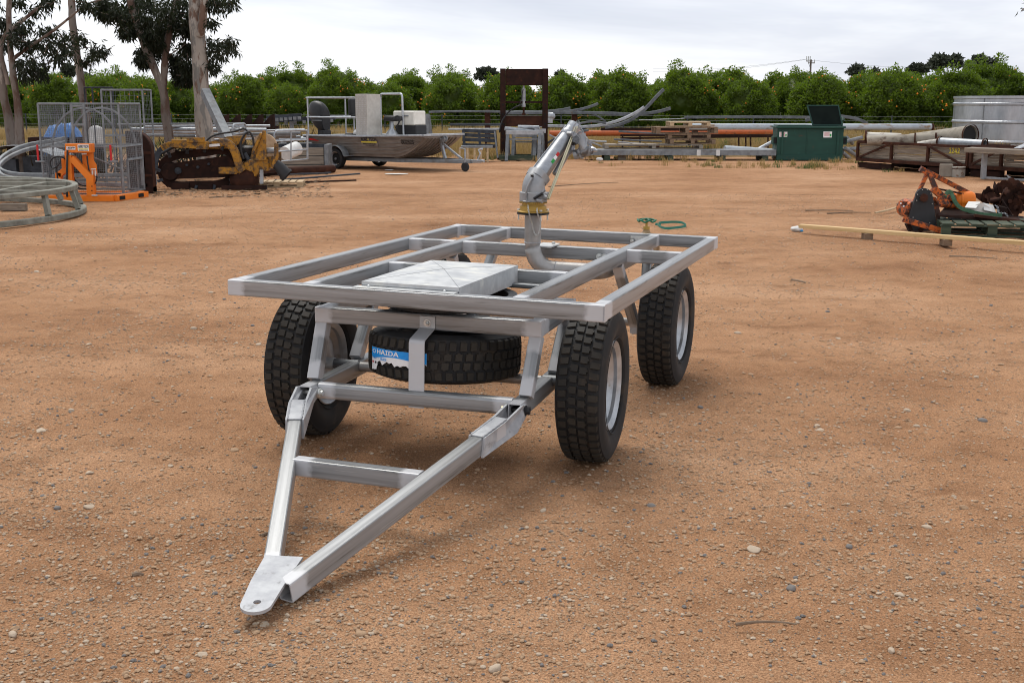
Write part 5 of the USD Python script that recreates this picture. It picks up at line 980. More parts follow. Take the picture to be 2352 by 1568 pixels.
    part(t, 'jockey_stem', [rod((4.92, Wd/2-.10, .12), (4.92, Wd/2-.10, .58), .028, 10), bar((4.92, Wd/2-.10, .58), (4.75, Wd/2-.10, .60), .02, .02)], 'zinc'); part(t, 'jockey_wheel', lathe([(0, -.035), (.10, -.035), (.12, -.015), (.12, .015), (.10, .035), (0, .035)], 20, 'y', (4.92, Wd/2-.10, .12)), 'rubber', smooth=40)
    part(t, 'tail_board', [bx((-.17, .12, .16), (.03, .40, .17)), bx((-.17, Wd-.12, .16), (.03, .40, .17))], 'dark_steel'); part(t, 'tail_bracket', [bx((-.16, .12, .25), (.06, .08, .12)), bx((-.16, Wd-.12, .25), (.06, .08, .12))], 'old_galv')
    part(t, 'axle', rod((1.2, -.08, .27), (1.2, Wd+.08, .27), .03, 12), 'old_galv')
    for s, y in ((-1, -.02), (1, Wd+.02)):
        w = sub(t, 'wheel', mtx((1.2, y, .275), math.pi/2)); r_ = .275
        part(w, 'tyre', lathe([(.185, -.08), (.215, -.092), (.262, -.085), (r_, -.06), (r_, .06), (.262, .085), (.215, .092), (.185, .08)], 36, 'x', closed=True), 'tyre', smooth=40)
        e = -s; x0 = -s*.06*-1
        part(w, 'rim', lathe([(.185, -.075), (.192, -.08), (.192, .08), (.185, .075), (.165, .05), (.165, -.05)], 30, 'x', closed=True), 'alloy', smooth=40)
        f = -1 if s > 0 else 1
        sp = [bar((f*.055, .035*math.cos(a), .035*math.sin(a)), (f*.045, .172*math.cos(a), .172*math.sin(a)), .055, .03, up=(1, 0, 0)) for a in np.arange(5)*2*math.pi/5]; part(w, 'spokes', sp+[lathe([(0, f*.07), (.045, f*.065), (.05, f*.03), (0, f*.03)], 18, 'x')], 'alloy', smooth=30); part(w, 'brake_drum', lathe([(0, -.03), (.14, -.03), (.14, .02), (0, .02)], 24, 'x'), 'hole_black')
        q = arc((0, 0, 0), .35, 12, 180, 16); q = np.stack([q[:, 0]+1.2, np.full(16, y), q[:, 1]+.275], 1); q = np.vstack([[1.72, y, .36], [1.60, y, .345], q, [.85, y, .12]]); part(t, 'mudguard', sweep(q, rrect(.24, .02, .004, 1), up=(0, 0, 1)), 'old_galv', smooth=40)
        part(t, 'mudguard_bracket', bar((1.2, y+s*-.1, .60), (1.2, .3 if s < 0 else Wd-.3, zf+.06), .04, .04), 'old_galv')
def _rounded(s, r, c):
    b = trimesh.creation.box((s[0]-2*r, s[1]-2*r, s[2]-2*r)); ic = trimesh.creation.icosphere(1, r).vertices
    hgl = trimesh.convex.convex_hull(np.vstack([v+ic for v in b.vertices])); hgl.apply_translation(c); return hgl.vertices, hgl.faces
boat()
# ================================================================ middle of the yard: press frame, racks, pallets, rubbish skip
def press():
    Y = 38.3; o = A(1203, 362, Y)*V(1, 1, 0); h = thing('press_frame', 'tall dark rusty hydraulic press frame standing before the orchard', 'press', o); P = lambda x, y, d=0.: A(x, y, Y+d)-o
    sc = Y/FPX; zt = P(1203, 158)[2]; x0, x1 = P(1149, 300)[0], P(1258, 300)[0]; w = 12.5*sc*1.0
    for s, x in ((0, x0), (1, x1-w)):
        part(h, 'post', [bx((x+w/2, 0, zt/2), (.03, .26, zt)), bx((x+w/2, -.13, zt/2), (w, .03, zt)), bx((x+w/2, .13, zt/2), (w, .03, zt))], 'rust_dark')
        part(h, 'peg_hole', [rod((x+w/2, -.15, z), (x+w/2, -.1445, z), .03, 8) for z in np.linspace(.5, 1.7, 5)], 'hole_black')
    zb = P(1200, 195)[2]; part(h, 'head_beam', [bx(((x0+x1)/2, .10, (zt+zb)/2-.02), (x1-x0-2*w-.006, .03, zt-zb-.02)), bx(((x0+x1)/2, 0, zb), (x1-x0-2*w-.006, .22, .03)), bx(((x0+x1)/2, 0, zt-.03), (x1-x0-2*w-.006, .22, .03)), bx(((x0+x1)/2, -.10, (zt+zb)/2-.02), (x1-x0-2*w-.006, .02, zt-zb-.06))], 'rust_dark')
    z1, z2 = P(1200, 267)[2], P(1200, 290)[2]; part(h, 'table_beam', [bx(((x0+x1)/2, -.07, (z1+z2)/2), (x1-x0-2*w-.006, .03, z1-z2)), bx(((x0+x1)/2, .07, (z1+z2)/2), (x1-x0-2*w-.006, .03, z1-z2)), bx(((x0+x1)/2, 0, z1), (x1-x0-2*w-.006, .2, .025))], 'rust')
    zz = P(1200, 235)[2]; part(h, 'guide_bar', bx(((x0+x1)/2, 0, zz), (x1-x0-2*w-.006, .10, .06)), 'rust_dark')
    xm = P(1203, 200)[0]; part(h, 'ram', [rod((xm, 0, P(0, 204)[2]), (xm, 0, P(0, 246)[2]), .065, 16), rod((xm, 0, zb), (xm, 0, P(0, 204)[2]), .03, 10)], 'zinc', smooth=40); part(h, 'ram_rod', [rod((xm, 0, P(0, 246)[2]), (xm, 0, z1+.05), .035, 12), bx((xm, 0, z1+.06), (.12, .12, .06))], 'rust')
    part(h, 'hose', tube(smoothcurve([P(x, y, -.25) for x, y in ((1199, 242), (1185, 246), (1170, 256), (1158, 270), (1150, 288), (1147, 305))], 24), .022, 8), 'black', smooth=60); part(h, 'hose', tube(smoothcurve([P(x, y, -.1) for x, y in ((1202, 205), (1199, 220), (1196, 235), (1186, 245))], 12), .015, 8), 'black', smooth=60)
    part(h, 'foot', [bx((x0+w/2, 0, .04), (.35, 1.0, .08)), bx((x1-w/2, 0, .04), (.35, 1.0, .08))], 'rust_dark'); part(h, 'pump', [lathe([(0, -.15), (.11, -.13), (.12, .05), (.06, .12), (0, .13)], 18, 'x', P(1266, 267)), bx(P(1262, 277), (.2, .2, .16))], 'zinc', smooth=40)
press()
def racks():
    # trestles and green skid in front of the press
    def trestle(n_, label, x0, x1, y0, y1, Y, legs=3):
        o = A((x0+x1)/2, y1, Y)*V(1, 1, 0); h = thing('trestle', label, 'trestle', o); P = lambda x, y, d=0.: A(x, y, Y+d)-o
        part(h, 'top_bar', bar(P(x0, y0+4), P(x1, y0+5, .1), .16, .13), 'zinc')
        for x, d in ((x0+4, 0), (x1-6, 0)): part(h, 'leg', bar(P(x, y0+8), P(x-3, y1, -.35)*V(1, 1, 0), .12, .10, up=(1, 0, 0)), 'old_galv'); part(h, 'leg', bar(P(x, y0+8, .1), P(x+3, y1, .5)*V(1, 1, 0), .12, .10, up=(1, 0, 0)), 'old_galv')
        part(h, 'brace', bar(P(x0+6, y0+20), P(x1-8, y0+20), .05, .05), 'old_galv')
    trestle(0, 'grey galvanised trestle in front of the press frame', 1162, 1246, 300, 362, 37.2); trestle(1, 'second galvanised trestle half hidden inside the first', 1176, 1232, 306, 360, 38.0); trestle(2, 'narrow galvanised trestle at the right post of the press', 1226, 1252, 296, 358, 37.6)
    for i, (a, b) in enumerate((((1160, 295), (1232, 304)), ((1190, 292), (1238, 293)))):
        h = thing('wrapped_pipe', ['pale wrapped pipe resting slantwise on the trestles', 'short pale pipe resting on the trestles at the back'][i], 'pipe', A(*a, 37.4)*V(1, 1, 0)); part(h, 'pipe', rod(A(*a, 37.4+.3*i), A(*b, 37.6), .065, 12), 'zinc', smooth=40, world=True)
    h = thing('green_skid', 'low dark green steel skid on the ground under the trestles', 'skid', A(1190, 366, 37.0)*V(1, 1, 0)); a, b = A(1146, 366, 37.0), A(1262, 366, 37.0); o = h.M[:3, 3]
    part(h, 'rail', bar(V(a[0]-o[0], -.05, .10), V(b[0]-o[0], -.05, .10), .10, .14), 'timber_green'); part(h, 'rail', bar(V(a[0]-o[0], .9, .10), V(b[0]-o[0], .9, .10), .10, .14), 'timber_green')
    for x in (a[0]-o[0]+.1, 0, b[0]-o[0]-.1): part(h, 'cross_bar', bx((x, .42, .08), (.12, .8, .08)), 'timber_green')
    # dark slatted steel frame and low rack between boat and press
    Y = 37.0; o = A(1100, 355, Y)*V(1, 1, 0); h = thing('slatted_rack', 'dark blue grey slatted steel frame leaning between boat and press', 'frame', o); P = lambda x, y, d=0.: A(x, y, Y+d)-o
    for y in (300, 310, 320, 333): part(h, 'slat', bar(P(1062, y, .1), P(1137, y+3), .05, .11, up=(0, 0, 1)), 'dark_steel')
    for x in (1064, 1100, 1137): part(h, 'rib', bar(P(x, 299, .05), P(x+(3 if x < 1130 else 3), 337, .05), .06, .08, up=(1, 0, 0)), 'dark_steel')
    part(h, 'end_strut', bar(P(1136, 301, -.05), P(1143, 363, -.15), .06, .05, up=(1, 0, 0)), 'old_galv')
    o = A(1095, 360, 36.4)*V(1, 1, 0); h = thing('low_bench', 'low galvanised bench with thin legs below the slatted frame', 'bench', o); P = lambda x, y, d=0.: A(x, y, 36.4+d)-o
    part(h, 'top', bx((0, .35, P(0, 338)[2]), (P(1125, 338)[0]-P(1052, 338)[0], .7, .05)), 'old_galv')
    for x in (1056, 1074, 1090, 1105, 1120): part(h, 'leg', bar(P(x, 340), P(x, 360)*V(1, 1, 0), .06, .06, up=(0, 1, 0)), 'timber_pale')
    # A shaped stands right of the boat
    for i, x in enumerate((964, 984)):
        o = A(x, 300, 42)*V(1, 1, 0); h = thing('steel_stand', ['narrow galvanised stand behind the boat bow, left one', 'narrow galvanised stand behind the boat bow, right one'][i], 'stand', o); z = A(x, 262, 42)[2]
        part(h, 'upright', bar((-.08, 0, 0), (-.02, 0, z), .14, .10, up=(0, 1, 0)), 'old_galv'); part(h, 'strut', bar((.17, 0, 0), (.02, 0, z*.96), .10, .08, up=(0, 1, 0)), 'old_galv')
    # storage rack posts and the long sections lying on them
    for i, (x, y0) in enumerate(((1120, 252), (1319, 254), (1596, 284))):
        o = A(x, 300, 44)*V(1, 1, 0); h = thing('rack_post', ['rusty rack post left of the press frame', 'rusty rack post right of the press frame', 'dark rack post under the big grey pipe'][i], 'post', o); z = A(x, y0, 44)[2]; part(h, 'post', bx((0, 0, z/2), (.20, .2, z)), 'rust'); part(h, 'arm', bx((0, -.4, z-.05), (.10, .7, .10)), 'rust')
    S = [('straight box section on the upper rack running behind the press', [(985, 258), (1150, 257), (1260, 255), (1290, 252), (1310, 248)], 43, .13, 'grey_steel'),
         ('bent box section with its tip rising beside the press', [(1180, 257), (1300, 256), (1335, 251), (1374, 238)], 43.6, .16, 'grey_steel'),
         ('long box section whose far tip bends up to the right', [(1148, 260), (1300, 259), (1407, 261), (1473, 262), (1510, 257), (1540, 249)], 42.6, .19, 'grey_steel'),
         ('bright box section curving up before the orange trees', [(1233, 290), (1310, 291), (1363, 290), (1418, 278), (1451, 264), (1480, 246)], 41.6, .17, 'zinc'),
         ('grey box section with the highest rising tip', [(1390, 293), (1420, 287), (1455, 272), (1480, 252), (1500, 231), (1525, 205)], 42.2, .19, 'grey_steel'),
         ('dark box section on the lower rack beside the boat', [(1033, 286), (1090, 286), (1150, 286)], 42.0, .14, 'dark_steel'),
         ('pale box section on the lowest rack behind the slatted frame', [(1030, 297), (1100, 297), (1240, 296)], 41.0, .12, 'zinc'),
         ('short curved pipe dropping down right of the press', [(1345, 259), (1365, 264), (1385, 275), (1395, 284)], 43.0, .10, 'grey_steel'),
         ('low bowed pipe right of the gun nozzle', [(1310, 292), (1340, 282), (1370, 280), (1392, 284)], 40.6, .12, 'grey_steel'),
         ('curved pipe sloping to the ground below the orange pipe', [(1262, 310), (1300, 322), (1345, 325), (1380, 336), (1398, 346)], 40.3, .10, 'zinc'),
         ('thick bowed pipe under the racks right of the press', [(1255, 345), (1285, 326), (1320, 308), (1352, 299)], 40.8, .13, 'grey_steel'),
         ('second bowed pipe under the racks right of the press', [(1240, 340), (1275, 318), (1310, 302), (1345, 296)], 41.2, .12, 'dark_steel'),
         ('thin pale pipe lying on the lower rack', [(1335, 322), (1393, 326)], 40, .10, 'zinc'),
         ('slim rod running right along the top rack', [(1468, 276), (1560, 273), (1600, 271)], 43.5, .06, 'zinc'),
         ('long grey box section lying above the big grey pipe', [(1572, 270), (1700, 269), (1860, 270)], 42.5, .16, 'grey_steel'),
         ('bowed galvanised pipe rising behind the open skip lid', [(1850, 277), (1880, 270), (1915, 267), (1945, 269), (1975, 276), (1992, 284)], 44, .19, 'grey_steel'),
         ('flat section on the rack above the pallets', [(1421, 302), (1490, 306), (1545, 308)], 40.2, .10, 'grey_steel'), ('lower flat section on the rack beside the pallets', [(1410, 320), (1470, 323), (1520, 325)], 40.0, .10, 'grey_steel'), ('rusty channel on the bottom rack beside the pallets', [(1385, 332), (1450, 334), (1515, 337)], 39.9, .10, 'rust'), ('galvanised tube on the middle rack arm', [(1420, 326), (1480, 331), (1540, 333)], 39.6, .08, 'zinc')]
    for lab, pts, Y, w, mt in S:
        p = [A(x, y, Y) for x, y in pts]; h = thing('steel_section', lab, 'section', p[0]*V(1, 1, 0)); q = smoothcurve(p, 22) if len(p) > 2 else np.array(p)
        part(h, 'section', sweep(q, rrect(w*.45, w*.60, .012, 1)), mt, smooth=40, world=True)
    h = thing('orange_pipe', 'long orange pipe lying behind the racks and pallets', 'pipe', A(1500, 304, 45)*V(1, 1, 0)); part(h, 'pipe', rod(A(1262, 307, 45), A(1774, 304, 46.5), .105, 16), 'orange_pipe', smooth=40, world=True)
    h = thing('rusty_channel', 'rusty channel lying on top of the orange pipe', 'channel', A(1500, 296, 44.6)*V(1, 1, 0)); part(h, 'channel', bar(A(1380, 297, 44.6), A(1640, 298, 44.8), .2, .10), 'rust_dark', world=True)
    h = thing('low_rack', 'low rusty rack with thin legs behind the pallet stack', 'rack', A(1600, 318, 42)*V(1, 1, 0))
    for a, b in (((1425, 311), (1790, 311)), ((1425, 318), (1790, 313))): part(h, 'rail', bar(A(*a, 42), A(*b, 42.6), .06, .07), 'rust_dark', world=True)
    for x in (1430, 1470, 1697, 1713, 1724, 1764): part(h, 'leg', bar(A(x, 312, 42), A(x, 345, 42), .05, .05, up=(0, 1, 0)), 'rust_dark', world=True)
    # pipes
    h = thing('grey_pipe', 'thick grey pipe with rust patches lying across behind the skip', 'pipe', A(1800, 291, 41)*V(1, 1, 0)); a, b = A(1570, 291, 40.5), A(2143, 291.5, 41.5); d = (b-a)/np.linalg.norm(b-a); part(h, 'pipe', [sweep([a, b], circ(.108, 22), caps=False)], 'pipe_grey', smooth=40, world=True); part(h, 'bore', [sweep([a+d*.02, b-d*.02], circ(.10, 22))], 'hole_black', world=True); part(h, 'collar', [sweep([b-d*.08, b], circ(.118, 22), caps=False)], 'rust', smooth=40, world=True)
    h = thing('grey_pipe', 'shorter grey pipe lying low between the pallets and the skip', 'pipe', A(1720, 346, 39)*V(1, 1, 0)); part(h, 'pipe', rod(A(1664, 343, 38.6), A(1800, 352, 38.9), .125, 20), 'pipe_grey', smooth=40, world=True)
    for i, (a, b, Y) in enumerate((((1738, 345), (1785, 320), 39.5), ((1932, 328), (1980, 316), 38.5), ((1930, 343), (1976, 341), 38.3), ((1935, 350), (1952, 364), 38), ((1941, 340), (1965, 356), 38.2), ((1945, 316), (1958, 330), 39))):
        h = thing('scrap_pipe', ['slanting galvanised strut left of the green skip', 'galvanised pipe rising right of the green skip', 'short pipe poking out behind the skip', 'bent pipe end dropping right of the skip', 'thin pipe lying in the grass right of the skip', 'short curved pipe stub right of the skip lid'][i], 'pipe', A(*b, Y)*V(1, 1, 0)); part(h, 'pipe', rod(A(*a, Y), A(*b, Y+.4), .06, 10), 'old_galv' if i else 'zinc', smooth=40, world=True)
    # bundle of purlins on bearers: each section a part
    Y = 37.6; a, b = A(1340, 361, Y), A(1781, 374, Y-.3); a[2] = b[2] = .24; h = thing('purlin_bundle', 'bundle of galvanised purlins lying on blocks under the pallets', 'bundle', a*V(1, 1, 0)); d = (b-a)/np.linalg.norm(b-a); n = V(-d[1], d[0], 0)
    for i in range(6): part(h, 'purlin', [bar(a+n*(.17*i), b+n*(.17*i)+d*.05*(i % 3), .155, .17, r=.004)], 'old_galv', world=True)
    for t in (.12, .45, .72, .94): p = a*(1-t)+b*t; part(h, 'bearer', bx((p[0]+n[0]*.4, p[1]+n[1]*.4, .07), (.18, 1.05, .14)), 'timber_green', world=True)
    part(h, 'strap', [bar(a*(1-t)+b*t+n*-.082+V(0, 0, -.09), a*(1-t)+b*t+n*-.082+V(0, 0, .088), .12, .01, up=n) for t in (.60, .70)], 'white', world=True)
    # pallets
    Y = 37.9; X = lambda x, Y=Y: A(x, 350, Y)[0]
    z = .32
    pl = [('old_timber', 'wide weathered pallet at the bottom of the stack on the purlins', 'timber_grey', (1382+1620)/2, 3.1, 0), ('a', 'brown pallet, second from the bottom of the stack', 'timber_brown', (1539+1639)/2, 1.45, .01), ('b', 'brown pallet, third from the bottom of the stack', 'timber_brown', (1536+1630)/2, 1.35, -.02), ('c', 'wide grey pallet, second from the top of the stack', 'timber_brown', (1510+1640)/2, 1.95, .02), ('d', 'pale new pallet on top of the stack', 'timber_pale', (1536+1630)/2, 1.28, 0)]
    zs = [.33, .49, .65, .81, 1.03]; hs = [.15, .15, .15, .21, .15]
    for (k, lab, mt, x, w, dr), zz, hh in zip(pl, zs, hs): pallet('pallet', lab, mt, (X(x), Y+.45, zz), dr*2, w, 1.1, hh)
    h = thing('plank', 'long grey plank lying under the stack of pallets', 'plank', (X(1420), Y-.1, 0)); a, b = A(1362, 351, Y-.1), A(1470, 354, Y-.2); part(h, 'plank', bar(a, b, .25, .06), 'timber_grey', world=True); part(h, 'block', bx((a+b)/2+V(.2, 0, -.12), (.3, .2, .16)), 'timber_grey', world=True)
    # white rags and bits
    for i, (x, y, s) in enumerate(((1378, 370, .12), (1366, 352, .15), (908, 401, .3), (893, 392, .12))):
        p = G(x, y); h = thing('white_scrap', ['crumpled white rag on the dirt edge below the purlins', 'white plastic scrap caught below the gun nozzle', 'flat white offcut lying on the dirt in front of the boat trailer', 'small pale scrap beside the trailer shadow'][i], 'scrap', p)
        m = trimesh.creation.icosphere(2, 1.); m.vertices *= V(s, s*.5, s*.45 if i < 2 else .015); m.vertices += (fbm(m.vertices*5+i, 3, i)[:, None]-.5)*s*.5*V(1, 1, .4 if i < 2 else .05); m.apply_translation((0, 0, -m.bounds[0][2])); part(h, 'rag', m, 'white', smooth=60)
racks()
def skip():
    Y = 37.2; o = A(1858, 378, Y)*V(1, 1, 0); h = thing('rubbish_skip', 'dark green steel rubbish skip with its black lid flipped open', 'skip', o, math.radians(-6)); sc = Y/FPX
    w = 2.0; d = 1.25; zt = 1.02; zb = .0
    q = [(0, .14), (0, zt), (d, zt-.0), (d+.05, zt), (d, .14)]
    part(h, 'body', [bx((0, .02, (zt+.16)/2), (w, .04, zt-.16)), bx((0, d-.02, (zt+.16)/2), (w, .04, zt-.16)), bx((-w/2+.02, d/2, (zt+.16)/2), (.04, d-.08, zt-.16)), bx((w/2-.02, d/2, (zt+.16)/2), (.04, d-.08, zt-.16)), bx((0, d/2, .18), (w-.1, d-.1, .03))], 'bin_green')
    part(h, 'base_skirt', bx((0, d/2-.01, .10), (w+.02, d+.03, .17), r=.01), 'bin_green'); part(h, 'top_rim', [bx((0, -.02, zt), (w+.10, .10, .06), r=.01), bx((0, d+.02, zt), (w+.10, .10, .06), r=.01), bx((-w/2-.01, d/2, zt), (.08, d-.07, .06), r=.01), bx((w/2+.01, d/2, zt), (.08, d-.07, .06), r=.01)], 'bin_green')
    for s in (-1, 1):
        pk = part(h, 'lifting_pocket', [bx((s*(w/2+.05), .28, .72), (.12, .5, .03)), bx((s*(w/2+.05), .28, .50), (.12, .5, .03)), bx((s*(w/2+.115), .28, .61), (.02, .5, .20))], 'bin_green'); part(h, 'pocket_mouth', bx((s*(w/2+.05), .04, .61), (.10, .02, .19)), 'hole_black')
        part(h, 'corner_rib', bx((s*(w/2-.16), -.018, .55), (.06, .035, .75)), 'bin_green')
    part(h, 'seam', bx((-.1, -.006, .60), (.02, .012, .78)), 'bin_green')
    part(h, 'skid', [bx((-.7, d/2, .012), (.12, d-.1, .024)), bx((.7, d/2, .012), (.12, d-.1, .024))], 'rust_dark')
    # the open half lid leans back, the other half is shut
    part(h, 'shut_lid', bx((-.48, d/2, zt+.05), (1.02, d+.06, .03), r=.008), 'bin_green')
    lid = Polygon([(.10, 0), (1.02, 0), (.90, .66), (-.08, .66)]); Mx = frame((0, d*.30, zt+.03), (1, 0, 0), (0, .30, .95)); part(h, 'open_lid', plate(lid, .03, Mx), 'bin_lid'); part(h, 'lid_frame', [plate(lid.difference(lid.buffer(-.035)), .045, Mx@mtx((0, 0, -.007)))], 'bin_green'); part(h, 'hinge_arm', [bar((1.0, d*.3, zt+.02), (1.06, d*.55, zt+.30), .05, .05), rod((1.02, d*.4, zt+.2), (1.10, d*.4, zt+.22), .03, 8)], 'bin_green')
    for i, (x, z, ww, hh) in enumerate(((-.82, .80, .24, .15), (.52, .80, .26, .18))):
        st = part(h, 'sticker', bx((x, -.003, z), (ww, .006, hh)), 'label_white'); part(st, 'print', [bx((x-.02, -.0075, z+hh*.28-k*.03), (ww*.62, .003, .010)) for k in range(4)], 'ink_red' if i else 'ink_red'); part(st, 'emblem', bx((x+ww*.34, -.0075, z-.02), (ww*.18, .003, hh*.4)), 'ink_green')
skip()
# ================================================================ right side of the yard
def crates():
    def crate(label, p0, p1, depth, hz, base, diag, num=None):
        d = p1-p0; d[2] = 0; L = np.linalg.norm(d); rz = math.atan2(d[1], d[0]); h = thing('slatted_crate', label, 'crate', p0*V(1, 1, 0), rz)
        T = .07; fr = lambda n, a, b, w=T: part(h, n, bar(a, b, w, w, r=.004, up=(0, 1, .01)), 'rust')
        for y in (0, depth):
            for t in (0, 1/3, 2/3, 1): fr('post', (L*t, y, base), (L*t, y, base+hz))
            fr('top_rail', (0, y, base+hz), (L, y, base+hz)); fr('bottom_rail', (0, y, base), (L, y, base), .09)
        for x in (0, L): fr('end_rail', (x, 0, base+hz), (x, depth, base+hz)); fr('end_rail', (x, 0, base), (x, depth, base))
        for a, b in diag: part(h, 'brace', bar((L*a[0], -.045, base+hz*a[1]), (L*b[0], -.045, base+hz*b[1]), .06, .03, up=(0, 1, 0)), 'rust')
        g = random.Random(9); n = 5; bw = (hz-.10)/n
        for k in range(3):
            for i in range(n):
                z = base+.06+bw*(i+.5)+g.uniform(-.006, .006); x0, x1 = L*k/3+.04, L*(k+1)/3-.04
                for y in (.05, depth-.05): part(h, 'slat', bar((x0, y, z+g.uniform(-.006, .006)), (x1, y, z+g.uniform(-.006, .006)), .022, bw*.78, r=.003), 'timber_grey')
        for x in (.05, L-.05):
            for i in range(n): part(h, 'end_slat', bar((x, .1, base+.06+bw*(i+.5)), (x, depth-.1, base+.06+bw*(i+.5)), .022, bw*.78, r=.003), 'timber_grey')
        part(h, 'floor', bx((L/2, depth/2, base+.05), (L-.1, depth-.12, .03)), 'timber_grey')
        part(h, 'skid', [bx((L*.17, .06, base/2-.03), (L*.33, .12, base-.09)), bx((L*.83, .06, base/2-.03), (L*.32, .12, base-.09)), bx((L*.5, depth-.1, base/2-.03), (L*.98, .12, base-.09))], 'rust_dark')
        if num:
            m = text_mesh(num, .125, .006, bold=True); m.apply_scale([.36/(m.bounds[1][0]-m.bounds[0][0]), 1, 1]); m.apply_transform(frame((L*.835, .032, base+hz-.17), (1, 0, 0), (0, 0, 1))); part(h, 'number', m, 'label_yellow')
        return h, L
    a, b = G(1968, 386), G(2219, 405)
    z = A(1970, 326, a[1])[2]
    crate('long slatted timber crate in a rusty frame, number 1242, beside the green skip', a, b, 1.3, z-.24, .24, (((.03, .12), (.32, .95)), ((.68, .95), (.97, .08))), '1242')
    d = (b-a)/np.linalg.norm(b-a); c = b+d*.12; e = c+d*2.9
    crate('second slatted timber crate with rusty frame cut off by the right edge', c, e, 1.3, z-.24-.02, .24, (((.03, .12), (.32, .95)), ((.68, .95), (.97, .08))))
    # pipes on the crates
    Y = 32.0
    def pipe(name, label, p, q, R, mt, bore=True, R1=None, collars=(), Yd=0.):
        p, q = A(*p), A(*q); h = thing(name, label, 'pipe', p*V(1, 1, 0)); dd = (q-p)/np.linalg.norm(q-p)
        part(h, 'pipe', sweep([p, q], circ(R, 20), scale=[1, (R1 or R)/R], caps=False), mt, smooth=40, world=True); part(h, 'bore', sweep([p+dd*.03, q-dd*.03], circ(R*.86, 20), scale=[1, (R1 or R)/R]), 'hole_black', smooth=40, world=True)
        for t, rr in collars: k = p*(1-t)+q*t; part(h, 'flange', sweep([k-dd*.02, k+dd*.02], circ(R*rr, 22)) if 0 < t < 1 else sweep([k-dd*.025, k+dd*.025], circ(R*rr, 22), caps=False), 'rust', smooth=40, world=True)
    pipe('concrete_pipe', 'flanged pale pipe lying along the back of the crate', (1989, 312, 32.6), (2070, 315, 32.3), .10, 'pipe_white', collars=((0, 1.5),))
    pipe('concrete_pipe', 'dirty cream pipe with a joint collar resting on the crate', (1992, 322, 32.2), (2150, 317, 31.6), .12, 'pipe_cement', collars=((.70, 1.25), (1, 1.15)))
    pipe('concrete_pipe', 'wide open ended pipe facing right on the crate', (2090, 316, 33), (2229, 310, 31.0), .10, 'pipe_cement', R1=.245, collars=((1, 2.75),))
    pipe('flanged_pipe', 'bright galvanised flanged pipe on the near top edge of the crate', (2158, 325, 30.6), (2262, 331, 29.7), .10, 'zinc', collars=((0, 1.35), (1, 1.4)))
    pipe('flanged_pipe', 'thin pale pipe end lying before the flanged pipe', (2108, 331, 31.0), (2158, 323.5, 30.7), .06, 'pipe_white')
    h = thing('steel_offcut', 'galvanised offcut sticking up from the second crate', 'offcut', A(2345, 345, 28)*V(1, 1, 0)); part(h, 'strip', bar(A(2322, 348, 28.2), A(2362, 330, 28.6), .16, .03), 'zinc', world=True)
    p = G(2168, 405); p2 = p+V(.0, -.12, 0); h = thing('concrete_block', 'square concrete block standing on the ground before the crate', 'block', p2, -.3); part(h, 'block', bx((0, 0, .15), (.30, .20, .30), r=.012), 'concrete')
    p = G(2194, 406)+V(.02, -.15, 0); h = thing('paint_bucket', 'dented white metal bucket beside the concrete block', 'bucket', p); part(h, 'pail', lathe([(0, 0), (.145, 0), (.15, .02), (.15, .235), (.156, .245), (.148, .25), (.140, .24), (.140, .03), (0, .03)], 26), 'bucket', smooth=35); part(h, 'rim', lathe([(.150, .19), (.155, .2), (.150, .21)], 26), 'rust')
    # bench of timber on a steel leg in front of the second crate
    h = thing('work_bench', 'long weathered plank on a galvanised leg before the second crate', 'bench', G(2258, 409)); a, b = A(2224, 344, 28.2), A(2380, 351, 27.2); beam(h, 'plank', a, b, .5, .11, 'timber_grey', world=True, r=.008); k = G(2258, 411); part(h, 'leg', [bar(k, k*V(1, 1, 0)+V(0, 0, A(2258, 349, k[1])[2]), .10, .12, up=(0, 1, 0))], 'zinc', world=True); part(h, 'foot_rail', bar(k+V(0, 0, .03), G(2352, 418)+V(.3, 0, .03), .05, .05), 'zinc', world=True)
    part(h, 'paint_stain', bar(a*.9+b*.1+V(0, -.252, 0), a*.65+b*.35+V(0, -.252, 0), .006, .08), 'label_yellow', world=True)
    # corrugated water tank
    Yc = 43.0; R = 2.6; left = A(2197, 300, Yc)[0]; c = V(left+R, Yc, 0); zt = A(2197, 221, Yc)[2]; h = thing('water_tank', 'big round galvanised water tank with ribbed bands at the right edge', 'tank', c)
    pr = [(R, 0)]; ys = [A(2190, y, Yc)[2] for y in (323, 279, 239)]
    for y in ys: pr += [(R, y-.06), (R+.035, y-.025), (R+.035, y+.025), (R, y+.06)]
    pr += [(R, zt-.10), (R+.03, zt-.08), (R+.03, zt), (R-.02, zt), (R-.02, zt-.3)]
    part(h, 'shell', lathe(pr, 96), 'tank_zinc', smooth=35)
    for k in range(6): a_ = k/6*2*math.pi+.55; part(h, 'seam', bar(((R+.004)*math.cos(a_), (R+.004)*math.sin(a_), .05), ((R+.004)*math.cos(a_), (R+.004)*math.sin(a_), zt-.1), .04, .006, up=(math.cos(a_), math.sin(a_), 0)), 'old_galv')
    part(h, 'roof', lathe([(R-.02, zt-.12), (R*.5, zt-.10), (0, zt-.08)], 48), 'tank_zinc', smooth=40)
crates()
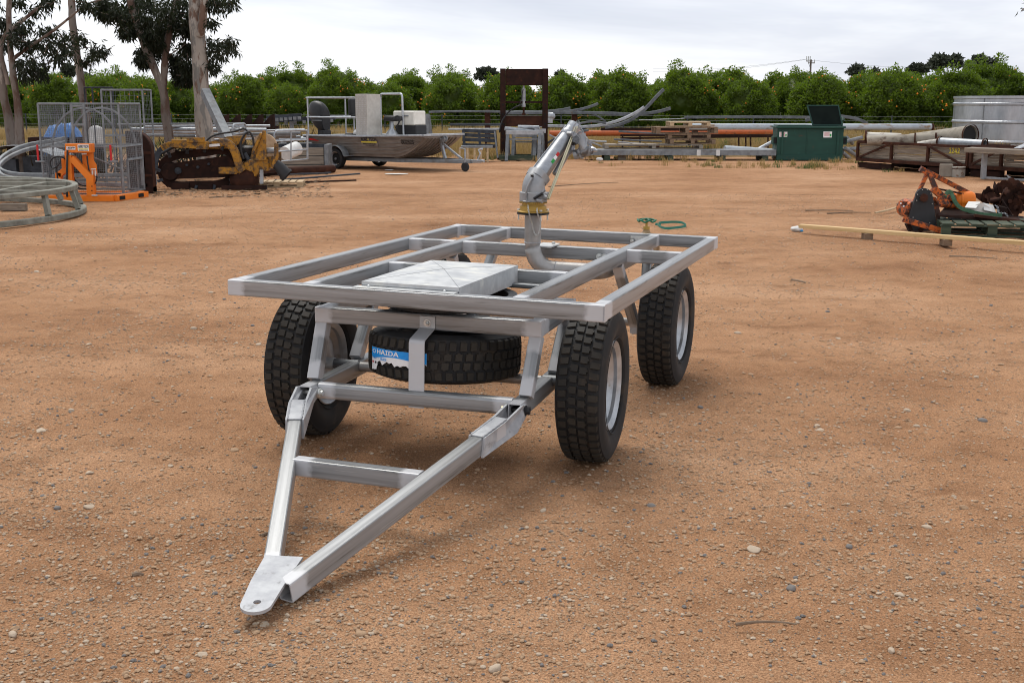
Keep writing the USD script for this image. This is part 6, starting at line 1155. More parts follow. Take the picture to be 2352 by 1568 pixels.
def tiller():
    o = G(2118, 532)*V(1, 1, 0); Y = o[1]; h = thing('rotary_hoe', 'broken orange rotary hoe with peeling paint lying behind the timber beam', 'rotary hoe', o)
    C = lambda x, y: (2044+.1318*x, 367.5+.1318*y)
    P = lambda x, y, d=0.: A(*C(x, y), Y+d)-o
    def Pl(pts, t, d, mt, nm, to=h): return part(to, nm, plate(Polygon([(P(x, y, d)[0], P(x, y, d)[2]) for x, y in pts]), t, frame((0, d+t, 0), (1, 0, 0), (0, 0, 1))), mt)
    arcp = [(600+148*math.cos(a), 640-148*math.sin(a)) for a in np.linspace(0, math.pi, 12)]
    Pl([(820, 1150), (700, 1240), (380, 1240), (345, 960)]+[(452, 640)]+arcp[::-1][1:-1]+[(748, 640)], .05, .0, 'rubber', 'chain_case'); Pl([(835, 1170), (748, 640), (800, 650), (880, 900), (870, 1170)], .25, .06, 'orange_worn', 'case_side')
    n = 11; t = np.arange(n*4)/(n*4)*2*math.pi; rr = np.where(np.arange(n*4) % 4 < 2, .060, .048); g = Polygon(np.stack([rr*np.cos(t), rr*np.sin(t)], 1)); c = P(575, 655)
    part(h, 'sprocket', [plate(g, .03, frame(c+V(0, -.025, 0), (1, 0, 0), (0, 0, 1))), lathe([(0, -.06), (.03, -.055), (.034, -.02), (0, -.02)], 16, 'y', c)], 'rust'); part(h, 'case_bolts', [rod(P(x, y)+V(0, -.012, 0), P(x, y)+V(0, .01, 0), .006, 6) for x, y in ((565, 520), (650, 515), (710, 580), (465, 705), (735, 760), (480, 600), (400, 1000), (690, 1090))], 'bolt')
    L = lambda nm, a, b, w=.05, hh=.05, da=.1, db=.1, mt='orange_worn': part(h, nm, bar(P(*a, da), P(*b, db), w, hh, up=(0, 1, .05)), mt)
    L('top_bar', (530, 150), (700, 240), .075, .07, .12, .12); L('top_bar', (690, 225), (1420, 600), .065, .06, .12, .55); L('mast', (690, 225), (800, 540), .060, .05, .10, .08); L('mast', (700, 260), (810, 490), .05, .05, .22, .22)
    L('rear_strut', (640, 255), (410, 760), .05, .045, .12, .1); L('brace_rod', (820, 500), (1450, 625), .025, .025, .1, .5, 'rust'); L('hitch_arm', (750, 500), (930, 650), .09, .08, .02, .05)
    Pl([(800, 690), (935, 590), (1040, 720), (1030, 770), (850, 775)], .04, .0, 'orange_worn', 'hitch_plate'); Pl([(175, 720), (420, 725), (430, 830), (260, 850), (165, 760)], .03, .12, 'orange_worn', 'drawbar_ear'); [part(h, 'ear_hole', rod(P(x, y, .115), P(x, y, .125), .013, 10), 'label_white') for x, y in ((190, 755), (240, 805))]
    part(h, 'rear_hood', [lathe([(0, -.2), (.12, -.2), (.13, -.15), (.13, .2), (0, .2)], 20, 'y', P(350, 850, .25))], 'orange_worn', smooth=40)
    gb = P(1280, 690, .45); part(h, 'gearbox', [lathe([(0, -.13), (.09, -.13), (.115, -.09), (.12, .0), (.118, .10), (.10, .14), (0, .14)], 26, 'x', gb), lathe([(.12, -.07), (.127, -.06), (.127, -.05), (.12, -.04)], 26, 'x', gb), bx(gb+V(0, 0, -.08), (.2, .2, .1), r=.01)], 'orange', smooth=40); part(h, 'gearbox_neck', rod(P(960, 640, .35), P(1180, 680, .45), .055, 14), 'orange_worn', smooth=40)
    part(h, 'rotor_tube', rod(P(880, 760, .3), P(1150, 800, .5), .05, 14), 'orange_worn', smooth=40); Pl([(1460, 620), (1500, 580), (1640, 590), (1760, 740), (1650, 760)], .03, .55, 'rust', 'shield')
    part(h, 'skid_bar', bar(P(225, 1030, -.13), P(1035, 1285, -.20)+V(0, 0, .01), .035, .075, up=(0, 0, 1)), 'orange_worn'); part(h, 'skid_holes', [rod(P(x, y, -.155), P(x, y, -.147), .012, 8) for x, y in ((655, 1135), (685, 1215), (340, 1050))], 'hole_black')
    part(h, 'skid_bracket', [bar(P(300, 1100, -.05), P(360, 1230, -.05), .05, .10, up=(0, 1, 0)), rod(P(540, 1215, -.08), P(540, 1215, -.02), .035, 14)], 'rust_dark'); part(h, 'lower_tine', tube(smoothcurve([P(260, 950, .05), P(310, 915, .05), P(350, 950, .05), P(360, 1010, .05)], 10), .015, 8), 'rust', smooth=50)
    # plank pallet carrying the scrap
    pw, pd = 1.25, .95; a0 = V(*G(2196, 552)[:2], 0); pal = pallet('pallet', 'old green painted pallet with loose boards under the scrap iron', 'timber_green', a0+V(.72, .85, 0), -.22, 1.3, 1.0, .17)
    q = lambda x, y, d: A(*C(x, y), Y+d)
    h2 = thing('steel_plate', 'long dark rusty steel plate resting on the pallet under the white carton', 'plate', q(1500, 950, .1)*V(1, 1, 0)); part(h2, 'plate', trimesh.convex.convex_hull(np.array([q(*p) for p in ((835, 960, -.1), (960, 815, .5), (1480, 960, -.1), (1480, 990, -.1), (835, 990, -.1), (2335, 1065, -.15), (2335, 1095, -.15), (2335, 985, .45), (1500, 900, .5))])), 'rust_dark', world=True)
    h2 = thing('channel_iron', 'rusty channel iron lying along the near edge of the steel plate', 'channel', q(1900, 1000, 0)*V(1, 1, 0)); part(h2, 'channel', bar(q(1470, 965, -.14), q(2400, 1085, -.2), .06, .04), 'rust', world=True)
    cb = thing('carton', 'open white cardboard carton with folded flaps on the scrap iron', 'carton', q(1600, 920, .15)*V(1, 1, 0)); f = lambda pts, t=.006: trimesh.convex.convex_hull(np.vstack([np.array(pts), np.array(pts)+V(0, .01, -.008)]))
    part(cb, 'front_panel', f([q(1350, 840, .1), q(1600, 925, .1), q(1605, 740, .1), q(1500, 830, .12)]), 'card_white', world=True); part(cb, 'side_panel', f([q(1600, 925, .1), q(1850, 915, .25), q(1830, 880, .25), q(1605, 740, .1)]), 'card_white', world=True)
    part(cb, 'flap', f([q(1305, 825, .05), q(1500, 838, .02), q(1585, 728, .2), q(1370, 720, .26)]), 'white', world=True); part(cb, 'flap', f([q(1625, 745, .18), q(1800, 785, .3), q(1850, 915, .2), q(1640, 870, .05)]), 'white', world=True)
    sg = thing('green_sling', 'faded green webbing sling draped from the hoe over the carton', 'sling', q(1200, 800, .1)*V(1, 1, 0)); c_ = smoothcurve([q(965, 640, .0), q(985, 585, .05), q(1060, 575, .1), (q(1100, 660, .05)), q(1160, 770, .02), q(1240, 840, .0), q(1350, 880, .0), q(1550, 935, .05), q(1750, 960, .0), q(1950, 955, -.02)], 40); part(sg, 'webbing', sweep(c_, rrect(.055, .012, .003, 1), up=(.2, -1, .3)), 'webbing_green', smooth=50, world=True); part(sg, 'loop', sweep(smoothcurve([q(985, 585, .05), q(1070, 570, .14), q(1110, 650, .16), q(1200, 800, .12)], 14), rrect(.05, .012, .003, 1), up=(.2, -1, .3)), 'webbing_green', smooth=50, world=True)
    chn = thing('shackle_chain', 'short rusty steel chain lying beside the carton flap', 'chain', q(1870, 820, .2)*V(1, 1, 0)); cp = smoothcurve([q(1850, 800, .2), q(1880, 830, .2), q(1885, 870, .2), q(1930, 930, .1), q(2010, 930, .05), q(2040, 970, .05)], 14)
    part(chn, 'links', [tube(cp[i]+np.outer(np.cos(np.linspace(0, 6.28, 9)[:-1]), V(.016, 0, -.008))+np.outer(np.sin(np.linspace(0, 6.28, 9)[:-1]), V(0, .009, .009) if i % 2 else V(.0, .012, -.002)), .004, 5, closed=True) for i in range(14)], 'zinc', smooth=60, world=True)
    # discs of a broken harrow: each disc a thing lying in the heap
    r = np.random.default_rng(6); D = [(1700, 620, .60), (1860, 520, .65), (1990, 480, .8), (2020, 620, .55), (2090, 560, .7), (2150, 470, .85), (2200, 620, .5), (2280, 540, .7), (1960, 700, .45), (2090, 720, .40), (2240, 720, .45), (2330, 650, .5), (1830, 680, .5), (2200, 830, .30)]
    labs = ['rusty notched disc blade nearest the gearbox', 'rusty disc blade curling up beside the hoe shield', 'round topped rusty disc blade in the middle of the heap', 'rusty disc blade at the centre of the heap', 'tilted rusty disc blade behind the centre one', 'rusty disc blade standing highest in the heap', 'rusty disc blade low on the right of the heap', 'rusty disc blade at the right edge of the heap', 'half buried rusty disc blade above the carton', 'flat rusty disc blade behind the chain', 'rusty disc blade under the highest one', 'rusty disc blade cut by the right picture edge', 'rusty disc blade leaning on the shield', 'rusty disc blade lowest at the front of the heap']
    for (x, y, d), lab in zip(D, labs):
        p = q(x, y, d); R = r.uniform(.11, .15); t = np.arange(36)/36*2*math.pi; edge = np.where((np.arange(36) % 6) < 2, R*.84, R)
        v = [(0, 0, -.045)]+[(R*.55*math.cos(a), R*.55*math.sin(a), -.03) for a in t]+[(e*math.cos(a), e*math.sin(a), 0) for a, e in zip(t, edge)]; F = [(0, 1+i, 1+(i+1) % 36) for i in range(36)]
        for i in range(36): j = (i+1) % 36; F += [(1+i, 37+i, 37+j), (1+i, 37+j, 1+j)]
        m = trimesh.Trimesh(v, F, process=False); m2 = m.copy(); m2.apply_translation((0, 0, .008)); m2.invert(); ax = V(r.normal(), -1.2+r.normal()*.7, r.normal()*.8); Mx = frame(p, np.cross(ax, (0, .1, 1)), np.cross(ax, np.cross(ax, (0, .1, 1))))
        h3 = thing('disc_blade', lab, 'disc blade', p*V(1, 1, 0)); part(h3, 'blade', [m.apply_transform(Mx), m2.apply_transform(Mx)], 'rust' if r.random() < .6 else 'rust_dark', smooth=40, world=True); part(h3, 'hub', lathe([(0, -.06), (.03, -.06), (.03, .02), (0, .02)], 14).apply_transform(Mx), 'rust', world=True)
    h3 = thing('harrow_axle', 'rusty axle shaft of the harrow lying under the disc blades', 'axle', q(1990, 720, .4)*V(1, 1, 0)); part(h3, 'shaft', rod(q(1740, 710, .45), q(2340, 640, .5), .035, 10), 'rust', smooth=40, world=True); part(h3, 'scraper_arm', [bar(q(1950, 690, .3), q(2130, 960, .2), .03, .02), bar(q(1740, 715, .4), q(1945, 680, .4), .025, .03)], 'rust_dark', world=True); part(h3, 'gang_frame', [bar(q(1800, 800, .5), q(2340, 840, .45), .08, .08), bar(q(1880, 870, .3), q(2030, 900, .25), .15, .12), bar(q(2100, 640, .6)*V(1, 1, 0)+V(0, 0, .02), q(2100, 640, .6), .08, .08, up=(0, 1, 0))], 'rust_dark', world=True)
    h3 = thing('steel_offcut', 'bluish triangular steel offcut sticking up from the disc heap', 'offcut', q(2130, 320, .9)*V(1, 1, 0)); part(h3, 'offcut', trimesh.convex.convex_hull(np.array([q(2020, 245, 1.0), q(2100, 370, 1.0), q(2255, 390, 1.0), q(2020, 245, 1.03), q(2100, 370, 1.03), q(2255, 390, 1.03)])), 'zinc', world=True)
    # new timber beam on two blocks
    a, b = G(1838, 521), G(2352, 564); zc_ = .10; a, b = G(1838, 519, .10), G(2354, 558, .10); d = (b-a)/np.linalg.norm(b-a); b = b+d*1.1
    h4 = thing('timber_beam', 'long new pale timber beam lying across low blocks on the dirt', 'timber beam', a*V(1, 1, 0)); beam(h4, 'beam', a, b, .09, .05, 'timber_new', world=True, r=.004)
    for i, (x, y) in enumerate(((1991, 548), (2173, 563))):
        p = G(x, y); t = (p[0]-a[0])/d[0]; k = a+d*t; h5 = thing('timber_block', ['short timber block propping the beam near its middle', 'short timber block propping the beam in front of the hoe'][i], 'block', k*V(1, 1, 0), .1); part(h5, 'block', bx((0, 0, .034), (.11, .13, .080), r=.004), 'timber_brown')
    p = G(1845, 533); h5 = thing('plastic_scrap', 'scrap of clear and blue plastic at the left end of the timber beam', 'scrap', p+V(-.08, .05, 0)); m = trimesh.creation.icosphere(2, 1.); m.vertices *= V(.09, .05, .03); m.vertices += (fbm(m.vertices*30, 3, 2)[:, None]-.5)*.05; m.apply_translation((0, 0, -m.bounds[0][2])); part(h5, 'scrap', m, 'white', smooth=60); part(h5, 'cap', bx((.06, -.02, .015), (.05, .03, .02), r=.004), 'label_blue')
    h5 = thing('wooden_stick', 'pale bent stick lying on the dirt left of the rotary hoe', 'stick', G(2050, 490)); part(h5, 'stick', tube(smoothcurve([G(2010, 492)+V(0, 0, .02), G(2045, 488)+V(0, 0, .05), G(2080, 482)+V(0, 0, .10)], 8), .016, 7), 'timber_pale', smooth=50, world=True)
    # green strap ring behind the cart
    s_ = [G(x, y)+V(0, 0, .03) for x, y in ((1518, 519), (1530, 515), (1555, 514.5), (1572, 519), (1575, 523.5), (1558, 527), (1532, 529), (1516, 525), (1505, 519.5))]; h5 = thing('green_strap', 'green packing strap lying in a loop on the dirt behind the cart', 'strap', s_[0]*V(1, 1, 0)); part(h5, 'strap', sweep(smoothcurve(s_, 40), rrect(.006, .035, .002, 1), up=(.0, .3, 1)), 'strap_green', smooth=50, world=True)
tiller()
def twigs():
    T = [(1818, 645, 1850, 652, .012), (600, 1234, 640, 1226, .008), (1690, 1437, 1830, 1436, .006), (305, 1327, 330, 1325, .010), (340, 415, 430, 418, .02), (300, 440, 420, 446, .014), (1900, 492, 2000, 490, .012), (480, 455, 560, 452, .012), (2180, 590, 2290, 596, .010), (1260, 430, 1420, 420, .012), (1850, 485, 1960, 486, .012)]
    for i, (x0, y0, x1, y1, r) in enumerate(T):
        a, b = G(x0, y0)+V(0, 0, r), G(x1, y1)+V(0, 0, r); m = (a+b)/2+V(0, (b-a)[0]*.06, .004); h = thing('twig', ['dark twig lying on open dirt right of the rear wheel', 'thin twig on the dirt inside the drawbar', 'long thin twig on the dirt at the bottom right', 'small dark bark flake left of the drawbar tongue', 'branch lying on the dirt beside the wire cage', 'thin branch on the dirt before the trencher', 'thin dry stick behind the timber beam', 'dark stick on the dirt below the steel bars', 'thin twig in front of the timber beam blocks', 'thin branch on the dirt behind the sprinkler gun', 'second dry stick behind the timber beam end'][i], 'twig', a*V(1, 1, 0)); part(h, 'wood', tube(smoothcurve([a, m, b], 7), r, 6, scale=np.linspace(1, .5, 7)), 'twig', smooth=50, world=True)
twigs()
# ================================================================ trees, orchard, grass, far things
def leaf_cloud(r, centers, radii, n, ln, wd, droop=0., up_bias=0., rad=.8, nz=.8):
    """narrow leaf shaped faces scattered in clumps; two triangles folded along the midrib"""
    c = np.asarray(centers, float); R = np.asarray(radii, float); R = R if R.ndim == 2 else np.repeat(R[:, None], 3, 1)
    w = R.prod(1)**(2/3); k = r.choice(len(c), n, p=w/w.sum()); d = r.normal(size=(n, 3)); d /= np.linalg.norm(d, axis=1)[:, None]; q = r.random(n)**(.55)
    p = c[k]+d*R[k]*q[:, None]; a = d*rad+r.normal(size=(n, 3))*nz+V(0, 0, up_bias-droop); a /= np.linalg.norm(a, axis=1)[:, None]
    s = np.cross(a, r.normal(size=(n, 3))); s /= np.linalg.norm(s, axis=1)[:, None]; L = ln*r.uniform(.7, 1.3, n)[:, None]; Wd = wd*r.uniform(.7, 1.3, n)[:, None]
    nn = np.cross(a, s)*Wd*.35
    v = np.stack([p, p+a*L*.45+s*Wd*.5+nn, p+a*L, p+a*L*.45-s*Wd*.5+nn], 1).reshape(-1, 3); i = np.arange(n)[:, None]*4
    F = np.concatenate([i+[0, 1, 2], i+[0, 2, 3]]); return trimesh.Trimesh(v, F, process=False)
def citrus(seed, sh, hgt):
    r = np.random.default_rng(seed); cs, rs = [], []
    for i in range(130):
        d = r.normal(size=3); d /= np.linalg.norm(d); d[2] = abs(d[2])*1.2-.45; q = r.uniform(.78, .96); rr = r.uniform(.28, .46); c = V(d[0]*sh*q, d[1]*sh*q, hgt*.47+d[2]*hgt*.45*q); c[2] = max(c[2], .25); cs.append(c); rs.append((rr, rr, rr*.85))
    for i in range(3): a = r.uniform(0, 6.28); q = r.uniform(0, .75)*sh; cs.append((q*math.cos(a), q*math.sin(a), hgt*r.uniform(.80, .90)-q*q*.14)); rs.append((.34, .34, .30))
    for i in range(34): a = r.uniform(0, 6.28); cs.append((sh*.92*math.cos(a), sh*.92*math.sin(a), r.uniform(.25, 1.0))); rs.append((.36, .36, .34))
    lv = leaf_cloud(r, cs, rs, 15000, .14, .085, up_bias=.25)
    core = trimesh.creation.icosphere(3, 1.); v = core.vertices; v *= V(sh*.66, sh*.66, hgt*.36); v *= (.9+.35*(fbm(v*1.3+seed, 3, seed)-.5))[:, None]; core.apply_translation((0, 0, hgt*.45))
    o = []; sp = [c for c in cs if c[2] < hgt*.85 and c[2] > .5]; nc = 9
    for j in range(nc):
        c = sp[r.integers(len(sp))]; 
        for _ in range(r.integers(2, 7)):
            d = V(c[0], c[1], 0); d /= max(np.linalg.norm(d), .1); p = V(*c)+d*r.uniform(.22, .42)+r.normal(size=3)*.20; m = trimesh.creation.icosphere(1, r.uniform(.036, .048)); m.apply_translation(p); o.append(m)
    tr = tube([(0, 0, 0), (.03, 0, .6), (0, .05, 1.5)], .11, 8, scale=[1, .8, .5])
    return lv, core, o, tr
CIT = []
def orchard():
    hs_ = [(1.9, 4.25), (2.05, 4.7), (1.8, 3.95), (2.0, 4.45)]; labs = 'orange tree heavy with fruit in the orchard row behind the yard'
    for i, (s, hh) in enumerate(hs_):
        c = UsdGeom.Xform(stage.CreateClassPrim(f'/World/orange_tree_kind_{"abcd"[i]}')) if False else None
        CIT.append(citrus(100+i, s, hh))
    r = np.random.default_rng(31); first = {}; A0, B0 = V(-52, 97), V(40, 62.5); n = 26; d = (B0-A0)/np.linalg.norm(B0-A0); nrm = V(-d[1], d[0]); Lr = np.linalg.norm(B0-A0)
    rows = 0
    nf = 0; nb_ = [0]*4
    for row in range(3):
        for i in range(n):
            p = A0+d*(Lr*(i+.5*(row % 2)+r.uniform(-.12, .12))/(n-1))+nrm*(row*5.2+r.uniform(-.3, .3))
            if abs(p[0])/p[1] > .50: continue
            k = int(r.integers(0, 4)); s = r.uniform(.88, 1.12)*(1.0 if row == 0 else .97); M = mtx((p[0], p[1], 0), r.uniform(0, 6.28)); M[:3, :3] *= s
            near = ('front row', 'second row', 'third row', 'back row')[row]; lab = f'leafy orange tree with ripe fruit in the {near} of the orchard' if row == 0 else f'orange tree showing above the {("", "front", "second", "third")[row]} row of the orchard'; grp = f'orange trees of the {near}'
            nb_[row] += 1
            if row: lab = f'{ORD[nb_[row]-1]} orange tree from the left in the {near} of the orchard'
            if row == 0:
                px = 1176+FPX*p[0]/p[1]; nf += 1; o_ = ORD[nf-1]
                where = next(w for lim, w in ((100, 'the left gum trees'), (340, 'the wire cages'), (480, 'the big gum trunks'), (700, 'the plough shares'), (960, 'the boat'), (1130, 'the boat bow'), (1270, 'the press frame'), (1560, 'the curved steel sections'), (1800, 'the pallet stack'), (1960, 'the green skip'), (2190, 'the slatted crate'), (9999, 'the water tank')) if px < lim)
                lab = f'{o_} orange tree from the left in the front orchard row, behind {where}'
            if k not in first:
                lv, core, o, tr = CIT[k]; h = thing('orange_tree', lab, 'orange tree', M=M, group=grp); cr = part(h, 'crown', [lv, core], 'citrus_leaf'); part(h, 'trunk', tr, 'bark_dark', smooth=50); part(h, 'oranges', o, 'fruit', smooth=60, kind='stuff'); first[k] = h
            else: copy_of(first[k], M, lab, grp)
orchard()
def gums():
    D = lambda x, y: (x*.4252*.5742, y*.4252*.5742)
    def limb(pts, w0, w1, Y): p = smoothcurve([A(*D(x, y), Y+dd) for x, y, dd in pts], 22); s = np.linspace(1, w1/w0, 22); R = w0/2*Y/FPX*.2441; m = sweep(p, circ(R, 14), up=(0, 1, .1), scale=s*(1+.05*np.sin(np.arange(22)*1.9))); return m
    def clump(r, items, Y): return [A(*D(x, y), Y+r.uniform(-.6, .8)) for x, y, R in items], [R*.2441*Y/FPX for x, y, R in items]
    def sprays(r, c, R, k):
        C, S = [], []
        for p, q in zip(c, R):
            for _ in range(int(k*max(1, (q/.5)**1.5))):
                d = r.normal(size=3); d /= np.linalg.norm(d); s = r.uniform(.09, .19); C.append(p+d*q*r.random()**.4*V(1, 1, .85)); S.append((s*1.0, s*1.0, s*.95))
        return C, S
    def tree(label, Y, trunk, limbs, cl, nl, seed, dens=9, mt='bark'):
        r = np.random.default_rng(seed); o = A(*D(*trunk[0][:2]), Y)*V(1, 1, 0); h = thing('gum_tree', label, 'gum tree', o); first = list(trunk)
        p0 = A(*D(*trunk[0][:2]), Y); base = p0*V(1, 1, 0)+V(0, 0, -.1); p = smoothcurve([base]+[A(*D(x, y), Y) for x, y, w in trunk], 40); w = np.interp(np.linspace(0, 1, 40), np.linspace(0, 1, len(trunk)+1), [trunk[0][2]*1.25]+[t[2] for t in trunk]); R0 = .2441*Y/FPX/2
        m = sweep(p, circ(1., 20), up=(0, 1, .1), scale=w*R0); v = m.vertices; m.vertices = v+(fbm(v*2.2, 3, seed)-.5)[:, None]*.05
        part(h, 'trunk', m, mt, smooth=60, world=True)
        for pts, a, b in limbs: part(h, 'limb', limb(pts, a, b, Y), mt if a > 45 else 'bark_dark', smooth=60, world=True)
        c, R = clump(r, cl, Y); c, R = sprays(r, c, R, dens); lf = leaf_cloud(r, c, R, nl, .15, .040, droop=1.0, rad=.35, nz=.55); part(h, 'crown', lf, 'gum_leaf', world=True)
        # twigs into the clumps
        tw = []
        for q in c[::3]: e = q+r.normal(size=3)*.10; tw.append(rod(q, e, .006, 4))
        part(h, 'twigs', tw, 'bark_dark', world=True, kind='stuff')
    tree('spotted gum tree trunk leaning at the far left edge', 27.5, [(110, 1320, 105), (40, 900, 75), (-20, 560, 60), (-60, 200, 50), (-90, -200, 40)], [], [(-20, 300, 60), (10, 420, 40), (20, 200, 35), (-60, 60, 90)], 500, 1, mt='bark_mid')
    tree('gum tree with a long bare side branch rising to the right', 27.0, [(185, 1320, 95), (165, 1000, 72), (115, 620, 60), (90, 350, 52), (85, 100, 50), (60, -250, 40)],
         [([(120, 560, 0), (250, 460, 0), (400, 360, -.1), (560, 245, -.2), (700, 130, -.2), (830, 40, -.3), (950, 0, -.3)], 34, 14), ([(95, 290, 0), (200, 205, .2), (310, 115, .3), (440, 0, .4)], 40, 20), ([(75, 800, .1), (30, 600, .1), (10, 480, .1), (70, 300, .1)], 40, 34), ([(440, 600, 0), (520, 560, .1), (650, 510, .1)], 10, 5)],
         [(240, 640, 75), (340, 640, 85), (420, 640, 80), (280, 560, 50), (180, 600, 40), (330, 720, 45), (400, 700, 55), (220, 690, 60), (460, 470, 85), (530, 400, 75), (600, 420, 70), (640, 360, 50), (380, 400, 75), (300, 420, 60), (230, 400, 45), (560, 500, 60), (650, 480, 40), (480, 290, 60), (420, 290, 50), (560, 560, 40), (160, 330, 60), (210, 270, 45), (240, 220, 35), (130, 250, 40), (430, 40, 55), (340, 100, 35), (470, 0, 40), (160, 0, 50), (820, 60, 50), (780, 30, 40), (130, 360, 45)], 2400, 2, mt='bark_mid')
    tree('slim gum tree trunk behind the wire cage', 30.0, [(790, 1000, 78), (760, 780, 72), (715, 480, 68), (690, 250, 66), (660, -150, 60)], [([(720, 470, 0), (820, 450, 0), (900, 450, 0)], 8, 4)],
         [(900, 470, 55), (960, 460, 45), (880, 520, 35), (820, 580, 35), (780, 570, 25), (760, 370, 30), (940, 500, 40), (740, 340, 20)], 480, 3, mt='bark_mid')
    tree('forked gum tree with a dense dark crown', 29.5, [(1590, 1320, 96), (1560, 1050, 86), (1530, 830, 82), (1500, 740, 66), (1430, 600, 72), (1350, 400, 76), (1300, 260, 70), (1230, -100, 60)], [([(1530, 830, 0), (1545, 700, 0), (1555, 520, 0), (1590, 330, .1), (1640, 100, .2), (1660, -150, .2)], 66, 58), ([(1590, 530, 0), (1680, 460, -.1), (1780, 400, -.1)], 12, 6)],
         [(1250, 40, 120), (1350, 80, 130), (1450, 60, 150), (1550, 100, 150), (1650, 90, 140), (1740, 80, 120), (1250, 140, 90), (1330, 200, 90), (1420, 230, 120), (1520, 260, 120), (1600, 250, 110), (1700, 230, 100), (1750, 290, 60), (1480, 340, 100), (1440, 400, 80), (1500, 430, 80), (1540, 360, 80), (1480, 490, 55), (1400, 330, 70), (1200, 180, 60), (1190, 250, 60), (1150, 100, 80), (1040, 60, 70), (1080, 120, 60), (980, 20, 60), (950, 110, 35), (1010, 140, 40), (1160, 290, 40), (1210, 300, 40), (1320, 540, 30), (1350, 580, 25), (1660, 620, 60), (1720, 680, 70), (1680, 720, 55), (1760, 620, 60), (1740, 500, 60), (1780, 440, 55), (1640, 540, 30), (1770, 740, 45), (1780, 180, 60), (1340, 480, 30)], 8800, 4, dens=16, mt='bark_mid')
    tree('thick pale gum tree with peeling bark behind the trencher', 29.0, [(1930, 1330, 172), (1910, 1050, 158), (1895, 780, 148), (1870, 500, 140), (1855, 330, 135), (1840, 150, 118), (1825, -200, 105)], [([(1880, 330, -.1), (1905, 200, -.2), (1920, 0, -.2), (1925, -150, -.2)], 84, 62)],
         [(2050, 30, 75), (2120, 20, 70), (2180, 0, 60), (2000, 60, 50), (2160, 50, 35), (2000, 10, 60), (1960, 200, 40), (2000, 210, 25), (2010, 430, 65), (2080, 470, 70), (2140, 430, 60), (2180, 400, 35), (2060, 520, 45), (2190, 470, 35), (1980, 400, 40), (1960, 560, 40), (1970, 620, 35), (1980, 480, 40), (2010, 650, 20)], 1350, 5)
    # a branch hanging in at the right edge of the picture, with its own trunk just outside the frame
    r = np.random.default_rng(9); b = V(6.9, 13.6, 0); h = thing('gum_tree', 'gum tree whose hanging leaves reach in at the top right corner', 'gum tree', b); part(h, 'trunk', tube([(0, 0, -.1), (.05, 0, 1.5), (.0, .1, 3.5), (.2, .1, 6)], .17, 14, scale=[1.1, 1, .85, .6]), 'bark', smooth=60); t = A(2346, 25, 13.2)-b
    part(h, 'limb', tube([(.0, .05, 2.6), t+V(.25, 0, .2), t], .03, 8, scale=[1, .5, .2]), 'bark_dark', smooth=60); part(h, 'crown', leaf_cloud(r, [t, t+V(.05, 0, -.1), t+V(.12, 0, .1), t+V(.4, 0, .4), t+V(.9, 0, 1.2)], [.06, .05, .10, .3, .7], 420, .09, .022, droop=.8), 'gum_leaf')
gums()
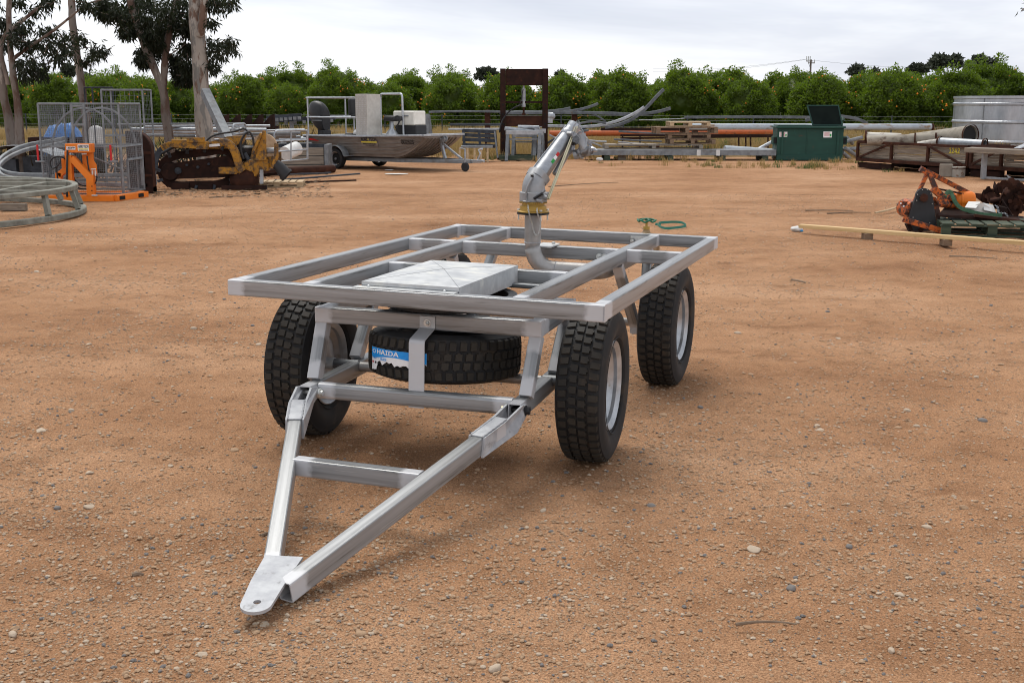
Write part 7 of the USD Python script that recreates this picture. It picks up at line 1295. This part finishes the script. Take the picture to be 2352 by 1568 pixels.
def far():
    def fg(label, x, ytop, ybase, Y, blobs, seed, n=1500, grp=None):
        r = np.random.default_rng(seed); o = A(x, 240, Y)*V(1, 1, 0); h = thing('far_gum_tree', label, 'gum tree', o, group=grp); s = Y/FPX; n = int(n*.55)
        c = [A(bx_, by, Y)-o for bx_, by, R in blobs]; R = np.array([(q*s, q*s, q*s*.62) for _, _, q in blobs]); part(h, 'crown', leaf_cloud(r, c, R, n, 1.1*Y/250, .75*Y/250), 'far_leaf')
        tr = [tube([(0, 0, 0), (.2, 0, c[0][2]*.6), c[0]], .30, 7, scale=[1, .7, .35])]+[rod((.2, 0, c[0][2]*.55), q, .10, 5) for q in c[1:]]; part(h, 'trunk', tr, 'bark_dark', smooth=50)
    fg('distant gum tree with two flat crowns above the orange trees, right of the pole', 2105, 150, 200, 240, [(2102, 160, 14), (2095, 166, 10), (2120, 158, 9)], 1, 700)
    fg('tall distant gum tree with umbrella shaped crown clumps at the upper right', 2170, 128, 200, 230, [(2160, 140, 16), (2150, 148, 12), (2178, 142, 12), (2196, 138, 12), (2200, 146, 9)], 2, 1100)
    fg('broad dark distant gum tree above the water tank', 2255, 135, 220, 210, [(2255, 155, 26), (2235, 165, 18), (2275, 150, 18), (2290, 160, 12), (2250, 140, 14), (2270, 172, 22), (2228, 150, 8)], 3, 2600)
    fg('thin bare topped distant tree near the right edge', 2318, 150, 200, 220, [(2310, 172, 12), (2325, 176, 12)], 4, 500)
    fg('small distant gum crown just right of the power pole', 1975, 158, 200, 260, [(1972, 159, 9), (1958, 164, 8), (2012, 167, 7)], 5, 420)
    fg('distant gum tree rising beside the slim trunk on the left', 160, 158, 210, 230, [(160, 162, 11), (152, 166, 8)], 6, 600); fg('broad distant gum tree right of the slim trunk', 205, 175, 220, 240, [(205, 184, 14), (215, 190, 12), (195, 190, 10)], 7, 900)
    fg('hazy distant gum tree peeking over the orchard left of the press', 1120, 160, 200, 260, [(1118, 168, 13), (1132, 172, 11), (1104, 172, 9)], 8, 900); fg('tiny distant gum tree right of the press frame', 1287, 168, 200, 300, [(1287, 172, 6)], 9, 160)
    # power pole with its wires
    Y = 230; o = A(1858, 240, Y)*V(1, 1, 0); h = thing('power_pole', 'distant timber power pole with two crossarms above the orchard', 'power pole', o); zt = A(1858, 137, Y)[2]; z2 = A(1858, 145, Y)[2]
    part(h, 'pole', tube([(0, 0, 0), (0, 0, zt)], .16, 8), 'bark_dark'); s = Y/FPX; part(h, 'crossarm', [bx((-6*s*.6, 0, zt-.3), (14*s, .15, .18)), bx((1*s, -.1, z2), (15*s, .15, .18))], 'bark_dark'); part(h, 'brace', [rod((-9*s*.6, 0, z2), (0, 0, z2-1.1), .04, 5)], 'dark_steel'); part(h, 'insulators', [rod((x*s, 0, zt-.2), (x*s, 0, zt+.6), .09, 6) for x in (-10, -6, -2)]+[rod((x*s, -.1, z2), (x*s, -.1, z2+.6), .09, 6) for x in (7.5, -6)], 'white')
    for i, (x0, y0, x1, y1) in enumerate(((1848, 137, 1500, 158), (1853, 137, 1500, 165), (1848, 137, 2230, 152))):
        a, b = A(x0, y0, Y), A(x1, y1, Y+(40 if i < 2 else 30)); t = np.linspace(0, 1, 24)[:, None]; p = a*(1-t)+b*t; p[:, 2] -= 3.0*np.sin(np.pi*t[:, 0])*.25; w = thing('power_line', ['upper power line running left from the pole', 'lower power line running left from the pole', 'power line running right from the pole'][i], 'wire', a*V(1, 1, 0)); part(w, 'wire', tube(p, .018, 4), 'dark_steel', world=True)
    # wire fence before the orchard
    f = thing('wire_fence', 'thin wire fence on steel posts between the yard and the orchard', 'fence', (0, 50, 0)); a, b = V(-42, 72, 0), V(32, 50.5, 0); n = 26
    for i in range(n): p = a+(b-a)*i/(n-1); part(f, 'post', bx(p+V(0, 0, .6), (.05, .05, 1.2)), 'dark_steel', world=True)
    for z in (.35, .65, .95, 1.15): part(f, 'wire', rod(a+V(0, 0, z), b+V(0, 0, z), .006, 4), 'old_galv', world=True)
far()
def grasses():
    r = np.random.default_rng(17)
    def tuft(seed, n, hh, sp, w, lean=.35):
        q = np.random.default_rng(seed); v, F = [], []
        for i in range(n):
            a = q.uniform(0, 6.28); b = V(q.normal()*sp, q.normal()*sp, 0); l = hh*q.uniform(.5, 1.1); d = V(math.cos(a)*q.uniform(0, lean), math.sin(a)*q.uniform(0, lean), 1); s = V(-math.sin(a), math.cos(a), 0)*w; m = b+d*l*.55; e = b+d*l+V(math.cos(a), math.sin(a), 0)*lean*l*.5; k = len(v); v += [b-s, b+s, m+s*.7, m-s*.7, e]; F += [(k, k+1, k+2), (k, k+2, k+3), (k+3, k+2, k+4)]
        return trimesh.Trimesh(v, F, process=False)
    protos = [(tuft(1, 34, .40, .12, .010), 'dry_grass'), (tuft(2, 30, .28, .16, .010), 'dry_grass'), (tuft(3, 26, .55, .10, .011), 'dry_grass'), (tuft(4, 28, .34, .16, .016), 'green_weed'), (tuft(5, 22, .22, .14, .016), 'green_weed')]
    n = 26000; y = r.uniform(38.2, 74, n); x = r.uniform(-.46, .46, n)*y; edge = 38.6+1.2*(fbm(np.stack([x*.5, 0*x, 0*x], -1), 3, 4)-.5)*2+np.clip(-x-6, 0, 20)*.12; den = fbm(np.stack([x*.30, y*.30, 0*x], -1), 3, 6); keep = (y > edge) & (r.random(n) < np.clip((den-.40)*3.2, .02, 1)*np.clip((y-edge)/5, .12, 1)); keep &= ~((x < -3) & (y < 41)) & ~((x < -7) & (r.random(len(x)) < .7)); x, y = x[keep], y[keep]; n = len(x)
    gm = fbm(np.stack([x*.22+9, y*.22, 0*x], -1), 3, 9); k = np.where(gm > .60, r.choice([3, 4, 0], n), r.choice([0, 1, 2], n)); instancer('dry_grass', protos, np.stack([x, y, 0*x], -1), k, r.uniform(.7, 1.3, n), r.uniform(0, 6.28, n))
    # clumps at the foot of the scrap
    pts = []
    for x, y, m, sp in ((1130, 364, 40, .8), (1160, 368, 24, .5), (1280, 366, 30, .9), (1420, 366, 40, 1.2), (1330, 360, 24, .8), (1560, 372, 60, 1.8), (1680, 380, 70, 1.6), (1760, 384, 50, 1.2), (1830, 386, 30, 1.0), (1890, 389, 24, .8), (1950, 374, 50, .6), (1955, 350, 40, .8), (2040, 395, 10, .3), (2060, 345, 40, 1.), (2140, 318, 40, 1.4), (1640, 355, 40, 1.), (1090, 366, 20, .8)):
        c = G(x, y)
        for _ in range(m//3): pts.append(c+V(r.normal()*sp, r.normal()*sp*.35, 0))
    pts = np.array(pts); n = len(pts); instancer('grass_clumps', protos, pts, r.choice(5, n, p=[.34, .26, .12, .14, .14]), r.uniform(.25, .6, n), r.uniform(0, 6.28, n))
    # leaf litter on the left of the yard
    lt = []; 
    for _ in range(2600): p = G(r.uniform(0, 760), r.uniform(366, 455)); lt.append((p[0], p[1], .012))
    bark = trimesh.Trimesh([(-.05, -.012, 0), (.05, -.006, .01), (.045, .012, .004), (-.04, .010, .012)], [(0, 1, 2), (0, 2, 3)], process=False)
    instancer('leaf_litter', [(bark, 'twig'), (bark, 'stone_tan'), (bark, 'bush_dark')], lt, r.integers(0, 3, len(lt)), r.uniform(.5, 1.5, len(lt)), r.uniform(0, 6.28, len(lt)))
grasses()
